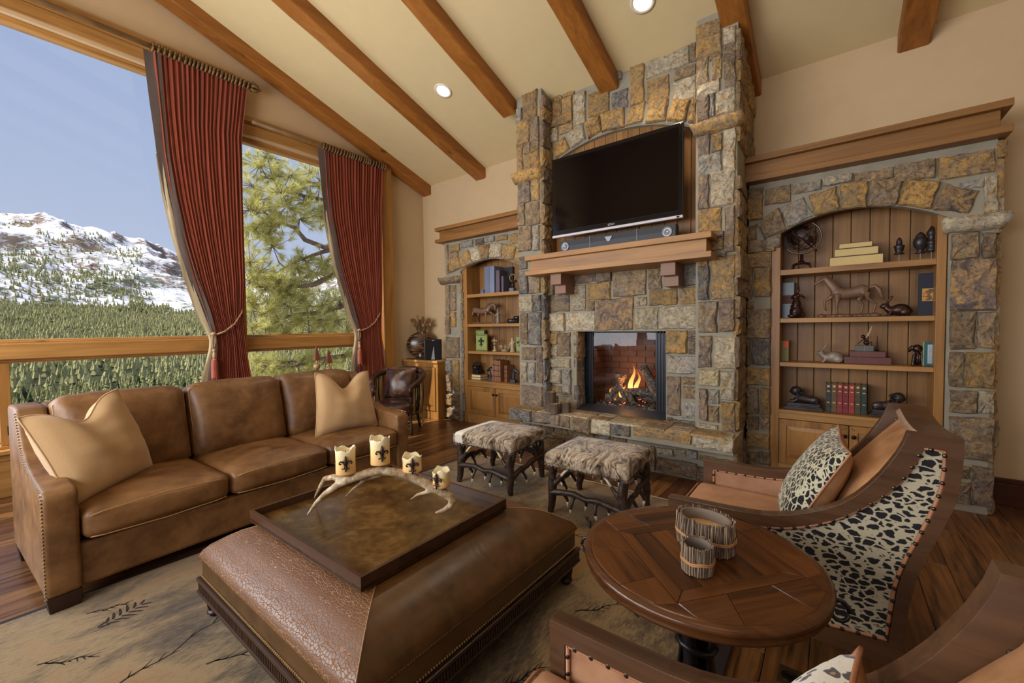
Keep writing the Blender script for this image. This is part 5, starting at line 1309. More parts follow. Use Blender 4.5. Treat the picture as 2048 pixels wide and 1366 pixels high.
for i in range(84):
    f_ = i/83; a = A0+(A1-A0)*f_; b = a+rs_.uniform(-.16, .16); z0, z1 = .265, rim_z(f_)-.02
    mbs[i % 2].tube([shoe(a, .315, z0), shoe((a+b)/2+rs_.uniform(-.06, .06), .335+rs_.uniform(-.012, .012), (z0+z1)/2), shoe(b, .335, z1)], rs_.uniform(.006, .011), 6)
for i in range(26):
    f_ = rs_.random(); a = A0+(A1-A0)*f_; b = a+rs_.uniform(-.35, .35); mbs[1].tube([shoe(a, .31, .27), shoe((a+b)/2, .345, rs_.uniform(.14, .2)), shoe(b, .35, .02) if False else shoe(b, .33, .08)], .006, 5)
mbs[0].build('woven_twigs', twm, TC, world=False, fix=False, kind='stuff'); mbs[1].build('woven_twigs', twl, TC, world=False, fix=False, kind='stuff')
for s_ in (-1, 1): MB().tube([(s_*.10, -.24, .26), (s_*.17, -.22, .17), (s_*.24, -.20, .04)], .009, 6).build('brace', twl, TC, world=False, smooth=True)
MB().lathe((0, 0, .27), [(.29, 0), (.29, .02)], 28).build('seat_board', twm, TC, world=False)
softbox(MB(), (0, -.03, .365), (.54, .52, .14), .05, 12, (0.01, .02, .015)).build('seat_cushion', cowl, TC, world=False, smooth=True)
TCm = TC.matrix_basis
W3 = lambda x, y, z: tuple(TCm @ Vector((x, y, z)))
nrm_ = TCm.to_3x3() @ Vector((0, -1, .28))
pillow('leather_pillow', 'square mottled brown leather pillow standing in the twig armchair', 'pillow', [W3(-.215, .03, .44), W3(.215, .03, .44), W3(.205, .15, .85), W3(-.205, .15, .85)], nrm_, .17, cowl, ear=.06, pipe=cowl, wr=.006)
# ================================================================ CORNER CABINET and what stands on it
CB = thing('corner_cabinet', 'low golden wood cabinet in the corner between window wall and left stone arch', 'cabinet', (-5.15, 4.55, 0))
MB().box(-5.59, -4.755, 4.33, 4.79, .0, .865).build('carcass', cabz, CB, bevel=.003)
MB().box(-5.60, -4.745, 4.285, 4.795, .865, .90).build('top_board', cabx, CB, bevel=.004)
MB().box(-5.59, -4.755, 4.302, 4.33, .80, .865).box(-5.59, -4.755, 4.302, 4.33, .0, .12).box(-5.59, -5.50, 4.302, 4.33, .12, .8).box(-4.80, -4.755, 4.302, 4.33, .12, .8).build('face_frame', cabz, CB, bevel=.003)
door(CB, -5.49, -5.16, .13, .79, 4.292, -5.19); door(CB, -5.14, -4.81, .13, .79, 4.292, None)
vm = NT('striped_vase'); v = vm.co((1, 1, 1)); g = vm.noise(vm.co((3, 3, 34)), 1, 5, .6, 2.2); vm = vm.fin(vm.ramp(g, [(.42, lin(38, 24, 20)), (.52, lin(70, 46, 32)), (.60, lin(140, 102, 58))]), .22, vm.bump(g, .15, .003), None, .5)
vd = Vector((-5.42, 4.53, 0)).normalized(); va = math.atan2(vd.y, vd.x)-math.pi/2
VZ = thing('vase', 'round flattened vase with dark tiger stripes on the corner cabinet', 'vase', (-5.40, 4.55, .90), va)
mb = MB(); n = 40; vs = []; pr_ = [(.07, .0), (.09, .008), (.13, .03), (.19, .09), (.232, .15), (.25, .225), (.238, .29), (.20, .355), (.14, .405), (.085, .43), (.07, .44), (.076, .455), (.06, .453), (.04, .42)]
for r_, z in pr_:
    for j in range(n):
        a = 2*math.pi*j/n; vs.append((r_*math.cos(a), min(r_, .03+r_*.27)*math.sin(a), z))
k_ = len(pr_); mb.add(vs, [(i*n+j, i*n+(j+1) % n, (i+1)*n+(j+1) % n, (i+1)*n+j) for i in range(k_-1) for j in range(n)]+[tuple(range(n))]).build('body', vm, VZ, world=False, smooth=True)
DP = thing('dried_pods', 'dried brown pods and reeds standing in the striped vase', 'dried plants', (-5.40, 4.55, 1.33), va); rs_ = random.Random(8)
dpm = [plain('dried_a', lin(104, 76, 48), .9, 0, .4, 120, .3), plain('dried_b', lin(140, 104, 62), .9, 0, .4, 120, .3), plain('dried_c', lin(74, 60, 42), .9, 0, .4, 120, .3)]
for i in range(6):
    x = -.05+.02*i; tx_ = x*2.2; h = rs_.uniform(.20, .29); MB().tube([(x, 0, 0), (tx_*.8, .0, h*.6), (tx_, 0, h)], [.008, .017, .016], 8).build('reed', dpm[i % 3], DP, world=False, smooth=True)
for i, (x, z) in enumerate(((-.15, .20), (-.135, .13), (-.07, .13), (.03, .12), (.09, .12), (.14, .13), (.12, .20))):
    o = MB().tube([(x*.3, 0, 0), (x*.8, -.01, z*.7), (x, -.015, z)], [.003, .003, .004], 6).build('stem', dpm[2], DP, world=False)
    pb = MB().ball((0, 0, 0), (.028, .026, .034), 10, 8)
    for k in range(12): a = k*.9; pb.tube([(0, 0, 0), (.035*math.cos(a), .03*math.sin(a), rs_.uniform(-.02, .045))], [.006, .001], 4)
    p_ = pb.build('pod', dpm[i % 2], o, world=False, fix=False); p_.location = (x, -.015, z)
gr_ = MB()
for i in range(60): a = rs_.uniform(.0, 1.2); h = rs_.uniform(.1, .25); gr_.tube([(.02, 0, .02), (.03+.07*a*h*4*.5, rs_.uniform(-.02, .02), h*.7), (.03+.14*a*h*3, rs_.uniform(-.03, .03), h)], .0012, 3)
gr_.build('grass_blades', dpm[1], DP, world=False, fix=False, kind='stuff')
blk = plain('black_plastic', lin(22, 24, 30), .28, var=.02); 
SP = thing('black_panel_speaker', 'flat black upright speaker panel with pale wedge stripe, right of the vase', 'speaker', (-4.98, 4.42, .90), va+.1)
MB().box(-.135, .135, -.015, .015, .004, .325).build('body', blk, SP, world=False, bevel=.008)
MB().add([(-.035, -.0165, .01), (.022, -.0165, .01), (.008, -.0165, .225)], [(0, 1, 2)]).build('pale_wedge', plain('pale_stripe', lin(150, 156, 168), .4), SP, world=False)
MB().box(-.02, .02, -.0165, -.015, .302, .312).build('badge', plain('badge_grey', lin(150, 150, 156), .4), SP, world=False)
t = thing('remote_control', 'thin black remote lying at the left front of the corner cabinet', 'remote', (-5.40, 4.34, .90), .3); MB().box(-.09, .09, -.02, .02, .001, .014).build('case', blk, t, world=False, bevel=.004); MB().box(-.05, .05, -.01, .01, .014, .016).build('keypad', plain('key_grey', lin(60, 60, 64), .6), t, world=False)
t = thing('phone_dock', 'tiny dark cordless phone on a dock in front of the vase', 'phone', (-5.22, 4.36, .90), va); MB().box(-.07, .09, -.03, .03, .001, .014).build('dock', blk, t, world=False, bevel=.005); MB().box(-.018, .018, -.01, .01, .014, .11).build('handset', blk, t, world=False, bevel=.004); MB().box(-.012, .012, -.0112, -.01, .05, .095).build('keypad', plain('key_pale', lin(170, 165, 150), .5), t, world=False)
# console behind the sofa with two obelisks
ct = thing('console_table', 'narrow dark console table hidden behind the sofa back', 'table', (-4.44, 1.3, 0), R(3.3))
MB().box(-.13, .13, -1.05, 1.15, .70, .735).build('top_board', darkw, ct, world=False, bevel=.004)
for a in (-.11, .11):
    for b in (-1.0, 1.1): MB().box(a-.02, a+.02, b-.02, b+.02, 0, .70).build('leg', darkw, ct, world=False, bevel=.003)
def obelisk(label, x, y, h):
    t = thing('obelisk_ornament', label, 'ornament', (x, y, .736), 0, 'slender obelisk ornaments behind the sofa')
    M4 = lambda s_, z: [(s_*a, s_*b, z) for a, b in ((-1, -1), (1, -1), (1, 1), (-1, 1))]
    MB().lathe((0, 0, 0), [(.07, 0), (.07, .01), (.05, .02), (.02, .03), (.014, .07), (.012, h-.24)], 20).build('stand', plain('rust_metal', lin(110, 66, 40), .6, .3, .3), t, world=False, smooth=True)
    z = h-.165; MB().ball((0, 0, z-.045), (.036, .036, .036), 14, 10).build('pierced_ball', plain('aged_gold', lin(170, 138, 92), .5, .3, .5, 60), t, world=False, smooth=True)
    MB().tube([(0, 0, z-.02), (0, 0, z+.02)], .008, 8).build('neck', brass, t, world=False)
    MB().add(M4(.030, z+.02)+M4(.006, h), [(0, 3, 2, 1), (4, 5, 6, 7), (0, 1, 5, 4), (1, 2, 6, 5), (2, 3, 7, 6), (3, 0, 4, 7)]).build('spire', plain('rust_metal2', lin(120, 72, 46), .65, .2, .3), t, world=False)
    MB().ball((0, 0, h), .006, 8, 6).build('tip', brass, t, world=False)
obelisk('taller rust-coloured obelisk ornament behind the sofa, left of the pair', -4.42, 2.27, .475)
obelisk('shorter rust-coloured obelisk ornament behind the sofa, right of the pair', -4.43, 2.41, .435)
# ================================================================ FIREBOX
FB = thing('gas_firebox', 'black framed glass firebox with logs and flames in the stone chimney', 'fireplace insert', (-1.78, 4.3, .47))
blm = plain('black_metal', lin(30, 32, 38), .38, .6, .1)
for a, b in ((-2.275, -2.165), (-1.455, -1.285)):
    MB().box(a, b, 4.295, 4.33, .475, 1.345).build('frame_side', blm, FB, bevel=.003); gg = MB()
    for k in range(5): xx = a+.012+k*(b-a-.024)/4.6; gg.box(xx, xx+.008, 4.285, 4.297, .475, 1.345)
    gg.build('groove', blm, FB)
MB().box(-2.275, -1.285, 4.295, 4.33, 1.325, 1.35).build('frame_top', blm, FB)
MB().prism([(4.05, .476), (4.05, .486), (4.30, .52), (4.33, .52), (4.33, .476)], -2.262, -1.295, 'x').build('sill_plate', plain('sill_metal', lin(74, 76, 84), .45, .5), FB, bevel=.003)
MB().box(-2.165, -1.455, 4.305, 4.309, .52, 1.325).build('glass_pane', glass, FB)
MB().box(-2.28, -1.28, 4.768, 4.79, .47, 1.36).box(-2.28, -2.245, 4.33, 4.79, .47, 1.36).box(-1.315, -1.28, 4.33, 4.79, .47, 1.36).box(-2.28, -1.28, 4.33, 4.79, 1.345, 1.36).box(-2.28, -1.28, 4.33, 4.79, .46, .475).build('firebox_shell', plain('soot_grey', lin(86, 74, 66), .95), FB)
t = NT('firebrick'); v = t.co(); br_m = t.fin(t.mix(t.rnd(), t.mix(t.noise(v, 30, 4), lin(104, 64, 48), lin(126, 82, 62)), t.mix(t.noise(v, 22, 4), lin(78, 64, 58), lin(104, 80, 68))), .9, t.bump(t.noise(v, 90, 4), .5, .004), None, .1)
def brick(x0, x1, y0, y1, z0, z1):
    MB().box(x0, x1, y0, y1, z0, z1).build('brick', br_m, FB, fix=False)
z = .478; r_ = 0
while z < 1.33:
    x = -2.245-(.105 if r_ % 2 else 0)
    while x < -1.32:
        a, b = max(x, -2.245), min(x+.20, -1.315)
        if b-a > .03: brick(a, b, 4.752, 4.768, z, z+.062)
        x += .21
    y = 4.34-(.1 if r_ % 2 else 0)
    while y < 4.74:
        a, b = max(y, 4.34), min(y+.20, 4.75)
        if b-a > .03: brick(-2.245, -2.232, a, b, z, z+.062); brick(-1.328, -1.315, a, b, z, z+.062)
        y += .21
    z += .071; r_ += 1
t = NT('burnt_bark'); v = t.co(); g = t.noise(t.co((40, 40, 40)), 1, 6, .7); barkm = t.fin(t.ramp(g, [(.4, lin(44, 38, 36)), (.56, lin(112, 100, 90)), (.72, lin(170, 156, 138))]), .9, t.bump(g, .9, .012), None, .1)
cutm = plain('cut_wood', lin(196, 160, 116), .8, bump=.2)
def log(a, b, r0, r1):
    a, b = Vector(a), Vector(b); n = 7
    pts = [a.lerp(b, i/n)+Vector((rs_.uniform(-.006, .006), rs_.uniform(-.006, .006), rs_.uniform(-.006, .006))) for i in range(n+1)]
    o = MB().tube(pts, [(r0+(r1-r0)*i/n)*rs_.uniform(.93, 1.07) for i in range(n+1)], 12).build('log', barkm, FB, smooth=True)
    d = (a-b).normalized(); MB().tube([a+d*.001, a+d*.003], r0*.88, 12).build('cut_end', cutm, o)
rs_ = random.Random(3)
log((-2.02, 4.42, .60), (-1.90, 4.60, .83), .035, .03); log((-1.83, 4.40, .585), (-1.99, 4.52, .86), .026, .03)
log((-1.47, 4.44, .62), (-1.70, 4.62, .93), .05, .05); log((-1.82, 4.46, .66), (-1.46, 4.50, .68), .048, .044); log((-2.08, 4.45, .58), (-1.52, 4.60, .60), .05, .05); log((-1.72, 4.37, .555), (-1.83, 4.44, .68), .03, .034)
eb = MB()
for i in range(700):
    x, y = rs_.uniform(-2.22, -1.34), rs_.uniform(4.34, 4.74); eb.ball((x, y, .49+rs_.uniform(0, .03)), rs_.uniform(.007, .017), 5, 4)
for i in range(6): eb.ball((rs_.uniform(-2.1, -1.4), rs_.uniform(4.36, 4.5), .51), rs_.uniform(.02, .035), 7, 5)
eb.build('embers', barkm, FB, kind='stuff', fix=False)
glw = NT('ember_glow'); e_ = glw.n('Emission'); e_.inputs[0].default_value = (1, .16, .03, 1); e_.inputs[1].default_value = 2.2; glw.put(glw.out.inputs[0], e_.outputs[0]); glw = glw.m
ge = MB()
for i in range(26): ge.ball((rs_.uniform(-2.1, -1.5), rs_.uniform(4.38, 4.60), rs_.uniform(.52, .60)), (rs_.uniform(.004, .012), .006, .004), 5, 4)
ge.build('glowing_coals', glw, FB, kind='stuff', fix=False)
fl2 = NT('flame'); cg = fl2.co(kind='Generated'); sp = fl2.n('SeparateXYZ'); fl2.put(sp.inputs[0], cg); e_ = fl2.n('Emission'); fl2.put(e_.inputs[0], fl2.ramp(sp.outputs[2], [(0., (1, .38, .06, 1)), (.3, (1, .62, .18, 1)), (.6, (1, .45, .10, 1)), (1., (1, .16, .02, 1))])); e_.inputs[1].default_value = 1.7
tr_ = fl2.n('BsdfTransparent'); mx = fl2.n('MixShader'); fl2.put(mx.inputs[0], fl2.ramp(sp.outputs[2], [(0., .55), (.25, .9), (.65, .6), (1., .05)])); fl2.put(mx.inputs[1], tr_.outputs[0]); fl2.put(mx.inputs[2], e_.outputs[0]); fl2.put(fl2.out.inputs[0], mx.outputs[0]); fl2 = fl2.m
for (x, y, z, h, w_) in ((-1.80, 4.47, .62, .36, .030), (-1.745, 4.49, .64, .26, .026), (-1.90, 4.44, .60, .15, .026), (-2.10, 4.60, .55, .14, .022)):
    pts = [(x+.03*math.sin(k*.8+x*9)*k/9+.04*k/9, y, z+h*k/9) for k in range(10)]
    MB().tube(pts, [w_*.5, w_*.9, w_, w_*.95, w_*.82, w_*.66, w_*.5, w_*.34, w_*.2, .001], 10, .5).build('flame', fl2, FB, smooth=True)
lamp('fire_glow', 'POINT', (-1.85, 4.50, .80), 3, (1, .42, .14), shadow_soft_size=.08)
# hearth log candle holders
brk = plain('log_bark', lin(92, 76, 62), .9, 0, .9, 45, .4); cut2 = plain('log_cut', lin(148, 122, 92), .8, 0, .3, 60, .2)
for nm_, x, y, r_, h in (('tall bark-covered log candle holder on the left end of the hearth', -2.44, 3.83, .062, .205), ('short bark-covered log candle holder beside the tall one on the hearth', -2.335, 3.745, .052, .10), ('rear short log candle holder against the firebox pier on the hearth', -2.27, 3.86, .055, .11)):
    t = thing('log_candle_holder', nm_, 'candle holder', (x, y, .487), 0, 'log candle holders on the hearth'); rs_ = random.Random(int(h*999)); n = 26; vs = []
    rr_ = [1+.05*math.sin(3*j)+rs_.uniform(-.05, .05) for j in range(n)]
    for z in (0, h*.2, h*.5, h*.8, h): vs += [(r_*rr_[j]*(1+.02*math.sin(z*60+j))*math.cos(2*math.pi*j/n), r_*rr_[j]*math.sin(2*math.pi*j/n), z) for j in range(n)]
    MB().add(vs, [(i*n+j, i*n+(j+1) % n, (i+1)*n+(j+1) % n, (i+1)*n+j) for i in range(4) for j in range(n)]+[tuple(range(n))]).build('bark', brk, t, world=False)
    MB().add([(r_*.94*rr_[j]*math.cos(2*math.pi*j/n), r_*.94*rr_[j]*math.sin(2*math.pi*j/n), h-.001) for j in range(n)]+[(r_*.5*math.cos(2*math.pi*j/n), r_*.5*math.sin(2*math.pi*j/n), h-.001) for j in range(n)]+[(r_*.5*math.cos(2*math.pi*j/n), r_*.5*math.sin(2*math.pi*j/n), h-.025) for j in range(n)],
                  [(j, (j+1) % n, n+(j+1) % n, n+j) for j in range(n)]+[(n+j, n+(j+1) % n, 2*n+(j+1) % n, 2*n+j) for j in range(n)]+[tuple(2*n+j for j in range(n))]).build('cut_top', cut2, t, world=False)
# ================================================================ TELEVISION, SOUNDBAR
TV = thing('television', 'large black flat television with silver bottom edge above the mantel', 'television', (-1.8, 4.02, 2.8))
scr = plain('tv_screen', lin(8, 6, 8), .07, var=0, spec=.5); gls = plain('tv_bezel', lin(10, 10, 12), .15, var=0); silv = plain('tv_silver', lin(176, 170, 172), .3, .7, var=.02)
MB().box(-2.497, -1.105, 3.99, 4.03, 2.405, 3.238).build('bezel', gls, TV, bevel=.004)
MB().box(-2.455, -1.145, 3.987, 3.991, 2.45, 3.20).build('screen', scr, TV)
MB().box(-2.497, -1.105, 3.984, 4.03, 2.378, 2.405).build('silver_edge', silv, TV, bevel=.003)
MB().box(-2.1, -1.5, 4.03, 4.09, 2.45, 3.05).build('back_housing', gls, TV, bevel=.01); MB().box(-1.9, -1.7, 4.09, 4.235, 2.65, 2.9).build('wall_bracket', blm, TV)
MB().box(-1.16, -1.135, 3.9825, 3.985, 2.383, 2.398).build('corner_mark', gls, TV); MB().ball((-1.125, 3.986, 3.222), .006, 8, 6).build('corner_light', whm, TV)
def text(s, par, loc, size, mt_, rot=(R(90), 0, 0), name='lettering', ext=.0006, world=True):
    cu = bpy.data.curves.new(name, 'FONT'); cu.body = s; cu.size = size; cu.align_x = 'CENTER'; cu.align_y = 'CENTER'; cu.extrude = ext
    o = bpy.data.objects.new(name, cu); C.objects.link(o); dg = bpy.context.evaluated_depsgraph_get(); dg.update(); me = bpy.data.meshes.new_from_object(o.evaluated_get(dg)); bpy.data.objects.remove(o)
    Mx = Matrix.Translation(loc) @ Matrix.Rotation(rot[2], 4, 'Z') @ Matrix.Rotation(rot[0], 4, 'X'); me.transform(Mx); me.materials.clear(); return obj(name, me, mt_, par, world=world)
text('SONY', TV, (-1.80, 3.9865, 2.425), .028, silv)
SB = thing('soundbar', 'dark grey soundbar standing on the mantel under the television', 'speaker', (-1.78, 3.93, 2.166)); sbm = plain('soundbar_cloth', lin(44, 48, 56), .55, 0, .3, 400, .05)
MB().prism([(3.88, 2.172), (3.965, 2.172), (3.975, 2.30), (3.93, 2.322), (3.89, 2.31), (3.875, 2.25)], -2.335, -1.135, 'x').build('body', sbm, SB, bevel=.006)
rg_ = plain('speaker_cone', lin(128, 132, 140), .35, .4)
for x in (-2.27, -1.21): MB().lathe((x, 3.874, 2.245), [(.048, 0), (.046, .006), (.030, .002), (.016, .002), (.014, -.004)], 24, Matrix.Rotation(R(90), 4, 'X')).build('speaker_cone', rg_, SB, smooth=True)
for x in (-1.98, -1.49): MB().box(x-.002, x+.002, 3.871, 3.9, 2.175, 2.315).build('divider', rg_, SB)
MB().prism([(-1.79, 2.235), (-1.765, 2.235), (-1.735, 2.285), (-1.82, 2.285)], 3.868, 3.874, 'y').build('centre_tweeter', rg_, SB, bevel=.002)
MB().prism([(-1.785, 2.182), (-1.765, 2.182), (-1.775, 2.20)], 3.868, 3.874, 'y').build('badge', whm, SB)
# ================================================================ SHELF OBJECTS
def book(label, group, x0, x1, y0, y1, z0, z1, c, band=None, lay=False, pages=(210, 186, 130), ribs=0, tilt=0):
    """standing book seen by the spine at y0, or lying book (lay) with page edges at y0"""
    t = thing('book', label, 'book', ((x0+x1)/2, y0, z0), 0, group); cm = plain('book_'+str(abs(hash(c)) % 9999), lin(*c), .5, 0, .15, 120, .1); pm = plain('pages_'+str(abs(hash(pages)) % 9999), lin(*pages), .85, 0, .25, 300, .05)
    if lay:
        MB().box(x0, x1, y0, y1, z0, z0+.004).box(x0, x1, y0, y1, z1-.004, z1).box(x0, x1, y1-.004, y1, z0, z1).build('cover', cm, t, bevel=.001); MB().box(x0+.003, x1-.003, y0+.003, y1-.004, z0+.004, z1-.004).build('page_block', pm, t)
        if ribs:
            MB().box(x0, x1, y0-.004, y0+.004, z0, z1).build('spine', cm, t, bevel=.002)
            for k in range(ribs): xx = x0+(x1-x0)*(k+1)/(ribs+1); MB().box(xx-.003, xx+.003, y0-.006, y0-.003, z0+.001, z1-.001).build('spine_band', plain('gilt_band', lin(*band), .4, .5) if band else cm, t)
    else:
        MB().box(x0, x0+.003, y0+.004, y1, z0, z1).box(x1-.003, x1, y0+.004, y1, z0, z1).box(x0, x1, y0, y0+.006, z0, z1).build('cover', cm, t, bevel=.0015); MB().box(x0+.003, x1-.003, y0+.006, y1-.004, z0+.003, z1-.006).build('page_block', pm, t)
        for k in range(ribs):
            zz = z0+(z1-z0)*(k+1)/(ribs+1); MB().box(x0+.001, x1-.001, y0-.004, y0+.001, zz-.004, zz+.004).build('spine_band', cm, t, bevel=.0015)
            if band and k in (1, 3) and k < ribs: MB().box(x0+.010, x1-.010, y0-.0018, y0, zz-.020, zz-.012).build('gilt_stamp', plain('gilt_band', lin(*band), .4, .5), t)
        if band: MB().box(x0+.010, x1-.010, y0-.0018, y0, z1-.032, z1-.016).build('gilt_stamp', plain('gilt_band', lin(*band), .4, .5), t)
    return t
s1, s2, s3, s4 = 1.887, 1.453, 1.057, .629
brz = plain('bronze_figure', lin(58, 36, 30), .3, .55, .3, 60, .25); brz2 = plain('dark_bronze_figure', lin(64, 58, 58), .38, .6, .35, 60, .25)
wdf = plain('carved_wood_figure', lin(116, 86, 64), .45, .1, .4, 50, .3); pewt = plain('pewter_figure', lin(138, 124, 110), .5, .3, .6, 70, .3); aged = plain('aged_cream', lin(176, 156, 122), .7, 0, .4, 80, .25)
# top right shelf: globe
t = thing('globe', 'dark openwork armillary globe at the left of the top right shelf', 'globe', (-.235, 4.60, s1)); gc = Vector((-.245, 4.60, s1+.285)); gr = .112; 
mb = MB(); Rg = Matrix.Rotation(R(-40), 4, 'Y')
for k in range(6): a = math.pi*k/6; mb.tube([gc+Rg @ Vector((gr*math.cos(a)*math.sin(q), gr*math.sin(a)*math.sin(q), gr*math.cos(q))) for q in [i*2*math.pi/28 for i in range(29)]], .0028, 5)
for zz in (-.6, -.25, .1, .45, .75): mb.tube([gc+Rg @ Vector((gr*math.sqrt(1-zz*zz)*math.cos(q), gr*math.sqrt(1-zz*zz)*math.sin(q), gr*zz)) for q in [i*2*math.pi/28 for i in range(29)]], .0026, 5)
mb.build('wire_sphere', brz, t, smooth=True, fix=False)
lm = MB(); rs_ = random.Random(6)
for (a0, b0, da, db) in ((.6, .7, .8, .5), (2.1, 1.1, .7, .5), (3.6, .6, .9, .4), (4.9, 1.4, .6, .4), (1.2, 1.9, .5, .4), (5.6, .5, .5, .3)):
    lm.grid(lambda u, v: tuple(gc+Rg @ (Vector((math.cos(a0+da*(u-.5)*math.sin(math.pi*v)**.5)*math.sin(b0+db*(v-.5)*2), math.sin(a0+da*(u-.5)*math.sin(math.pi*v)**.5)*math.sin(b0+db*(v-.5)*2), math.cos(b0+db*(v-.5)*2)))*(gr+.002))), 6, 6)
lm.build('continent_plates', brz2, t, smooth=True)
MB().tube([gc+Vector((.142*math.cos(q), 0, .142*math.sin(q))) for q in [R(-150)+i*R(215)/24 for i in range(25)]], .007, 6, 2.2).build('meridian_arm', silv if False else plain('dull_steel', lin(120, 104, 96), .35, .7), t, smooth=True)
MB().tube([gc+Rg @ Vector((0, 0, -.165)), gc+Rg @ Vector((0, 0, .165))], .004, 6).ball(gc+Rg @ Vector((0, 0, .155)), .012).ball(gc+Rg @ Vector((0, 0, -.16)), .012).build('axis_rod', brz, t, smooth=True)
MB().lathe((gc.x, gc.y, s1), [(.06, .052), (.062, .058), (.03, .066), (.014, .085), (.012, .148)], 20).build('pedestal', brz, t, smooth=True)
for k in range(4):
    a = R(45+90*k); MB().tube([(gc.x+.05*math.cos(a), gc.y+.05*math.sin(a), s1+.055), (gc.x+.085*math.cos(a), gc.y+.085*math.sin(a), s1+.045), (gc.x+.09*math.cos(a), gc.y+.09*math.sin(a), s1+.02), (gc.x+.10*math.cos(a), gc.y+.10*math.sin(a), s1+.005)], .007, 6).build('foot', brz, t, smooth=True)
pg_ = (206, 182, 124)
book('thickest of three cream-edged books, bottom of the stack on the top right shelf', 'cream edged stacked books', -.045, .305, 4.56, 4.75, s1, s1+.082, (74, 56, 44), lay=True, pages=pg_)
book('middle of three cream-edged books stacked on the top right shelf', 'cream edged stacked books', -.012, .275, 4.565, 4.74, s1+.083, s1+.148, (74, 56, 44), lay=True, pages=pg_)
book('thinnest of three cream-edged books, top of the stack on the top right shelf', 'cream edged stacked books', .018, .236, 4.57, 4.73, s1+.149, s1+.193, (74, 56, 44), lay=True, pages=pg_)
def finial(label, x, y, z, prof, stem, base=True, extra=None):
    t = thing('finial_ornament', label, 'ornament', (x, y, z), 0, 'dark finials on the top right shelf')
    MB().lathe((x, y, z), [(.038, 0), (.038, .005), (.03, .006)], 20).build('foot_plate', brz2, t); MB().tube([(x, y, z+.005), (x, y, z+stem+.002)], .0035, 6).build('stem', plain('steel_stem', lin(160, 156, 150), .3, .8), t)
    MB().lathe((x, y, z+stem), prof, 18, wob=.05).build('carved_head', brz2, t, smooth=True); 
    if extra: extra(t, x, y, z+stem)
    return t
finial('small dark pinecone-topped finial right of the cream books', .402, 4.60, s1, [(.03, 0), (.034, .006), (.02, .014), (.027, .03), (.03, .05), (.036, .066), (.022, .074), (.018, .085), (.020, .10), (.012, .125), (.003, .135)], .065)
finial('round carved dark urn finial, middle of three on the top right shelf', .525, 4.60, s1, [(.028, 0), (.034, .006), (.016, .016), (.022, .03), (.042, .06), (.046, .09), (.040, .118), (.028, .13), (.030, .138), (.016, .158), (.003, .168)], .058)
finial('tall dark figural finial at the right end of the top right shelf', .585, 4.585, s1, [(.03, 0), (.032, .02), (.024, .03), (.028, .06), (.036, .072), (.02, .085), (.022, .10), (.017, .115), (.028, .13), (.03, .155), (.018, .172), (.01, .19), (.003, .20)], .062)
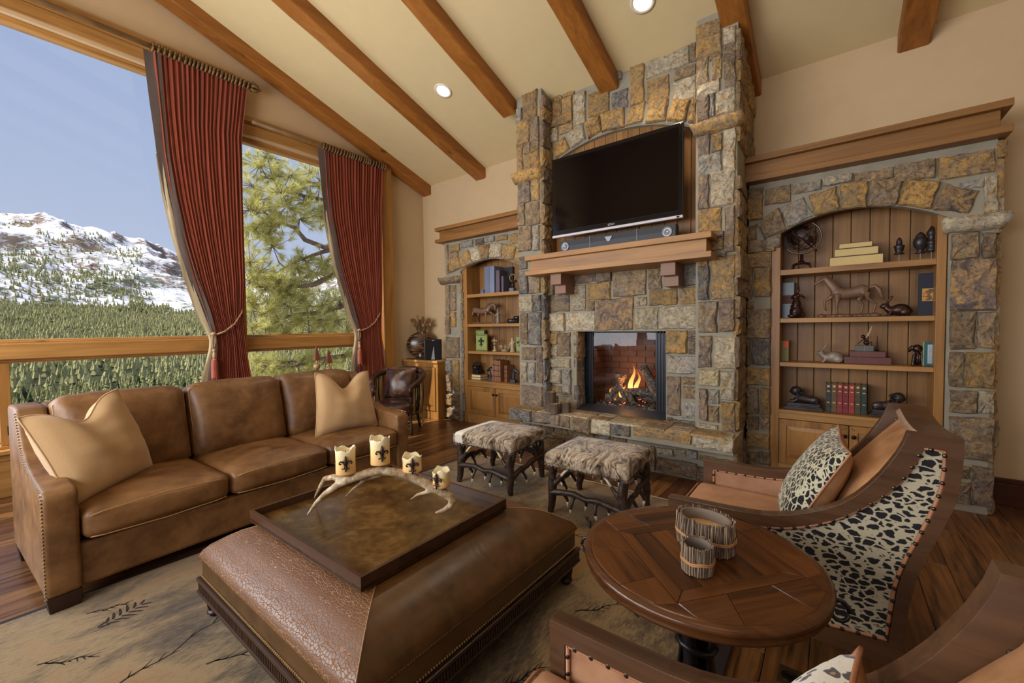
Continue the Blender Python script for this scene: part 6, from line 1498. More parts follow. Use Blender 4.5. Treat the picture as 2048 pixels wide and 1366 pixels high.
# second right shelf
def horse(label, x, y, z, L, Hh, face, mt_, head_down=False, group=None):
    t = thing('horse_statue', label, 'figurine', (x, y, z), 0, group); f_ = face; P = lambda a, b, c=0: (x+f_*a*L, y+c*L, z+.06*Hh+b*Hh)
    mb = MB().tube([P(-.36, .60), P(-.28, .62), P(-.1, .57), (P(.08, .56)), P(.22, .60), P(.30, .62)], [.05*L*2, .155*Hh, .14*Hh, .145*Hh, .155*Hh, .10*Hh], 12, .62)
    if head_down: mb.tube([P(.22, .64), P(.34, .80), P(.46, .86), P(.54, .78)], [.13*Hh, .10*Hh, .085*Hh, .06*Hh], 10, .6).tube([P(.50, .84), P(.54, .72), P(.53, .60), P(.52, .55)], [.06*Hh, .058*Hh, .04*Hh, .034*Hh], 8, .7); hd = (.45, .93)
    else: mb.tube([P(.22, .64), P(.32, .80), P(.40, .93), P(.43, .98)], [.13*Hh, .10*Hh, .075*Hh, .06*Hh], 10, .6).tube([P(.42, .99), P(.52, .93), P(.62, .86), P(.66, .84)], [.058*Hh, .055*Hh, .038*Hh, .034*Hh], 8, .7); hd = (.41, 1.02)
    mb.tube([P(hd[0], hd[1], .02), P(hd[0]-.01, hd[1]+.06, .02)], [.018*Hh, .004*Hh], 5).tube([P(hd[0], hd[1], -.02), P(hd[0]-.01, hd[1]+.06, -.02)], [.018*Hh, .004*Hh], 5)
    for (pts, c) in (([(.24, .56), (.36, .44), (.45, .38), (.44, .22), (.42, .14)], .05), ([(.20, .54), (.20, .34), (.21, .18), (.20, .02)], -.05), ([(-.30, .56), (-.20, .38), (-.28, .24), (-.24, .04)], .05), ([(-.34, .56), (-.36, .40), (-.50, .26), (-.46, .04)], -.05)):
        mb.tube([P(a, b, c) for a, b in pts], [.085*Hh, .05*Hh]+[.03*Hh]*(len(pts)-2), 7).ball(P(*pts[-1], c), (.03*Hh, .025*Hh, .022*Hh), 7, 5)
    blob(mb, 'body', mt_, t, .0048*Hh/.3, 2)
    tl = MB().tube([P(-.38, .68), P(-.48, .72), P(-.56, .62), P(-.60, .44), P(-.64, .36)], [.03*Hh, .045*Hh, .05*Hh, .045*Hh, .01*Hh], 8)
    for k in range(4): tl.tube([P(-.50, .66), P(-.56-.03*k, .48), P(-.58-.03*k, .34)], [.02*Hh, .018*Hh, .003*Hh], 5)
    tl.build('tail', mt_, t, smooth=True, fix=False); mn = MB()
    for k in range(7):
        a, b = (.20+.22*k/6, .74+.26*k/6) if not head_down else (.20+.26*k/6, .78+.14*math.sin(k/6*2.4)); mn.tube([P(a+.02, b+.03, 0), P(a-.06, b+.01, .02), P(a-.10, b-.08, .03)], [.022*Hh, .02*Hh, .004*Hh], 5)
    mn.build('mane', mt_, t, smooth=True, fix=False)
    rk = MB(); rs_ = random.Random(1)
    for k in range(9): rk.ball((x+(-.5+k/8)*L*1.0, y+rs_.uniform(-.015, .015), z+.035*Hh), (.10*L, .035, .05*Hh+rs_.uniform(0, .02)*Hh), 9, 6)
    q = blob(rk, 'rocky_base', mt_, t, .006, 2); 
    for v_ in q.data.vertices:
        if v_.co.z < z+.001: v_.co.z = z+.001
    return t
horse('striding carved horse statue facing left on the second right shelf', .085, 4.60, s2, .36, .33, -1, wdf)
def rabbit_lying(label, x, y, z, L, mt_, rot=0, ears=1):
    t = thing('rabbit_figurine', label, 'figurine', (x, y, z)); P = lambda a, b, c=0: (x+a*L, y+c*L, z+b*L)
    mb = MB().ball(P(.18, .28), (.34*L, .20*L, .27*L)).ball(P(-.10, .24), (.20*L, .16*L, .2*L)).ball(P(.32, .18, -.12), (.2*L, .09*L, .17*L)).ball(P(-.34, .46), (.16*L, .11*L, .13*L)).ball(P(-.46, .42), (.07*L, .06*L, .06*L))
    mb.tube([P(-.22, .3), P(-.32, .42)], [.14*L, .1*L], 8).tube([P(-.14, .2, -.1), P(-.22, .05, -.12), P(-.30, .04, -.12)], [.07*L, .05*L, .04*L], 7).tube([P(-.14, .2, .1), P(-.22, .05, .12), P(-.30, .04, .12)], [.07*L, .05*L, .04*L], 7).ball(P(.52, .22), .06*L)
    for c in (-.05, .05): mb.tube([P(-.30, .56, c), P(-.22, .70, c*1.6), P(-.12, .86, c*2.2), P(-.08, .92, c*2.2)], [.035*L, .06*L, .055*L, .015*L], 7, .6)
    blob(mb, 'body', mt_, t, .005, 1); MB().ball(P(-.40, .50, -.10), .02*L, 6, 5).build('eye', blk, t, smooth=True); return t
rabbit_lying('glossy dark brown crouching rabbit right of the horse statue', .385, 4.60, s2, .185, brz)
t = thing('rabbit_figurine', 'upright sitting dark bronze rabbit in front of a black box, second right shelf', 'figurine', (-.28, 4.58, s2)); P = lambda a, b, c=0: (-.28+a, 4.58+c, s2+b)
mb = MB().ball(P(0, .06), (.052, .045, .062)).ball(P(0, .12), (.038, .036, .055)).ball(P(-.005, .19), (.030, .028, .032)).ball(P(-.03, .185), .014).tube([P(-.02, .13, -.03), P(-.04, .10, -.04)], .010, 6).ball(P(-.03, .02, -.03), (.035, .02, .02)).ball(P(-.03, .02, .03), (.035, .02, .02)).ball(P(.05, .03), .018)
mb.tube([P(.005, .215, .012), P(.012, .25, .015), P(.018, .285, .016)], [.008, .013, .004], 6).tube([P(.012, .21, -.012), P(.04, .20, -.02), P(.07, .175, -.02)], [.008, .013, .004], 6); blob(mb, 'body', brz, t, .0045, 1)
t = thing('box', 'black square box behind the sitting rabbit, left end of the second right shelf', 'box', (-.36, 4.70, s2)); MB().box(-.415, -.30, 4.66, 4.75, s2+.001, s2+.335).build('case', blk, t, bevel=.003); MB().box(-.416, -.299, 4.6585, 4.66, s2+.135, s2+.215).build('brown_strip', plain('brown_label', lin(96, 56, 30), .6), t)
t = thing('display_book', 'large navy book with a small gold and red picture on its cover, second right shelf', 'book', (.575, 4.64, s2)); MB().box(.520, .66, 4.60, 4.625, s2+.001, s2+.335).build('cover', plain('navy_cloth', lin(24, 26, 42), .6), t, bevel=.002)
MB().box(.541, .64, 4.5985, 4.60, s2+.115, s2+.215).build('gold_frame', plain('gold_foil', lin(178, 140, 72), .4, .5), t)
pn = NT('picture_print'); v = pn.co((30, 30, 30)); pn = pn.fin(pn.ramp(pn.noise(v, 1, 4, .6), [(.38, lin(60, 86, 52)), (.48, lin(150, 70, 30)), (.56, lin(206, 160, 70)), (.7, lin(122, 34, 24))]), .5)
MB().box(.546, .635, 4.597, 4.5986, s2+.120, s2+.210).build('picture', pn, t)
# third right shelf
book('green and orange book standing at the left end of the third right shelf', None, -.40, -.335, 4.60, 4.74, s3, s3+.19, (112, 104, 40), ribs=0); t = bpy.data.objects[-1] if False else None
MB().box(-.375, -.336, 4.5978, 4.60, s3+.13, s3+.185).build('orange_label', plain('orange_label', lin(214, 84, 30), .6), [o for o in bpy.data.objects if o.get('label', '').startswith('green and orange')][0])
rabbit_lying('textured grey-brown stone rabbit on the third right shelf', -.035, 4.60, s3, .185, pewt)
book('long maroon book at the bottom of the stack under the fairy figurine', 'maroon stacked books', .066, .368, 4.58, 4.74, s3, s3+.058, (92, 48, 42), band=(110, 66, 58), lay=True, ribs=5)
book('shorter maroon book in the middle of the stack under the fairy figurine', 'maroon stacked books', .103, .332, 4.585, 4.74, s3+.059, s3+.106, (98, 52, 46), band=(112, 68, 60), lay=True, ribs=3)
book('small grey book directly beneath the fairy figurine', None, .137, .258, 4.59, 4.70, s3+.107, s3+.155, (84, 84, 82), band=(110, 108, 104), lay=True, ribs=1)
t = thing('fairy_figurine', 'tiny seated bronze figure with raised wings on the grey book', 'figurine', (.20, 4.63, s3+.156)); P = lambda a, b, c=0: (.20+a, 4.63+c, s3+.156+b)
mb = MB().ball(P(.012, .022), (.022, .018, .020)).tube([P(.01, .03), P(.0, .058)], [.013, .010], 7).ball(P(-.01, .074), (.016, .014, .016)).tube([P(.02, .02, -.01), P(.04, .03, -.015), P(.045, .004, -.015)], .007, 6).tube([P(-.002, .055, -.01), P(-.03, .03, -.012), P(-.045, .008, -.012)], .005, 6); blob(mb, 'body', brz, t, .0032, 1)
wg = MB(); wg.prism([P2 for P2 in ((.205, s3+.215), (.235, s3+.30), (.248, s3+.325), (.243, s3+.285), (.225, s3+.235))], 4.635, 4.638, 'y'); wg.build('wing', aged, t)
t = thing('spire_ornament', 'thin dark spire ornament right of the fairy figurine', 'ornament', (.285, 4.70, s3+.107)); MB().lathe((.285, 4.70, s3+.107), [(.012, 0), (.012, .01), (.004, .02), (.006, .05), (.001, .13)], 10).build('spire', brz2, t, smooth=True)
t = thing('dog_figurine', 'dark bronze upright long-eared figurine beside the blue framed picture', 'figurine', (.52, 4.62, s3)); P = lambda a, b, c=0: (.525+a, 4.62+c, s3+b)
mb = MB().ball(P(0, .055), (.030, .028, .055)).ball(P(-.002, .135), (.032, .028, .034)).tube([P(-.028, .155), P(-.045, .13), P(-.05, .105)], [.012, .014, .006], 6).tube([P(-.02, .09, -.02), P(-.028, .03, -.028), P(-.028, .0, -.03)], [.012, .012, .013], 6).tube([P(.02, .09, -.02), P(.026, .03, -.028), P(.026, .0, -.03)], [.012, .012, .013], 6).ball(P(.01, .12, -.03), .012); blob(mb, 'body', brz, t, .0042, 1)
t = thing('picture_frame', 'teal picture frame with a pale lettered sheet, third right shelf', 'picture frame', (.60, 4.58, s3)); MB().box(.555, .66, 4.575, 4.59, s3+.001, s3+.19).build('frame', plain('teal_frame', lin(34, 84, 96), .5), t, bevel=.002); MB().box(.551, .556, 4.574, 4.592, s3+.001, s3+.192).build('green_edge', plain('green_edge', lin(140, 180, 110), .6), t)
MB().box(.576, .65, 4.5735, 4.575, s3+.022, s3+.17).build('sheet', plain('pale_sheet', lin(170, 184, 186), .8), t); lt = MB()
rs_ = random.Random(1)
for k in range(11):
    x = .584
    while x < .636: w_ = rs_.uniform(.004, .012); lt.box(x, x+w_, 4.573, 4.5736, s3+.034+k*.0115, s3+.037+k*.0115); x += w_+.003
lt.build('fine_print', plain('print_grey', lin(96, 104, 110), .8), t, kind='stuff')
# bottom right shelf: lions and seven books
def lion(label, x0, x1, face, y=4.58, z=s4):
    t = thing('lion_bookend', label, 'bookend', ((x0+x1)/2, y, z), 0, 'reclining lion bookends'); L = x1-x0; cx = (x0+x1)/2; P = lambda a, b, c=0: (cx+face*a*L, y+c, z+b)
    MB().box(x0, x1, y-.05, y+.05, z+.001, z+.02).box(x0+.01, x1-.01, y-.045, y+.045, z+.02, z+.032).box(x0+.022, x1-.022, y-.04, y+.04, z+.032, z+.058).build('stepped_base', brz2, t, bevel=.002); b = .058
    mb = MB().tube([P(-.30, b+.028), P(-.10, b+.034), P(.12, b+.045), (P(.2, b+.06))], [.034, .036, .040, .044], 10).ball(P(-.28, b+.03, -.02), (.042, .022, .034)).tube([P(.16, b+.03, -.022), P(.25, b+.012, -.024), P(.36, b+.01, -.024)], [.02, .012, .011], 7).tube([P(.16, b+.03, .022), P(.25, b+.012, .024), P(.36, b+.01, .024)], [.02, .012, .011], 7)
    mb.ball(P(.20, b+.105), (.044, .040, .044)).ball(P(.30, b+.098), (.022, .02, .02)).tube([P(-.36, b+.02), P(-.40, b+.012), P(-.34, b+.01, -.04)], .007, 5); blob(mb, 'body', brz2, t, .0045, 1)
    rs_ = random.Random(2); mn = MB()
    for k in range(60):
        a, c = rs_.uniform(-2.6, 1.0), rs_.uniform(-1.2, 1.2); p = Vector((.17*L*face+.046*math.sin(a)*math.cos(c)*face-.006*face, .042*math.sin(c), b+.092+.050*math.cos(a)*math.cos(c))); d = (p-Vector((.17*L*face, 0, b+.092))).normalized()
        mn.tube([Vector((cx, y, z))+p-d*.006, Vector((cx, y, z))+p+d*.008+Vector((0, 0, -.008))], [.008, .003], 5)
    mn.build('mane', brz2, t, smooth=True, fix=False)
lion('dark reclining lion bookend facing left, left of the row of leather books', -.36, -.075, -1); lion('dark reclining lion bookend facing right, partly behind the armchair back', .232, .49, 1)
cols = [((38, 44, 40), 'black leather book with gilt bands, leftmost in the row between the lions'), ((92, 70, 34), 'olive leather book with gilt bands, second from left between the lions'), ((128, 36, 34), 'crimson leather book with gilt bands, next to the olive one'), ((112, 26, 36), 'deep red leather book, middle of the row between the lions'),
        ((140, 44, 38), 'brighter red leather book, right one of the three red ones'), ((70, 60, 30), 'dark olive leather book, second from right between the lions'), ((32, 50, 46), 'dark green leather book, rightmost in the row between the lions')]
for k, (c, l) in enumerate(cols): x = -.058+k*.0398; book(l, 'leather bound books between the lions', x, x+.0375, 4.57, 4.73, s4, s4+.247+.002*(k % 3), c, (206, 168, 96), ribs=4)
# ================================================================ LEFT BOOKCASE CONTENTS
X = lambda x: x     # world x
for k, (x0, x1, h, c, l) in enumerate(((-4.015, -3.925, .385, (104, 112, 136), 'tall mottled blue-grey book, left of the pair on the top left shelf'), (-3.92, -3.83, .385, (118, 126, 150), 'tall mottled blue-grey book, right of the pair on the top left shelf'), (-3.80, -3.735, .315, (96, 78, 88), 'shorter dark book with mauve spine on the top left shelf'), (-3.70, -3.665, .225, (84, 80, 96), 'small grey-spined book right of the mauve one, top left shelf'))):
    book(l, 'blue-grey books on the top left shelf', x0, x1, 4.56, 4.75, s1, s1+h, c, None, pages=(170, 150, 120))
book('large black book standing behind the smaller ones on the top left shelf', None, -3.825, -3.815+.19, 4.72, 4.76, s1, s1+.37, (26, 24, 28))
t = thing('small_box', 'small blue box left of the tall blue-grey books', 'box', (-4.07, 4.6, s1)); MB().box(-4.10, -4.045, 4.57, 4.64, s1, s1+.065).build('case', plain('blue_box', lin(86, 110, 134), .5), t, bevel=.002); MB().box(-4.102, -4.043, 4.568, 4.642, s1+.048, s1+.052).build('lid_line', blk, t)
t = thing('ram_ornament', 'bronze ornament with a curled horn ring on a blue block, top left shelf', 'ornament', (-3.53, 4.60, s1)); MB().box(-3.575, -3.50, 4.57, 4.64, s1, s1+.055).build('block_base', plain('blue_block', lin(92, 108, 124), .5), t, bevel=.002)
mb = MB().tube([(-3.53, 4.6, s1+.055), (-3.53, 4.6, s1+.10), (-3.51, 4.6, s1+.15)], [.03, .022, .018], 8).ball((-3.49, 4.6, s1+.145), (.03, .02, .02)); mb.build('bust', brz, t, smooth=True, fix=False)
MB().tube([(-3.535+.048*math.cos(a), 4.6, s1+.195+.05*math.sin(a)) for a in [i*.45-1 for i in range(14)]], [.009-.0004*i for i in range(14)], 6).build('curled_horn', plain('horn_gold', lin(176, 148, 100), .4, .4), t, smooth=True)
horse('carved horse statue with bowed head facing right on the second left shelf', -4.10, 4.60, s2, .46, .30, 1, wdf, True)
def statuette(label, x, y, z, h, mt_):
    t = thing('statuette', label, 'figurine', (x, y, z)); MB().lathe((x, y, z), [(.036, 0), (.038, .01), (.028, .02), (.030, h*.2), (.022, h*.35), (.026, h*.4), (.028, h*.52), (.034, h*.62), (.014, h*.72), (.018, h*.80), (.018, h*.88), (.008, h*.95), (.002, h)], 16, wob=.06).build('body', mt_, t, smooth=True)
    MB().tube([(x-.03, y-.01, z+h*.6), (x-.04, y-.02, z+h*.48), (x-.01, y-.03, z+h*.5)], .008, 6).build('arm', mt_, t, smooth=True); MB().tube([(x+.03, y-.01, z+h*.6), (x+.042, y-.02, z+h*.70)], .008, 6).build('arm', mt_, t, smooth=True); return t
statuette('small robed stone statuette right of the bowed horse statue', -3.785, 4.58, s2, .225, pewt)
t = thing('binoculars', 'dark metal field glasses lying at the right of the second left shelf', 'binoculars', (-3.50, 4.60, s2)); gm = plain('gunmetal', lin(74, 74, 80), .3, .8)
for yy in (4.56, 4.63): MB().tube([(-3.585, yy, s2+.034), (-3.52, yy, s2+.034), (-3.515, yy, s2+.03), (-3.42, yy, s2+.03)], [.033, .033, .026, .024], 12).build('barrel', gm, t, smooth=True)
MB().tube([(-3.50, 4.595, s2+.075), (-3.43, 4.595, s2+.075)], .028, 12).build('upper_barrel', gm, t, smooth=True); MB().box(-3.53, -3.44, 4.58, 4.61, s2+.02, s2+.05).build('bridge', gm, t)
grn = NT('green_panel'); v = grn.co(); grn = grn.fin(grn.mix(grn.noise(v, 9, 4), lin(120, 134, 72), lin(166, 172, 104)), .6, None, None, .3)
def fleur_box(label, x0, x1, y, z, h, th):
    t = thing('fleur_plaque', label, 'decorative box', ((x0+x1)/2, y, z), 0, 'green fleur-de-lis plaques'); MB().box(x0, x1, y, y+th, z+.001, z+h).build('panel', grn, t, bevel=.003); dk = plain('plaque_dark', lin(44, 44, 30), .6)
    w_ = x1-x0; MB().box(x0+.008, x1-.008, y-.001, y, z+h-.016, z+h-.008).box(x0+.008, x1-.008, y-.001, y, z+.008, z+.016).build('border_line', dk, t)
    fleur(MB(), ((x0+x1)/2, y-.001, z+h*.52), (1, 0, 0), (0, 0, 1), (0, -1, 0), min(h*.62, w_*1.2)).build('fleur_de_lis', dk, t, smooth=True, fix=False)
fleur_box('larger green plaque with black fleur-de-lis, standing behind on the third left shelf', -4.41, -4.13, 4.66, s3, .31, .04); fleur_box('smaller green plaque with black fleur-de-lis in front of the larger one', -4.205, -3.995, 4.57, s3, .245, .03)
fleur_box('narrow green plaque at the right end of the third left shelf', -3.485, -3.34, 4.60, s3, .225, .03)
t = thing('fleur_finial', 'cream fleur-de-lis finial on a turned foot, third left shelf', 'ornament', (-3.87, 4.6, s3)); MB().lathe((-3.87, 4.6, s3), [(.035, 0), (.035, .012), (.018, .02), (.014, .05), (.02, .06), (.012, .075)], 16).build('foot', aged, t, smooth=True)
fleur(MB(), (-3.87, 4.6, s3+.135), (1, 0, 0), (0, 0, 1), (0, -1, 0), .135).build('fleur_de_lis', aged, t, smooth=True, fix=False)
def crown(label, x, y, z, r_, h, mt_, ball=True):
    t = thing('crown_ornament', label, 'ornament', (x, y, z)); MB().lathe((x, y, z), [(r_*.72, 0), (r_*.75, h*.2), (r_*.80, h*.34), (r_*.70, h*.34), (r_*.66, .004)], 24).build('band', mt_, t, smooth=True)
    for k in range(8): a = k*math.pi/4; MB().tube([(x+r_*.75*math.cos(a), y+r_*.75*math.sin(a), z+h*.3), (x+r_*.98*math.cos(a), y+r_*.98*math.sin(a), z+h*.6), (x+r_*1.05*math.cos(a), y+r_*1.05*math.sin(a), z+h*.82)], [.012, .009, .004], 6).build('crown_point', mt_, t, smooth=True)
    if ball:
        for k in range(4): a = k*math.pi/2; MB().tube([(x+r_*.7*math.cos(a), y+r_*.7*math.sin(a), z+h*.32), (x+r_*.5*math.cos(a), y+r_*.5*math.sin(a), z+h*.75), (x, y, z+h*.72)], .005, 6).build('arch', mt_, t, smooth=True)
        MB().ball((x, y, z+h*.8), .014).tube([(x, y, z+h*.8), (x, y, z+h)], .004, 6).build('orb', mt_, t, smooth=True)
crown('aged openwork crown-shaped bowl, middle of the third left shelf', -3.665, 4.59, s3, .078, .115, aged, False)
statuette('small cream column statuette beside the narrow green plaque', -3.525, 4.57, s3, .205, aged)
book('cream-edged book at the bottom of the small pile, bottom left shelf', 'cream edged books, bottom left shelf', -4.40, -4.11, 4.55, 4.72, s4, s4+.034, (120, 96, 62), lay=True, pages=(214, 190, 140)); book('cream-edged book on top of the small pile, bottom left shelf', 'cream edged books, bottom left shelf', -4.39, -4.115, 4.555, 4.72, s4+.035, s4+.075, (120, 96, 62), lay=True, pages=(220, 196, 146))
t = thing('dark_box', 'black square block carrying the iron crown, bottom left shelf', 'box', (-4.26, 4.62, s4+.076)); MB().box(-4.33, -4.19, 4.58, 4.68, s4+.076, s4+.145).build('case', blk, t, bevel=.004); MB().box(-4.332, -4.188, 4.578, 4.682, s4+.125, s4+.13).build('lid_line', brz2, t)
crown('iron crown ornament standing on the black block', -4.26, 4.62, s4+.146, .072, .13, brz2, True)
for k, (x0, x1, y0, h, l) in enumerate(((-3.885, -3.81, 4.55, .305, 'left tall tan plaid-spined book on the bottom left shelf'), (-3.806, -3.732, 4.55, .30, 'right tall tan plaid-spined book on the bottom left shelf'), (-3.672, -3.632, 4.57, .235, 'smaller plaid-spined book beside the horse head bookend'))):
    b_ = book(l, 'tan plaid books on the bottom left shelf', x0, x1, y0, 4.74, s4, s4+h, (150, 100, 66), None, pages=(120, 92, 66)); dk = plain('plaid_line', lin(64, 38, 28), .6)
    for j in range(3): zz = s4+h*(.25+.26*j); MB().box(x0, x1, y0-.0012, y0, zz-.005, zz+.005).build('plaid_band', dk, b_)
    for j in (.35, .65): xx = x0+(x1-x0)*j; MB().box(xx-.0025, xx+.0025, y0-.0012, y0, s4, s4+h).build('plaid_stripe', dk, b_)
def horse_head(label, x, y, z, f_):
    t = thing('horse_head_bookend', label, 'bookend', (x, y, z), 0, 'horse head bookends'); MB().box(x-.04, x+.04, y-.035, y+.035, z, z+.045).build('block_base', plain('blue_grey_block', lin(66, 76, 88), .5, .3), t, bevel=.003); P = lambda a, b, c=0: (x+f_*a, y+c, z+b)
    mb = MB().tube([P(-.01, .045), P(-.015, .09), P(0, .14), P(.012, .175)], [.034, .036, .030, .026], 10, .7).tube([P(.0, .18), P(.04, .165), P(.075, .14), P(.09, .13)], [.026, .026, .018, .015], 8, .7).tube([P(0, .195, .012), P(-.002, .215, .012)], [.007, .002], 5).tube([P(0, .195, -.012), P(-.002, .215, -.012)], [.007, .002], 5)
    for k in range(6): mb.tube([P(-.02, .07+.022*k), P(-.05, .06+.022*k)], [.014, .005], 5)
    blob(mb, 'head', brz2, t, .0042, 1)
horse_head('dark horse head bookend facing right, right of the plaid books', -3.53, 4.60, s4, 1); horse_head('dark horse head bookend facing left, left of the plaid books', -3.935, 4.60, s4, -1)
# ================================================================ OUTSIDE
def tab(T, x):
    T = sorted(T)
    if x <= T[0][0]: return T[0][1]
    for (a, va), (b, vb) in zip(T, T[1:]):
        if x <= b: return va+(vb-va)*(x-a)/(b-a)
    return T[-1][1]
def ground(phi, r):
    """phi in degrees left of +y, r from the house"""
    top = tab(SKYLINE, phi) if phi > 50 else .02; RR = 3000
    base = tab([(0, -2), (10, -3.2), (40, -12), (120, -32), (250, -45), (330, -52), (600, -50), (1100, 2), (1500, 50), (1750, 60+top*500), (RR, 1.4+top*RR), (3600, top*2600)], r)
    x, y = -r*math.sin(R(phi)), r*math.cos(R(phi)); p = Vector((x, y, 0))
    amp = 0 if r < 30 else min(1, r/900)
    n = noise.fractal(p/420, 1, 2.1, 6)*34*amp
    ridge = (1.0-abs(noise.noise(p/260+Vector((3, 1, 0)))*2.2))*70*max(0, min(1, (r-1500)/700)) if r > 1500 else 0
    k = 1 if r < 2700 else max(0, 1-(r-2700)/300); rug = noise.fractal(p/70, .9, 2.2, 6)*14*max(0, min(1, (r-1300)/600))
    return Vector((x, y, base+(n+ridge)*k*.9+rug*(.35+.65*k)))
nphi, radii = 300, [6, 12, 20, 32, 50, 80, 120, 170, 220, 270, 320, 400, 500, 620, 760, 900, 1050, 1200, 1350, 1480]+[1520+i*26 for i in range(58)]+[3100, 3300, 3600]
mb = MB(); phis = [48+i*46/nphi for i in range(nphi+1)]
tm = MB().grid(lambda u, v: tuple(ground(phis[round(u*nphi)], radii[round(v*(len(radii)-1))])), nphi, len(radii)-1)
t = NT('mountain_ground'); v = t.co((.001, .001, .001)); geo = t.n('NewGeometry'); sp = t.n('SeparateXYZ'); t.put(sp.inputs[0], geo.outputs['Normal']); spp = t.n('SeparateXYZ'); t.put(spp.inputs[0], geo.outputs['Position'])
n1 = t.noise(v, 9, 9, .68, .4); n2 = t.noise(t.co((.0012, .0012, .0030)), 22, 8, .75, 1.2); n3 = t.noise(v, 4, 5)
steep = t.ma('SUBTRACT', 1.0, sp.outputs[2])
rockf = t.ramp(t.ma('ADD', t.ma('ADD', t.ma('MULTIPLY', steep, .55), t.ma('MULTIPLY', n2, .8)), t.ma('MULTIPLY', n1, .35)), [(.665, 0.), (.725, 1.)])
snow = lin(214, 216, 224); rock = t.mix(n1, lin(88, 80, 80), lin(140, 118, 102)); hi = t.mix(rockf, snow, rock)
hi = t.mix(t.ma('MULTIPLY', t.ramp(t.noise(v, 14, 9, .75), [(.50, 0.), (.56, 1.)]), t.ramp(t.ma('DIVIDE', spp.outputs[2], 600.0), [(.25, 1.), (.62, 0.)])), hi, lin(84, 92, 72))
low = t.mix(t.ramp(n2, [(.5, 0.), (.62, 1.)]), lin(48, 54, 38), lin(78, 78, 56)); mead = t.mix(n1, lin(176, 166, 136), lin(196, 186, 160))
hgt = t.ma('ADD', t.ma('DIVIDE', spp.outputs[2], 100.0), t.ma('MULTIPLY', t.ma('SUBTRACT', n1, .5), 1.2)); fsel = t.ramp(hgt, [(.50, 0.), (.62, 1.)])
dist = t.n('VectorMath', operation='LENGTH'); t.put(dist.inputs[0], geo.outputs['Position']); msel = t.ramp(t.ma('DIVIDE', dist.outputs['Value'], 1000.0), [(.27, 1.), (.33, 0.)])
gm_ = t.fin(t.mix(msel, t.mix(fsel, low, hi), mead), .95, None, None, .05)
g_ = tm.build('hillside', gm_, smooth=True, fix=False); struct(g_)
# conifers on the slopes
ft = NT('conifer_far'); v = ft.co((.05, .05, .05)); oi = ft.rnd(); nz = ft.noise(v, 3.4, 5, .7)
ft = ft.fin(ft.ramp(ft.ma('ADD', ft.ma('MULTIPLY', nz, .9), ft.ma('MULTIPLY', oi, .25)), [(.38, lin(44, 52, 38)), (.48, lin(84, 92, 60)), (.57, lin(130, 134, 88)), (.70, lin(164, 160, 116))]), .95, None, None, .05)
trk = plain('conifer_trunk', lin(92, 74, 58), .95)
def conifer(mb, x, y, z, h, w_, rs_, tiers=3, n=6):
    for k in range(tiers):
        a0 = rs_.random()*6; zb = z+h*(.10+.78*k/tiers); zt = z+h*(min(1, .10+.78*(k+1.55)/tiers)); r_ = w_*(1-k/(tiers+.4))
        vs = [(x, y, zt)]+[(x+r_*math.cos(a0+2*math.pi*j/n)*rs_.uniform(.75, 1.15), y+r_*math.sin(a0+2*math.pi*j/n)*rs_.uniform(.75, 1.15), zb+rs_.uniform(-.04, .04)*h) for j in range(n)]
        mb.add(vs, [(0, 1+j, 1+(j+1) % n) for j in range(n)])
rs_ = random.Random(21); protos = []
for i in range(5):
    p = MB(); conifer(p, 0, 0, 0, 14, 3.0+.3*i, rs_, 6+i % 2, 9); q = MB().tube([(0, 0, -1), (0, 0, 3)], .22, 5)
    protos.append((p.mesh('crown'), q.mesh('trunk')))
for a, b in protos: a.materials.append(ft); b.materials.append(trk)
near = []; pos_ = []
for _ in range(4000):
    phi = rs_.uniform(59, 91); r = 300+rs_.random()**1.2*165; q_ = Vector((-r*math.sin(R(phi)), r*math.cos(R(phi))))
    if all((q_-o_).length > 6.5 for o_ in pos_): near.append((phi, r)); pos_.append(q_)
    if len(near) >= 230: break
near.sort(key=lambda a: a[1])
for i, (phi, r) in enumerate(near):
    p = ground(phi, r); s_ = rs_.uniform(.7, 1.45); a, b = protos[i % 5]
    t_ = thing('conifer', 'sunlit olive-green conifer in the dense stand on the valley slope', 'tree', tuple(p), rs_.random()*6, 'conifers on the valley slope'); t_.scale = (s_, s_, s_*rs_.uniform(.9, 1.15))
    for nm, me, m_ in (('crown', a, ft), ('trunk', b, trk)):
        o = bpy.data.objects.new(nm, me); C.objects.link(o); o.parent = t_
mb = MB(); cnt = 0
for _ in range(1700):
    phi = rs_.uniform(57, 91); r = rs_.uniform(318, 480); p = ground(phi, r); h = rs_.uniform(8, 17); conifer(mb, p.x, p.y, p.z-.5, h, h*.21, rs_, 5, 7)
while cnt < 17000:
    phi = rs_.uniform(56, 92); r = 470+1130*math.sqrt(rs_.random()); p = ground(phi, r)
    if p.z > 66+20*noise.noise(p/90): continue
    conifer(mb, p.x, p.y, p.z-1, rs_.uniform(8, 19), rs_.uniform(2.8, 4.8), rs_, 2, 5); cnt += 1
cnt = 0
while cnt < 6500:
    phi = rs_.uniform(56, 92); r = rs_.uniform(1450, 2700); p = ground(phi, r)
    dens = noise.noise(p/210+Vector((7, 2, 0)))*1.2+.42-(r-1500)/1500
    if phi < 74: dens += .35
    if phi > 78 and r < 2050: dens += .3
    if 73 < phi < 79: dens -= .45
    if rs_.random() > dens: cnt += .25; continue
    conifer(mb, p.x, p.y, p.z-1, rs_.uniform(10, 17), rs_.uniform(2.2, 3.6), rs_, 1, 4); cnt += 1
o = mb.build('distant_forest', ft, fix=False); tag(o, 'dense distant conifer forest covering the valley and lower mountain slopes', 'forest'); o['kind'] = 'stuff'
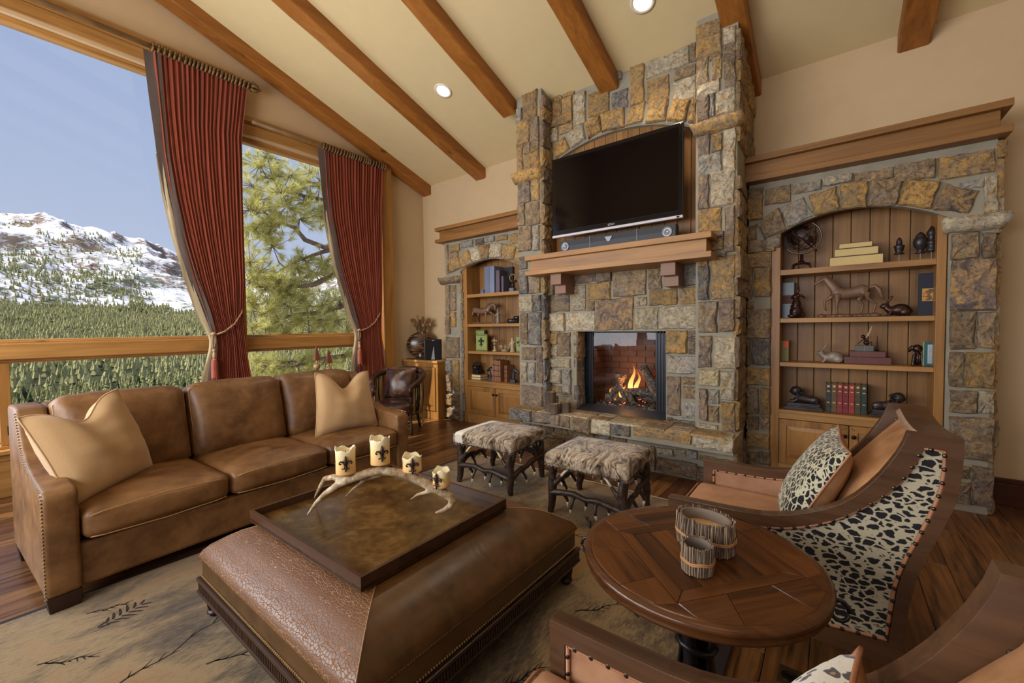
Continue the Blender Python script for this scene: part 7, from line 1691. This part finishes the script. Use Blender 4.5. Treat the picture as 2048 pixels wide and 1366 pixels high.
# the pine just outside the right window
nt_ = NT('pine_needles'); v = nt_.co(); needm = nt_.fin(nt_.ramp(nt_.noise(v, 1.6, 5, .65), [(.34, lin(176, 176, 100)), (.5, lin(208, 204, 134)), (.64, lin(226, 220, 160)), (.76, lin(234, 228, 184))]), .65, None, None, .3); _tl = nt_.n('BsdfTranslucent'); nt_.put(_tl.inputs[0], lin(226, 224, 150)); _mx = nt_.n('MixShader'); nt_.put(_mx.inputs[0], .4); nt_.put(_mx.inputs[1], nt_.b.outputs[0]); nt_.put(_mx.inputs[2], _tl.outputs[0]); nt_.put(nt_.out.inputs[0], _mx.outputs[0])
brm = plain('pine_bark', lin(112, 94, 80), .95, 0, .4, 40, .3)
PT = thing('pine_tree', 'big pine with bright yellow-green needle tufts filling the right window', 'tree', (-8.1, 8.3, -8)); rs_ = random.Random(12)
MB().tube([(-8.1, 8.3, -8), (-8.0, 8.35, -2), (-7.95, 8.4, 3), (-7.9, 8.5, 9)], [.34, .30, .24, .12], 12).build('trunk', brm, PT, smooth=True)
LP = []
for l in PINE_L:
    pts = [Vector((-8.0, 8.35, l[0][2]-.3))]+[Vector(q) for q in l]; n = len(pts); rad = [.10-.085*i/(n-1) for i in range(n)]
    MB().tube(pts, rad, 8).build('branch', brm, PT, smooth=True)
    for a, b in zip(pts[2:], pts[3:]): LP += [a.lerp(b, k/4) for k in range(4)]
tw_ = MB(); nd = MB()
for c in PINE_C:
    c = Vector(c); q = min(LP, key=lambda p: (p-c).length); md = (q+c)/2+Vector((0, 0, -.12)); tw_.tube([q, md, c], [.016, .012, .008], 5, cap=False)
    for k in range(22):
        d = Vector((rs_.gauss(0, 1), rs_.gauss(0, 1), rs_.gauss(0, .75))).normalized()*rs_.uniform(.12, .46); e = c+d; tw_.tube([c, c+d*.5+Vector((0, 0, -.03)), e], [.007, .006, .004], 4, cap=False)
        ax = (d.normalized()+Vector((0, 0, .35))).normalized()
        for j in range(58):
            f_ = rs_.random(); b = e-ax*.13*f_; w1 = Vector((rs_.gauss(0, 1), rs_.gauss(0, 1), rs_.gauss(0, 1))); w1 = (w1-ax*w1.dot(ax)).normalized(); dr = (ax*rs_.uniform(.35, 1.1)+w1*.8).normalized(); L = rs_.uniform(.12, .19)
            s_ = dr.cross(Vector((rs_.random(), rs_.random(), rs_.random()))).normalized()*.0045; nd.add([b+s_, b-s_, b+dr*L], [(0, 1, 2)])
tw_.build('twigs', brm, PT, fix=False, kind='stuff'); nd.build('needles', needm, PT, fix=False, kind='stuff')
